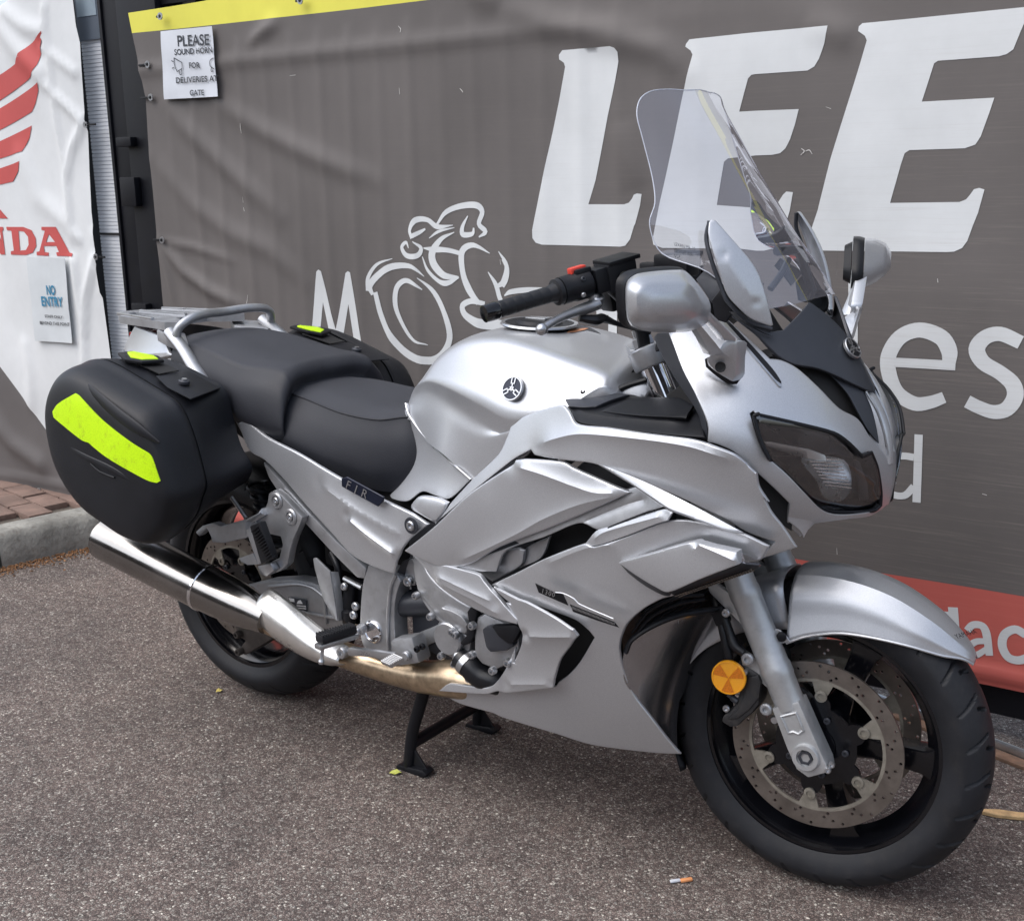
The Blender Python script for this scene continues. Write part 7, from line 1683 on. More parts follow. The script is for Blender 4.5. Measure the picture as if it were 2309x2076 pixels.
# front calipers, hoses, round reflectors
for sg in (-1, 1):
    f = (lambda L: [(a, b if sg < 0 else -b, c) for a, b, c in L])
    co = f([(-0.1448,-0.1,0.4456),(-0.1249,-0.1,0.4423),(-0.1017,-0.104,0.432),(-0.0949,-0.104,0.419),(-0.0971,-0.104,0.3732),(-0.1087,-0.104,0.3543),(-0.1258,-0.104,0.3358),(-0.136,-0.104,0.3214),(-0.1503,-0.104,0.3154),(-0.1699,-0.104,0.324),(-0.1641,-0.104,0.3383),(-0.1449,-0.104,0.3573),(-0.1386,-0.104,0.3789),(-0.1277,-0.104,0.4177)])
    cal = prism('brake_caliper', co, (0, -sg * .052 if sg < 0 else -.052, 0), M['calblack'], bike, .006, label='black front brake caliper') if False else prism('brake_caliper', [A(p) + A((0, sg * .010, 0)) for p in co], (0, -sg * .062, 0), M['calblack'], bike, .007)
    cb_ = f([(-0.1212,-0.118,0.4237),(-0.1003,-0.118,0.4316),(-0.0936,-0.118,0.4186),(-0.0965,-0.118,0.3874),(-0.1147,-0.118,0.3598),(-0.1353,-0.118,0.3388),(-0.1568,-0.118,0.3321),(-0.1361,-0.118,0.3569),(-0.1249,-0.118,0.3867)])
    prism('caliper_cover', cb_, (0, -sg * .012, 0), M['calblack'], cal, .004)
    lathe('bleed_nipple', [(0, .006), (.012, .006), (.014, .004), (.022, .004), (.022, .0001)], f([(-0.1389,-0.112,0.3698)])[0], f([(-0.1649,-0.112,0.3835)])[0] - A(f([(-0.1389,-0.112,0.3698)])[0]), M['greyplastic'], cal, seg=12)
    bolt('caliper_pin', f([(-0.159,-0.112,0.3525)])[0], (0, sg, 0), .007, M['alubright'], cal, .006)
    for q in ((895, 500), (1095, 1040)):
        pass
    bolt('caliper_bolt', f([(-0.1178,-0.124,0.4623)])[0], (0, sg, 0), .0115, M['alu'], cal, .008)
    bolt('caliper_bolt', f([(-0.0788,-0.124,0.3732)])[0], (0, sg, 0), .0115, M['alu'], cal, .008)
    bolt('hose_clip_bolt', f([(-0.1221,-0.122,0.4348)])[0], (0, sg, 0), .005, M['alubright'], cal, .006)
    rc = A(f([(-0.1514,-0.128,0.4209)])[0])
    rfl = lathe('side_reflector', [(-.010, .020), (-.002, .0325), (.004, .0325), (.006, .031), (.006, .0295), (.0045, .029), (.0045, .0001)], rc, (.12, sg, .02), M['amber'], bike, seg=40, label='round amber reflector')
    x_, y_, a_ = frame_from((.12, sg, .02))
    Vf = []; Ff = []
    for k in range(3):
        q = -PI / 2 + k * 2 * PI / 3 if sg < 0 else -PI / 2 + k * 2 * PI / 3
        b0 = len(Vf); Vf.append(rc + a_ * .0062); 
        for dq in (-.42, -.14, .14, .42): Vf.append(rc + a_ * .0056 + .0285 * (math.cos(q + dq) * x_ + math.sin(q + dq) * y_))
        Ff += [(b0, b0 + 1 + i, b0 + 2 + i) for i in range(3)]
    finish('reflector_facet', Vf, Ff, M['amberdark'], rfl, smooth=False)
    lathe('reflector_bracket', [(-.030, .007), (-.008, .009)], rc, (.12, sg, .02), M['plastic'], rfl, seg=12)
    tube('brake_hose', f([(-0.2056,-0.075,0.58),(-0.1997,-0.085,0.5528),(-0.1866,-0.1,0.5321),(-0.1751,-0.108,0.504),(-0.163,-0.112,0.4677),(-0.1564,-0.112,0.44)]), .0085, M['hose'], bike, seg=12, mir=False)
    tube('brake_hose', f([(-0.1725,-0.108,0.5261),(-0.159,-0.112,0.4991),(-0.1476,-0.116,0.4791),(-0.1286,-0.118,0.469)]), [.0085, .0085, .0095, .008], M['hose'], bike, seg=12, mir=False)
    cc_ = A(f([(-0.1813,-0.104,0.5287)])[0])
    box('hose_clamp', cc_, (.034, .024, .026), M['plastic'], bike, x=FA, bev=.004)
    bolt('hose_clamp_bolt', f([(-0.1657,-0.118,0.54)])[0], (0, sg, 0), .008, M['alubright'], bike, .006)
# ---- handlebars
hb_ = empty('handlebar'); hb_.parent = bike
for sg in (-1, 1):
    f = (lambda L: [(a, b if sg < 0 else -b, c) for a, b, c in L])
    g0, g1 = A(f([(-0.5149,-0.385,1.0914)])[0]), A(f([(-0.4457,-0.27,1.123)])[0])
    dg = (g1 - g0) / np.linalg.norm(g1 - g0); Lg = np.linalg.norm(g1 - g0)
    lathe('bar_end', [(-.012, .008), (-.011, .0150), (.012, .0165), (.016, .0150)], g0, dg, M['gloss'], hb_, seg=24)
    prof = [(.016, .0138), (.018, .0148)]; k = .026
    while k < Lg - .012:
        prof += [(k, .0147), (k + .002, .0143), (k + .004, .0147)]; k += .018
    prof += [(Lg - .006, .0175), (Lg - .004, .0235), (Lg + .004, .0235), (Lg + .006, .017)]
    lathe('grip', prof, g0, dg, M['grip'], hb_, seg=28, angle=20)
    lathe('switch_housing', [(Lg + .004, .018), (Lg + .006, .0245), (Lg + .030, .0245), (Lg + .034, .0265), (Lg + .062, .0265), (Lg + .068, .019), (Lg + .072, .012)], g0, dg, M['plastic'], hb_, seg=28)
    inner = fk(.735, .105 * sg, .0) 
    tube('bar_tube', [g0 + dg * (Lg + .05), g0 + dg * (Lg + .09), (g0 + dg * (Lg + .12) + inner) / 2 + A((0, 0, .02)), inner + A((-.02, 0, .02))], .012, M['plastic'], hb_, seg=14)
    if sg < 0:
        box('kill_switch', g0 + dg * (Lg + .040) + A((0, 0, .028)), (.032, .016, .014), M['red'], hb_, x=dg, bev=.003)
        box('switch_lug', g0 + dg * (Lg + .046) + A((0, 0, .024)), (.034, .03, .014), M['plastic'], hb_, x=dg, bev=.004)
        bolt('switch_screw', g0 + dg * (Lg + .038) + A((.020, -.012, .014)), (.8, -.5, .3), .0045, M['greyplastic'], hb_, .004)
        bolt('switch_screw', g0 + dg * (Lg + .044) + A((.018, -.016, -.014)), (.7, -.6, -.3), .0045, M['alubright'], hb_, .004)
    # reservoir
    rc0 = A(f([(-0.3831,-0.165,1.1509)])[0])
    rsv = box('brake_reservoir', rc0, (.062, .05, .052), M['plastic'], hb_, x=dg, z=(.05, 0, 1), bev=.005)
    box('reservoir_lid', rc0 + A((0, 0, .028)), (.068, .055, .008), M['plastic'], hb_, x=dg, z=(.05, 0, 1), bev=.002)
    lathe('sight_glass', [(0, .0125), (.004, .0125), (.004, .009), (.001, .0085), (.001, .0001)], rc0 + A((.024, -.010 * (1 if sg < 0 else -1), -.004)) + A((0, sg * .006, 0)), (.78, sg * .62, .05), M['gloss'], hb_, seg=24)
    box('lever_clamp', (g0 + dg * (Lg + .085)), (.03, .042, .045), M['plastic'], hb_, x=dg, bev=.006)
    # lever
    lv = f([(-0.3955,-0.212,1.1012),(-0.4062,-0.232,1.0949),(-0.4136,-0.258,1.0903),(-0.4219,-0.296,1.082),(-0.4248,-0.338,1.0722),(-0.4255,-0.362,1.065)])
    tube('brake_lever', lv, [.013, .0135, .0115, .0095, .0085, .0075], M['alubright'], hb_, seg=14, flat=.8, label='polished brake lever' if sg < 0 else 'polished clutch lever')
    lathe('lever_ball', [(-.0105, .0001), (-.009, .006), (-.005, .0095), (0, .011), (.005, .0095), (.009, .006), (.0105, .0001)], lv[-1], A(lv[-1]) - A(lv[-2]), M['alubright'], hb_, seg=20, angle=80)
    lathe('lever_pivot', [(-.012, .011), (.012, .011), (.014, .008), (.014, .0001)], A(lv[0]) + A((-.008, 0, .004)), (0, 0, 1), M['alubright'], hb_, seg=20)
    lathe('adjuster', [(-.004, .014), (.006, .014), (.008, .011), (.008, .0001)], A(f([(-0.4003,-0.208,1.1089)])[0]), (.3, -.3, .9), M['alubright'], hb_, seg=16)
    tube('bar_hose', [rc0 + A((-.0, -sg * .03, -.02)), rc0 + A((.03, -sg * .06, -.06)), rc0 + A((.02, -sg * .07, -.14)), fk(.60, sg * .05, .05)], .006, M['hose'], hb_, seg=8)
    tube('bar_cable', f([(-0.4174,-0.24,1.0763),(-0.3961,-0.22,1.0725),(-0.3904,-0.2,1.075),(-0.3779,-0.16,1.0622),(-0.3329,-0.12,1.046)]), [.007, .010, .0085, .0045, .004], M['hose'], hb_, seg=8)
    box('control_box', rc0 + A((-.02, -sg * .035, -.045)), (.04, .04, .04), M['plastic'], hb_, x=dg, bev=.006)
XF[0] = None
box('instrument_switch', [(-0.298,-0.06,1.1712)][0], (.07, .05, .04), M['plastic'], bike, bev=.006)
box('instrument_switch', [(-0.3663,-0.02,1.1611)][0], (.05, .03, .02), M['plastic'], bike, bev=.004)

# ------------------------------------------------------------------ rear wheel, swing arm, exhaust
rw = empty('rear_wheel'); rw.parent = bike
RZ = .317 + .004
tyre('tyre', .317, .182, -1.545, RZ, rw, [(22, .16, .62, .50, .0020, .005, 0), (22, .08, .34, -.5, .0018, .005, .5)], 2)
rim(-1.545, RZ, .150, rw)
spokes(-1.545, RZ, 5, R(20), rw, .05, wdt=.060)
lathe('hub', [(-.08, .03), (-.08, .05), (-.06, .06), (0, .05), (.06, .06), (.08, .05), (.08, .03)], (-1.545, 0, RZ), (0, 1, 0), M['rim'], rw, seg=40)
rotor(-1.545, RZ, -.088, .141, .108, rw, -1, 6, R(20), 14)
cg = [(-1.5961,-0.105,0.2562),(-1.4436,-0.105,0.2873),(-1.4093,-0.105,0.2453),(-1.4527,-0.105,0.1968),(-1.5121,-0.105,0.1944)]
cr_ = prism('rear_caliper', [(-1.5516,-0.118,0.2514),(-1.4708,-0.118,0.2647),(-1.3943,-0.118,0.2598),(-1.3784,-0.118,0.2283),(-1.4499,-0.118,0.184),(-1.5026,-0.118,0.1504),(-1.5321,-0.118,0.1545),(-1.4982,-0.118,0.1911),(-1.5273,-0.118,0.199),(-1.5339,-0.118,0.23)], (0, .05, 0), M['grime'], bike, .006)
bolt('caliper_pin', [(-1.5115,-0.12,0.2086)][0], (0, -1, 0), .010, M['grime'], cr_, .016)
bolt('caliper_pin', [(-1.5116,-0.12,0.1617)][0], (0, -1, 0), .010, M['grime'], cr_, .016)
# swing arm with warning label
sw = [(-1.3554,-0.155,0.3871),(-1.3127,-0.155,0.4019),(-1.2223,-0.155,0.4157),(-1.1704,-0.155,0.4142),(-1.1167,-0.155,0.3956),(-1.0559,-0.155,0.3759),(-1.0463,-0.155,0.3364),(-1.1012,-0.155,0.3213),(-1.1706,-0.155,0.3047),(-1.2299,-0.155,0.3268),(-1.3001,-0.155,0.3425)]
arm_o = [(-1.60, -.14, .36), (-1.60, -.14, .28), (-1.40, -.145, .30)]
swing = prism('swing_arm', [(-1.5847,-0.15,0.2941),(-1.4895,-0.15,0.341),(-1.3608,-0.15,0.388),(-1.2723,-0.15,0.409),(-1.2057,-0.15,0.4141),(-1.1587,-0.15,0.4085),(-1.0468,-0.15,0.3985),(-1.0431,-0.15,0.3322),(-1.1671,-0.15,0.3021),(-1.3289,-0.15,0.2876),(-1.4975,-0.15,0.2694),(-1.5895,-0.15,0.2538)], (0, .045, 0), M['alu'], bike, .008)
tube('swing_arm_rib', [(-1.3542,-0.153,0.3749),(-1.2566,-0.153,0.4004),(-1.2036,-0.153,0.4023),(-1.1659,-0.153,0.3885),(-1.1627,-0.153,0.3205)], .004, M['alu'], swing, seg=8)
tube('swing_arm_rib', [(-1.2756,-0.153,0.3368),(-1.2137,-0.153,0.3345),(-1.127,-0.153,0.3412)], .004, M['alu'], swing, seg=8)
wl_ = [(-1.2872,-0.1535,0.362),(-1.2257,-0.1535,0.3676),(-1.2261,-0.1535,0.3378),(-1.2619,-0.1535,0.3347),(-1.283,-0.1535,0.3488)]
wlab = prism('warning_label', wl_, (0, -.001, 0), M['ink'], swing, 0)
prism('label_print', [(-1.2515,-0.1548,0.3605),(-1.2437,-0.1548,0.3637),(-1.2364,-0.1548,0.3559),(-1.2568,-0.1548,0.3518)], (0, -.0008, 0), M['white'], wlab, 0)
for k in range(3): prism('label_print', [(-1.2571,-0.1548,0.3484),(-1.2257,-0.1548,0.3522),(-1.2259,-0.1548,0.3501),(-1.2572,-0.1548,0.3464)] if k == 0 else ([(-1.2553,-0.1548,0.3428),(-1.2262,-0.1548,0.3461),(-1.2264,-0.1548,0.3444),(-1.2555,-0.1548,0.3411)] if k == 1 else [(-1.2842,-0.1548,0.361),(-1.2647,-0.1548,0.3629),(-1.2641,-0.1548,0.3547),(-1.279,-0.1548,0.3533)]), (0, -.0008, 0), M['white'], wlab, 0)
prism('swing_arm_far_side', [(-1.62, .150, .37), (-1.62, .150, .27), (-1.0, .150, .36), (-1.0, .150, .46)], (0, -.05, 0), M['alu'], bike, .008)
lathe('shaft_drive_housing', [(.09, .05), (.10, .075), (.15, .078), (.17, .06), (.18, .03), (.18, .0001)], (-1.545, 0, RZ), (0, 1, 0), M['alu'], bike, seg=30)
# heel guard
hg = [(-1.1461,-0.2,0.497),(-1.1362,-0.2,0.5004),(-1.0937,-0.2,0.4752),(-1.0898,-0.2,0.4462),(-1.083,-0.2,0.4004),(-1.0778,-0.2,0.3603),(-1.0861,-0.2,0.3592),(-1.1184,-0.2,0.3996),(-1.132,-0.2,0.4381),(-1.1419,-0.2,0.471)]
prism('heel_guard', hg, (0, .006, 0), M['alu'], bike, .0025, mir=True)
prism('heel_guard_return', [(-1.0958,-0.198,0.4742),(-1.091,-0.18,0.4699),(-1.0869,-0.178,0.4402),(-1.0808,-0.178,0.3557),(-1.0798,-0.198,0.3592),(-1.0918,-0.198,0.4452)], (.003, .002, 0), M['alu'], bike, .001, 1)
# frame side plate
fr = [(-0.9767,-0.196,0.5108),(-0.8983,-0.196,0.505),(-0.8859,-0.196,0.49),(-0.8968,-0.196,0.4639),(-0.9064,-0.196,0.4288),(-0.9086,-0.196,0.3581),(-0.8961,-0.196,0.3085),(-0.9122,-0.196,0.2954),(-0.9475,-0.196,0.2902),(-0.9984,-0.196,0.3005),(-1.0121,-0.196,0.3352),(-1.0109,-0.196,0.3826),(-0.9975,-0.196,0.4627)]
frame_o = prism('frame_plate', fr, (0, .045, 0), M['alu'], bike, .010, 3, mir=True, round_=True)
tube('frame_edge', [(-0.8956,-0.199,0.5055),(-0.9105,-0.199,0.4772),(-0.9184,-0.199,0.4394),(-0.9254,-0.199,0.3861),(-0.9283,-0.199,0.3051)], .004, M['alu'], bike, seg=8)
prism('frame_rear_face', [(-0.9037,-0.19,0.5023),(-0.8895,-0.185,0.5309),(-0.8671,-0.18,0.5425),(-0.8725,-0.175,0.5223),(-0.9014,-0.175,0.4748),(-0.9179,-0.175,0.4198),(-0.9188,-0.175,0.3363),(-0.9022,-0.185,0.3031),(-0.9156,-0.19,0.2956),(-0.9298,-0.19,0.3514),(-0.9246,-0.19,0.4384)], (0, .03, 0), M['greyplastic'], bike, .004)
lathe('pivot_ring', [(-.002, .026), (.002, .026), (.004, .0235), (.004, .021), (.0015, .0195), (.0012, .0001)], [(-0.9727,-0.1975,0.3563)][0], (0, -1, 0), M['chrome'], bike, seg=40, mir=True)
prism('frame_lug', [(-0.8746,-0.18,0.5411),(-0.8526,-0.18,0.5362),(-0.8516,-0.18,0.4978),(-0.8611,-0.18,0.4796),(-0.8818,-0.18,0.4771),(-0.8927,-0.18,0.4855)], (0, .02, 0), M['alu'], bike, .005)
bolt('frame_bolt', [(-0.8719,-0.182,0.4901)][0], (0, -1, 0), .0115, M['alubright'], bike, .010, mir=True)
tube('cross_tube', [(-.93, -.16, .42), (-.70, -.10, .455)], .030, M['greyplastic'], bike, seg=24)
lathe('cross_tube_collar', [(0, .028), (.012, .033), (.03, .033), (.035, .028)], (-.90, -.115, .40), (.2, .1, 1), M['alu'], bike, seg=20)
# rider footpeg, brake pedal and its master cylinder
pg0, pg1 = A([(-0.9918,-0.345,0.3779)][0]), A([(-0.9736,-0.255,0.3774)][0])
dpg = (pg1 - pg0) / np.linalg.norm(pg1 - pg0); Lp = float(np.linalg.norm(pg1 - pg0))
peg = empty('footpeg'); peg.parent = bike
box('peg_rubber', (pg0 + pg1) / 2 + A((0, 0, .006)), (Lp, .030, .020), M['grip'], peg, x=dpg, bev=.007)
rbs = []
for k in range(13):
    rbs.append(boxvf(pg0 + dpg * (Lp * (k + .6) / 13.2) + A((0, 0, .015)), (.0035, .028, .006), dpg, (0, 0, 1), .0012))
joined('peg_ribs', rbs, M['grip'], peg)
box('peg_body', (pg0 + pg1) / 2 - A((0, 0, .010)), (Lp + .01, .024, .012), M['alubright'], peg, x=dpg, bev=.004)
lathe('peg_feeler', [(0, .004), (.028, .004), (.034, .007), (.040, .006), (.042, .0001)], pg0 + dpg * .010 - A((0, 0, .012)), (-.1, -.1, -1), M['alubright'], peg, seg=12)
prism('peg_bracket', [(-1.0119,-0.222,0.3612),(-0.997,-0.222,0.3746),(-0.9832,-0.222,0.3736),(-0.9787,-0.222,0.3637),(-0.9826,-0.222,0.3536),(-1.003,-0.222,0.346),(-1.0113,-0.222,0.352)], (-.004, .020, 0), M['alu'], bike, .006)
bolt('peg_pivot', [(-0.9949,-0.223,0.3621)][0], (0, -1, 0), .008, M['alubright'], bike, .006)
pd0, pd1 = A([(-1.0324,-0.232,0.3068)][0]), A([(-0.853,-0.262,0.3403)][0])
ped = empty('brake_pedal'); ped.parent = bike
lathe('pedal_pivot', [(0, .014), (.016, .014), (.019, .012), (.019, .006), (.012, .0055), (.012, .0001)], pd0 + A((0, .008, 0)), (0, -1, 0), M['alubright'], ped, seg=24)
prism('pedal_arm', [(-1.0076,-0.246,0.3258),(-0.9973,-0.246,0.3299),(-0.8596,-0.256,0.3508),(-0.8831,-0.256,0.3342),(-0.9988,-0.246,0.3091),(-1.0068,-0.246,0.3082)], (0, .014, 0), M['alubright'], ped, .004)
pp = [(-0.877,-0.28,0.3381),(-0.8467,-0.27,0.3586),(-0.8254,-0.262,0.3506),(-0.8559,-0.272,0.3304)]
prism('pedal_pad', pp, (0, .004, -.008), M['alubright'], ped, .002)
gr = []
for k in range(8):
    t = (k + .5) / 8; a_ = A(pp[0]) * (1 - t) + A(pp[1]) * t; b_ = A(pp[3]) * (1 - t) + A(pp[2]) * t
    gr.append(boxvf((a_ + b_) / 2 + A((0, -.001, .001)), (float(np.linalg.norm(b_ - a_)) * .92, .0028, .003), b_ - a_, (0, -.5, 1)))
joined('pad_ribs', gr, M['white'], ped)
box('stand_switch_box', [(-0.8604,-0.2,0.3426)][0], (.070, .045, .060), M['alu'], bike, x=(1, 0, .35), bev=.010)
bolt('box_bolt', A([(-0.8474,-0.226,0.3395)][0]), (0, -1, 0), .0105, M['alu'], bike, .010, socket=False)
bolt('box_bolt', A([(-0.8184,-0.224,0.3605)][0]), (0, -1, 0), .007, M['plastic'], bike, .008)
bolt('box_bolt', A([(-0.8051,-0.222,0.3688)][0]), (0, -1, 0), .007, M['plastic'], bike, .008)
box('stand_bracket', [(-0.8621,-0.14,0.3495)][0], (.13, .03, .035), M['alu'], bike, x=(1, 0, .55), bev=.008)
# rear master cylinder and hoses
tube('brake_line', [(-1.1347,-0.15,0.4995),(-1.1119,-0.158,0.4772),(-1.1059,-0.16,0.4472),(-1.1096,-0.16,0.3986),(-1.1094,-0.16,0.3729)], .0085, M['hose'], bike, seg=12)
tube('master_cylinder', [(-1.0645,-0.165,0.4407),(-1.0714,-0.165,0.4014),(-1.0753,-0.165,0.3463)], [.012, .015, .016], M['plastic'], bike, seg=16)
for q in ((700, 1015), (785, 1165), (772, 1228)):
    pass
bolt('bracket_bolt', [(-1.0658,-0.182,0.4408)][0], (0, -1, 0), .009, M['alubright'], bike, .008)
bolt('bracket_bolt', [(-1.0302,-0.186,0.402)][0], (0, -1, 0), .010, M['alubright'], bike, .008)
bolt('bracket_bolt', [(-1.0378,-0.186,0.38)][0], (0, -1, 0), .010, M['alubright'], bike, .008)
prism('linkage_cover', [(-1.1012,-0.15,0.4451),(-1.0401,-0.15,0.4377),(-1.0512,-0.15,0.3337),(-1.105,-0.15,0.3351),(-1.1242,-0.15,0.3603),(-1.1078,-0.15,0.4119)], (0, .02, 0), M['plastic'], bike, .005)
tube('linkage_bar', [(-1.0773,-0.172,0.4545),(-1.0233,-0.172,0.4428)], .006, M['alubright'], bike, seg=8)
lathe('linkage_boot', [(0, .012), (.02, .018), (.035, .018), (.04, .01)], [(-1.0708,-0.17,0.3425)][0], (0, 0, 1), M['hose'], bike, seg=16)
# rear tyre hugger / inner blackness
prism('battery_box', [(-1.22, -.09, .44), (-1.22, -.09, .66), (-1.0, -.10, .66), (-.93, -.10, .50), (-1.05, -.09, .42)], (0, .18, 0), M['darkrec'], bike, .006)
hug = []
for a in (20, 45, 70, 95, 115):
    hug.append([(-1.545 + .330 * math.cos(R(a)), 0, RZ + .330 * math.sin(R(a))), (-1.545 + .328 * math.cos(R(a)), -.06, RZ + .328 * math.sin(R(a))), (-1.545 + .30 * math.cos(R(a)), -.098, RZ + .30 * math.sin(R(a)))])
hgo = loft('rear_hugger', hug, M['plastic'], bike, su=4, sv=4); hgo.modifiers.new('thickness', 'SOLIDIFY').thickness = .003
# passenger footrest bracket
pbr = [(-1.2613,-0.215,0.6375),(-1.2407,-0.215,0.6482),(-1.218,-0.215,0.6375),(-1.156,-0.215,0.5958),(-1.1636,-0.215,0.5807),(-1.1882,-0.215,0.5425),(-1.2014,-0.215,0.5151),(-1.215,-0.215,0.4747),(-1.2395,-0.215,0.4542),(-1.2904,-0.215,0.4318),(-1.3074,-0.215,0.4417),(-1.2828,-0.215,0.464),(-1.2409,-0.215,0.486),(-1.2268,-0.215,0.5202),(-1.2316,-0.215,0.5384),(-1.2887,-0.215,0.5385),(-1.2787,-0.215,0.5497),(-1.3137,-0.215,0.5569),(-1.3123,-0.215,0.5699),(-1.2836,-0.215,0.5902),(-1.2679,-0.215,0.6146)]
pbk = prism('passenger_peg_bracket', pbr, (0, .022, 0), M['alu'], bike, .005, 2)
lathe('bolt_pocket', [(0, .020), (.003, .017), (.003, .012), (0, .011), (0, .020)], [(-1.2358,-0.2165,0.6235)][0], (0, -1, 0), M['alu'], pbk, seg=20)
bolt('bracket_bolt', [(-1.2343,-0.217,0.6244)][0], (0, -1, 0), .009, M['alubright'], pbk, .006)
lathe('bolt_pocket', [(0, .020), (.003, .017), (.003, .012), (0, .011), (0, .020)], [(-1.1928,-0.2165,0.592)][0], (0, -1, 0), M['alu'], pbk, seg=20)
bolt('bracket_bolt', [(-1.1909,-0.217,0.593)][0], (0, -1, 0), .009, M['alubright'], pbk, .006)
bolt('bracket_bolt', [(-1.2701,-0.218,0.4597)][0], (0, -1, 0), .010, M['alubright'], pbk, .007)
hook = prism('case_mount_arm', [(-1.5114,-0.235,0.5089),(-1.4848,-0.235,0.5282),(-1.4401,-0.235,0.5435),(-1.4123,-0.235,0.5398),(-1.3264,-0.235,0.5695),(-1.2795,-0.235,0.5926)] + [(-1.2802,-0.225,0.6026),(-1.2687,-0.225,0.5855),(-1.3064,-0.225,0.5637)] + [(-1.2862,-0.232,0.5592),(-1.3267,-0.235,0.5247),(-1.4041,-0.238,0.4995),(-1.4471,-0.238,0.4939),(-1.4514,-0.237,0.5077),(-1.4648,-0.236,0.525),(-1.4968,-0.236,0.4999)], (0, .022, 0), M['alu'], bike, .005)
pg = [(-1.2939,-0.262,0.5568),(-1.2813,-0.262,0.5629),(-1.2162,-0.262,0.494),(-1.2074,-0.262,0.4736),(-1.242,-0.262,0.453),(-1.2546,-0.262,0.4586),(-1.2661,-0.262,0.4755)]
ppg = prism('passenger_footpeg', [(-1.3,-0.258,0.5541),(-1.2837,-0.258,0.5615),(-1.2495,-0.258,0.4869),(-1.266,-0.258,0.476)], (0, .012, 0), M['alu'], bike, .003)
ppr = prism('peg_rubber', [(-1.2808,-0.262,0.5677)] + [(-1.246,-0.262,0.5826),(-1.2108,-0.262,0.5012),(-1.2519,-0.262,0.4813)], (0, .020, 0), M['grip'], ppg, .004)
rbs = []
qa, qb = A([(-1.261,-0.266,0.5672)][0]), A([(-1.211,-0.266,0.4991)][0])
for k in range(12):
    c = qa + (qb - qa) * (k + .5) / 12
    rbs.append(boxvf(c, (.0035, .004, .026), qb - qa, (.8, 0, .5), .001))
joined('peg_ribs', rbs, M['plastic'], ppr)
prism('peg_mount', [(-1.2956,-0.236,0.4628),(-1.2499,-0.236,0.4775),(-1.2384,-0.236,0.4604),(-1.2667,-0.236,0.4408),(-1.2866,-0.236,0.4419)], (0, .02, 0), M['alubright'], bike, .005)
prism('heel_plate', [(-1.3458,-0.245,0.4741),(-1.2961,-0.245,0.4957),(-1.2808,-0.245,0.4712),(-1.3175,-0.245,0.463),(-1.3397,-0.245,0.4671)], (0, .006, 0), M['alu'], bike, .002)
# shock with spring behind the bracket
shk = A([(-1.537,-0.12,0.5353)][0])
tube('shock_body', [(-1.42, -.11, .60), (-1.36, -.10, .46)], .018, M['plastic'], bike, seg=14)
hel = []
for i in range(90):
    q = i / 89; a = q * 2 * PI * 7; c = A((-1.42, -.11, .62)) * (1 - q) + A((-1.36, -.10, .47)) * q
    hel.append(tuple(c + A((.026 * math.cos(a), .026 * math.sin(a), 0))))
tube('shock_spring', hel, .0045, M['plastic'], bike, seg=6, sub=2)
tube('tail_stay', [(-1.444,-0.17,0.5912),(-1.4142,-0.17,0.5626),(-1.3974,-0.17,0.5455)], .005, M['alubright'], bike, seg=8)
# exhaust
mu0 = A([(-1.819,-0.3,0.4912)][0])
muf = [A((-1.775, -.300, .466)), A((-1.70, -.297, .452)), A((-1.55, -.288, .421)), A((-1.435, -.278, .395))]
for sg in (-1, 1):
    f = lambda p: A(p) * A((1, -sg, 1))
    ms_ = [f(p) for p in muf]
    mf = tube('silencer', ms_, [.056, .056, .056, .056], M['steel'], bike, seg=40, flat=1.0, flatdir=(0, 0, 1), label='polished steel silencer')
    ax = ms_[-1] - ms_[-2]; ax = ax / np.linalg.norm(ax)
    lathe('silencer_band', [(-.004, .0562), (-.002, .0582), (.004, .0582), (.006, .0562)], ms_[-1], ax, M['chrome'], mf, seg=48)
    lathe('silencer_cone', [(0, .0558), (.05, .054), (.12, .050), (.175, .040), (.20, .036)], ms_[-1], ax, M['steel'], mf, seg=48)
    lathe('silencer_tip', [(0, .0562), (-.012, .053), (-.02, .045), (-.020, .030), (.03, .028), (.03, .0001)], ms_[0], ms_[0] - ms_[1], M['steel'], mf, seg=40)
    hp_ = [ms_[-1] + ax * .09, f((-1.25, -.245, .340)), f((-1.15, -.22, .305)), f((-1.05, -.19, .275)), f((-.95, -.17, .262)), f((-.86, -.165, .265)), f((-.76, -.16, .28)), f((-.66, -.14, .27))]
    tube('exhaust_pipe', hp_, [.036, .034, .031, .030, .032, .036, .042, .040], M['pipe'], bike, seg=28)
    lathe('pipe_band', [(-.004, .0362), (.004, .0366), (.008, .0355)], hp_[5], hp_[6] - hp_[5], M['pipe'], bike, seg=32)
# polished heat shield over the link pipe
hsr = []
for px_, up_, dn_ in (((-1.275, -.270, .372), .020, .034), ((-1.245, -.272, .370), .048, .050), ((-1.18, -.266, .345), .046, .052), ((-1.12, -.256, .318), .036, .044), ((-1.07, -.244, .298), .026, .030), ((-1.035, -.232, .290), .012, .016)):
    c = A(px_); hsr.append([c + A((0, .030, up_)), c + A((0, .004, up_ * .8)), c + A((0, -.014, up_ * .2)), c + A((0, -.014, -dn_ * .4)), c + A((0, .004, -dn_)), ])
hsh = loft('heat_shield', hsr, M['shield'], bike, su=4, sv=5, mirror=False, angle=60); hsh.modifiers.new('thickness', 'SOLIDIFY').thickness = .002
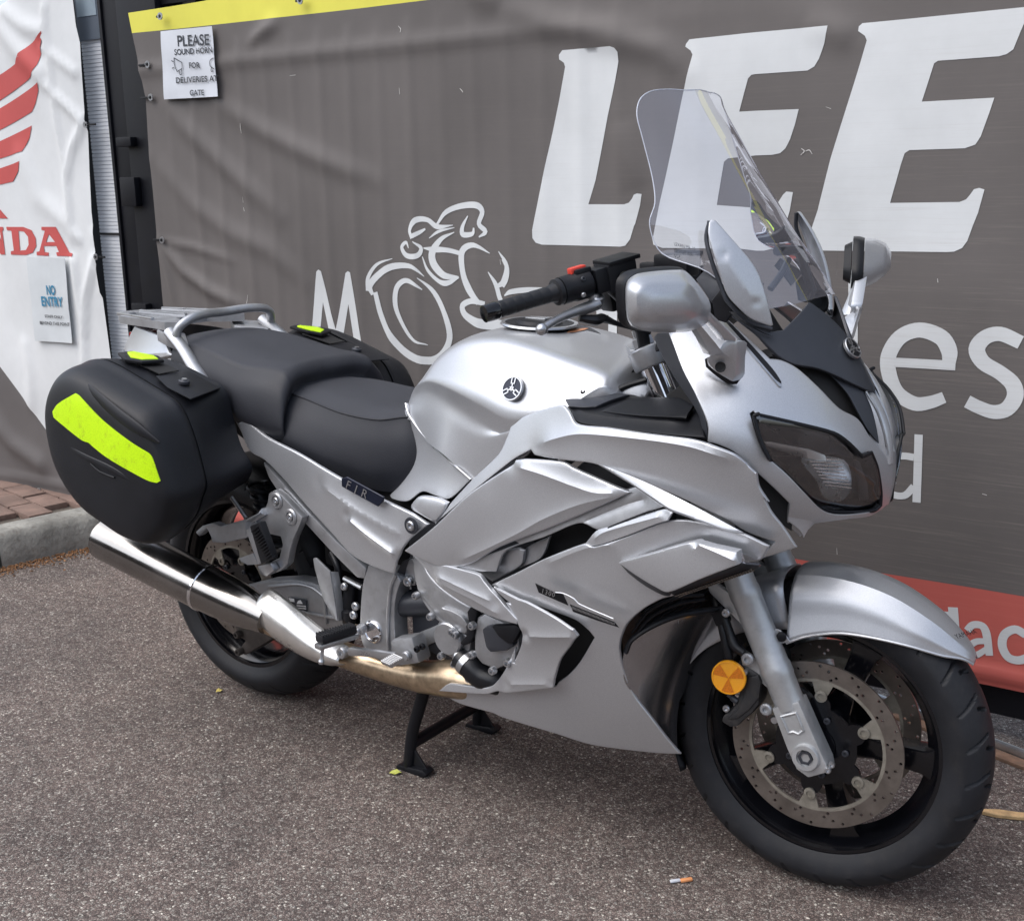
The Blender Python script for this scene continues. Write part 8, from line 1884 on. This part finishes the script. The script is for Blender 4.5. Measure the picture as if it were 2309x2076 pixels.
# ---- engine side
prism('engine_block', [(-.90, -.15, .33), (-.90, -.15, .60), (-.62, -.16, .68), (-.40, -.16, .66), (-.36, -.15, .34), (-.60, -.15, .26)], (0, .30, 0), M['greyplastic'], bike, .01)
ec = [(-0.8471,-0.2,0.5603),(-0.8119,-0.205,0.5592),(-0.7944,-0.21,0.5347),(-0.76,-0.214,0.5135),(-0.7087,-0.218,0.4931),(-0.6732,-0.22,0.4824),(-0.6815,-0.22,0.4421),(-0.6892,-0.22,0.4188),(-0.7202,-0.216,0.418),(-0.7726,-0.212,0.4288),(-0.8004,-0.208,0.4453),(-0.8245,-0.204,0.4687),(-0.837,-0.2,0.5064)]
cc = shell('clutch_cover', ec, M['alu'], bike, ctrl=[(-0.7586,-0.226,0.4827),(-0.7993,-0.218,0.5188)], r=.008, th=.03, res=.012, ridges=[([(-0.8274,-0.2,0.4787),(-0.8029,-0.2,0.457),(-0.7713,-0.2,0.4399),(-0.7049,-0.2,0.4218)], -.004, .008)])
shell('cover_vane', [(-0.7432,-0.226,0.4708),(-0.7171,-0.226,0.4696),(-0.6897,-0.226,0.4623),(-0.6766,-0.226,0.4479),(-0.6803,-0.226,0.4386),(-0.711,-0.226,0.4493)], M['alu'], bike, r=.003, th=.012, lift=.006)
rc_ = shell('round_cover', [(-0.7871,-0.2,0.407),(-0.7712,-0.205,0.4298),(-0.7334,-0.208,0.4241),(-0.7042,-0.21,0.4151),(-0.6905,-0.21,0.4108),(-0.6895,-0.208,0.3871),(-0.7033,-0.205,0.3595),(-0.7272,-0.202,0.347),(-0.7608,-0.2,0.3504),(-0.7795,-0.198,0.3723)], M['alu'], bike, r=.006, th=.03)
lathe('oil_filter_cap', [(-.004, .036), (.004, .036), (.007, .033), (.007, .0001)], [(-0.741,-0.214,0.3975)][0], (0, -1, 0), M['alu'], bike, seg=36)
for q, yy in (((1252, 1082), -.206), ((1362, 1240), -.212), ((1445, 1538), -.206), ((1545, 1600), -.206), ((1835, 1650), -.234), ((1678, 1530), -.232), ((1655, 1710), -.21)):
    pass
for b_ in ([(-0.8274,-0.208,0.4747)], [(-0.7841,-0.214,0.4388)], [(-0.7631,-0.208,0.3532)], [(-0.7279,-0.208,0.343)], [(-0.6028,-0.24,0.3696)], [(-0.6563,-0.238,0.3907)], [(-0.687,-0.212,0.3218)], [(-0.6582,-0.232,0.451)], [(-0.5673,-0.236,0.3936)], [(-0.7137,-0.22,0.4149)], [(-0.7222,-0.22,0.4194)]):
    bolt('cover_bolt', b_[0], (0, -1, 0), .0085, M['alubright'], bike, .012)
prism('water_pump', [(-0.6587,-0.222,0.4647),(-0.6381,-0.222,0.476),(-0.592,-0.222,0.4675),(-0.5525,-0.222,0.4648),(-0.5536,-0.222,0.4171),(-0.5746,-0.222,0.3841),(-0.6116,-0.222,0.361),(-0.6486,-0.222,0.3638),(-0.6685,-0.222,0.3794),(-0.6671,-0.222,0.42)], (0, .04, 0), M['alu'], bike, .008, mir=False)
prism('pump_cap', [(-0.6335,-0.24,0.4504),(-0.6182,-0.24,0.4607),(-0.5789,-0.24,0.4595),(-0.5521,-0.24,0.432),(-0.5736,-0.24,0.416),(-0.6134,-0.24,0.4026),(-0.6248,-0.24,0.4128)], (0, .02, 0), M['greyplastic'], bike, .008)
prism('pump_cap_cover', [(-0.6054,-0.248,0.4661),(-0.5435,-0.248,0.4807),(-0.5278,-0.248,0.4759),(-0.5493,-0.248,0.4395),(-0.5639,-0.248,0.4349),(-0.5863,-0.248,0.4466)], (0, .02, 0), M['plastic'], bike, .008)
prism('black_bracket', [(-0.6808,-0.226,0.4727),(-0.6718,-0.226,0.4845),(-0.6533,-0.226,0.4841),(-0.659,-0.226,0.4631),(-0.6656,-0.226,0.4217),(-0.6747,-0.226,0.4053),(-0.6923,-0.226,0.3956),(-0.7025,-0.226,0.3991),(-0.6844,-0.226,0.4204),(-0.6766,-0.226,0.4479)], (0, .02, 0), M['plastic'], bike, .004)
tube('coolant_hose', [(-0.7173,-0.205,0.3592),(-0.6944,-0.208,0.348),(-0.6688,-0.206,0.3298),(-0.6331,-0.195,0.3184),(-0.6147,-0.17,0.3033)], [.024, .026, .026, .026, .024], M['hose'], bike, seg=20)
lathe('hose_clip', [(0, .0275), (.014, .0275), (.014, .026)], [(-0.7041,-0.2065,0.3525)][0], A([(-0.653,-0.226,0.341)][0]) - A([(-0.6831,-0.222,0.3556)][0]), M['alubright'], bike, seg=24)
lathe('hose_union', [(0, .020), (.02, .020), (.022, .024)], A([(-0.719,-0.205,0.3603)][0]), A([(-0.6831,-0.222,0.3556)][0]) - A([(-0.7091,-0.215,0.3646)][0]), M['alubright'], bike, seg=20)
# bright folded engine cover
cv = [(-0.83,-0.214,0.5657),(-0.7971,-0.222,0.5665),(-0.7307,-0.234,0.5689),(-0.6881,-0.24,0.5708),(-0.6266,-0.246,0.5705),(-0.6076,-0.25,0.5574),(-0.5666,-0.254,0.5298),(-0.5257,-0.258,0.4987),(-0.5281,-0.258,0.49),(-0.5741,-0.254,0.4905),(-0.6309,-0.248,0.4956),(-0.6906,-0.24,0.5063),(-0.7448,-0.232,0.5217),(-0.7787,-0.224,0.5445)]
shell('engine_side_cover', cv, P, bike, ctrl=[(-0.6447,-0.258,0.5431)], r=.003, th=.008, lift=.004, ridges=[([(-0.7648,-0.24,0.5545),(-0.7171,-0.24,0.5294),(-0.6352,-0.25,0.5176),(-0.5544,-0.25,0.4983)], .005, .022), ([(-0.7547,-0.24,0.545),(-0.6613,-0.25,0.5347),(-0.5762,-0.25,0.5239)], .006, .025)])
# ---- radiator and inner fairing ahead of the engine
rad = box('radiator', (-.315, 0, .50), (.035, .40, .30), M['radiator'], bike, x=(1, 0, .15), bev=.004)
finsv = []
for k in range(36): finsv.append(boxvf((-.295 + .0 * k, 0, .36 + k * .0078), (.006, .37, .0016), (1, 0, .15)))
joined('radiator_fins', finsv, M['greyplastic'], rad, kind='stuff')
inn = [(-0.2948,-0.246,0.4753),(-0.2847,-0.242,0.5008),(-0.2587,-0.225,0.5264),(-0.2183,-0.19,0.5436),(-0.1856,-0.15,0.547),(-0.1768,-0.12,0.5509)] + [(-0.194,-0.1,0.4965),(-0.2198,-0.09,0.4204),(-0.2498,-0.085,0.3539)] + [(-0.2726,-0.085,0.3345),(-0.278,-0.09,0.2846),(-0.2471,-0.12,0.2369),(-0.234,-0.186,0.2933),(-0.2592,-0.202,0.3374),(-0.2843,-0.218,0.3799),(-0.3045,-0.232,0.4146)] + [(-0.3014,-0.242,0.4424)]
shell('inner_fairing', inn, M['inner'], bike, ctrl=[(-0.2725,-0.165,0.4348)] + [(-0.2658,-0.15,0.3394)], d=(.75, -.66, 0), r=.002, lift=-.002, res=.014)
for k in range(3):
    dy = k * .0
tube('radiator_slat', [(-0.2832,-0.24,0.5184),(-0.2518,-0.228,0.567),(-0.2108,-0.205,0.5909),(-0.1786,-0.165,0.59)], [.003, .006, .007, .006], M['plastic'], bike, seg=8, mir=True, flat=.6)
tube('radiator_slat', [(-0.2859,-0.24,0.4998),(-0.2528,-0.226,0.551),(-0.2133,-0.2,0.5762),(-0.1784,-0.16,0.5797)], [.003, .006, .007, .006], M['plastic'], bike, seg=8, mir=True, flat=.6)
tube('radiator_guard', [(-0.292,-0.246,0.4798),(-0.2831,-0.24,0.5056),(-0.2534,-0.215,0.532),(-0.2157,-0.18,0.5491),(-0.1798,-0.13,0.5496),(-0.1732,-0.1,0.5454)], [.007, .008, .010, .010, .009, .007], M['plastic'], bike, seg=10, mir=True, flat=.6)
tube('panel_seam', [(-0.222,-0.178,0.5369),(-0.2371,-0.15,0.4906),(-0.25,-0.125,0.4365)], .0022, M['alu'], bike, seg=6)
# 1300 emblem on the lower fairing: dark plate with raised figures and a tapering comb
em = [(-0.464,-0.287,0.5944),(-0.4156,-0.292,0.5866),(-0.3974,-0.293,0.5879),(-0.3623,-0.294,0.5754),(-0.2907,-0.292,0.5612),(-0.2796,-0.29,0.5464),(-0.3241,-0.292,0.5522),(-0.3753,-0.292,0.5555),(-0.3873,-0.291,0.5668),(-0.4569,-0.286,0.5767)]
for sg in (1, -1):
    L = [(a, b * sg, c) for a, b, c in em]
    eo = prism('displacement_emblem', L[:1] + [tuple(A(L[1]))] + L[2:3] + [tuple(A(L[8]))] + [L[9]], (0, -sg * .0022, 0), M['plastic'], bike, .0006, 1)
    tail = [(-0.3828,-0.2935,0.5711),(-0.288,-0.292,0.5561),(-0.279,-0.291,0.5469),(-0.3241,-0.292,0.5509),(-0.3763,-0.2925,0.5572)]
    prism('emblem_tail', [(a, b * sg, c) for a, b, c in tail], (0, -sg * .0015, 0), M['plastic'], eo, .0004, 1)
    fr_ = [(-0.4139,-0.2945,0.5877),(-0.3964,-0.2945,0.5891),(-0.373,-0.295,0.5837),(-0.3616,-0.295,0.5758),(-0.2898,-0.2935,0.5619)]
    tube('emblem_frame', [(a, b * sg, c) for a, b, c in fr_], .0012, M['alubright'], eo, seg=6, ang=200, sub=3)
    if sg > 0:
        a_, b_ = A([(-0.448,-0.2915,0.5801)][0]), A([(-0.3929,-0.2955,0.576)][0])
        flat_text('emblem_figures', '1300', a_ + A((0, -.0002, 0)), b_ - a_, A((-.05, 0, 1)), .0135, M['alubright'], eo, shear=.3, th=.0010, space=1.25, offset=.01)
        ca, cb2 = A([(-0.3765,-0.2965,0.5661)][0]), A([(-0.2878,-0.2945,0.5527)][0]); teeth = []
        for k in range(34):
            t = k / 33; teeth.append(boxvf(ca * (1 - t) + cb2 * t, (.0012, .0008, .0050 * (1 - .3 * t)), (cb2 - ca), (0, 0, 1)))
        joined('emblem_comb', teeth, M['alubright'], eo)
# ---- centre stand
st = empty('centre_stand'); st.parent = bike
fR, fL = A([(-0.9439,-0.14,0.0072)][0]), None
fx = float(fR[0])
for sg in (-1, 1):
    tube('stand_leg', [(fx + .055, sg * .115, .255), (fx + .045, sg * .120, .20), (fx + .015, sg * .128, .10), (fx, sg * .130, .012)], [.015, .0145, .014, .014], M['plastic'], st, seg=18)
    prism('stand_foot', [(fx - .030, sg * .130 - .014, .0), (fx + .055, sg * .130 - .014, .0), (fx + .065, sg * .130 - .014, .012), (fx + .050, sg * .130 - .012, .018), (fx - .026, sg * .130 - .014, .010)], (0, .030, 0), M['plastic'], st, .003)
    prism('stand_gusset', [(fx + .004, sg * .128 - .003, .075), (fx + .055, sg * .128 - .003, .016), (fx + .004, sg * .128 - .003, .012)], (0, .006, 0), M['plastic'], st, .001, 1)
tube('stand_crossbar', [(fx + .012, -.128, .070), (fx + .012, .128, .070)], .014, M['plastic'], st, seg=16)
prism('stand_pivot', [(fx + .02, -.07, .22), (fx + .12, -.07, .24), (fx + .12, -.07, .30), (fx + .02, -.07, .30)], (0, .14, 0), M['plastic'], st, .006)
prism('stand_tang', [(fx + .02, .10, .13), (fx + .06, .10, .13), (fx + .08, .10, .24), (fx + .02, .10, .24)], (0, .02, 0), M['plastic'], st, .004)
prism('sump', [(-.86, -.11, .235), (-.82, -.11, .29), (-.40, -.11, .31), (-.34, -.11, .27), (-.60, -.11, .215)], (0, .24, 0), M['darkrec'], bike, .01)
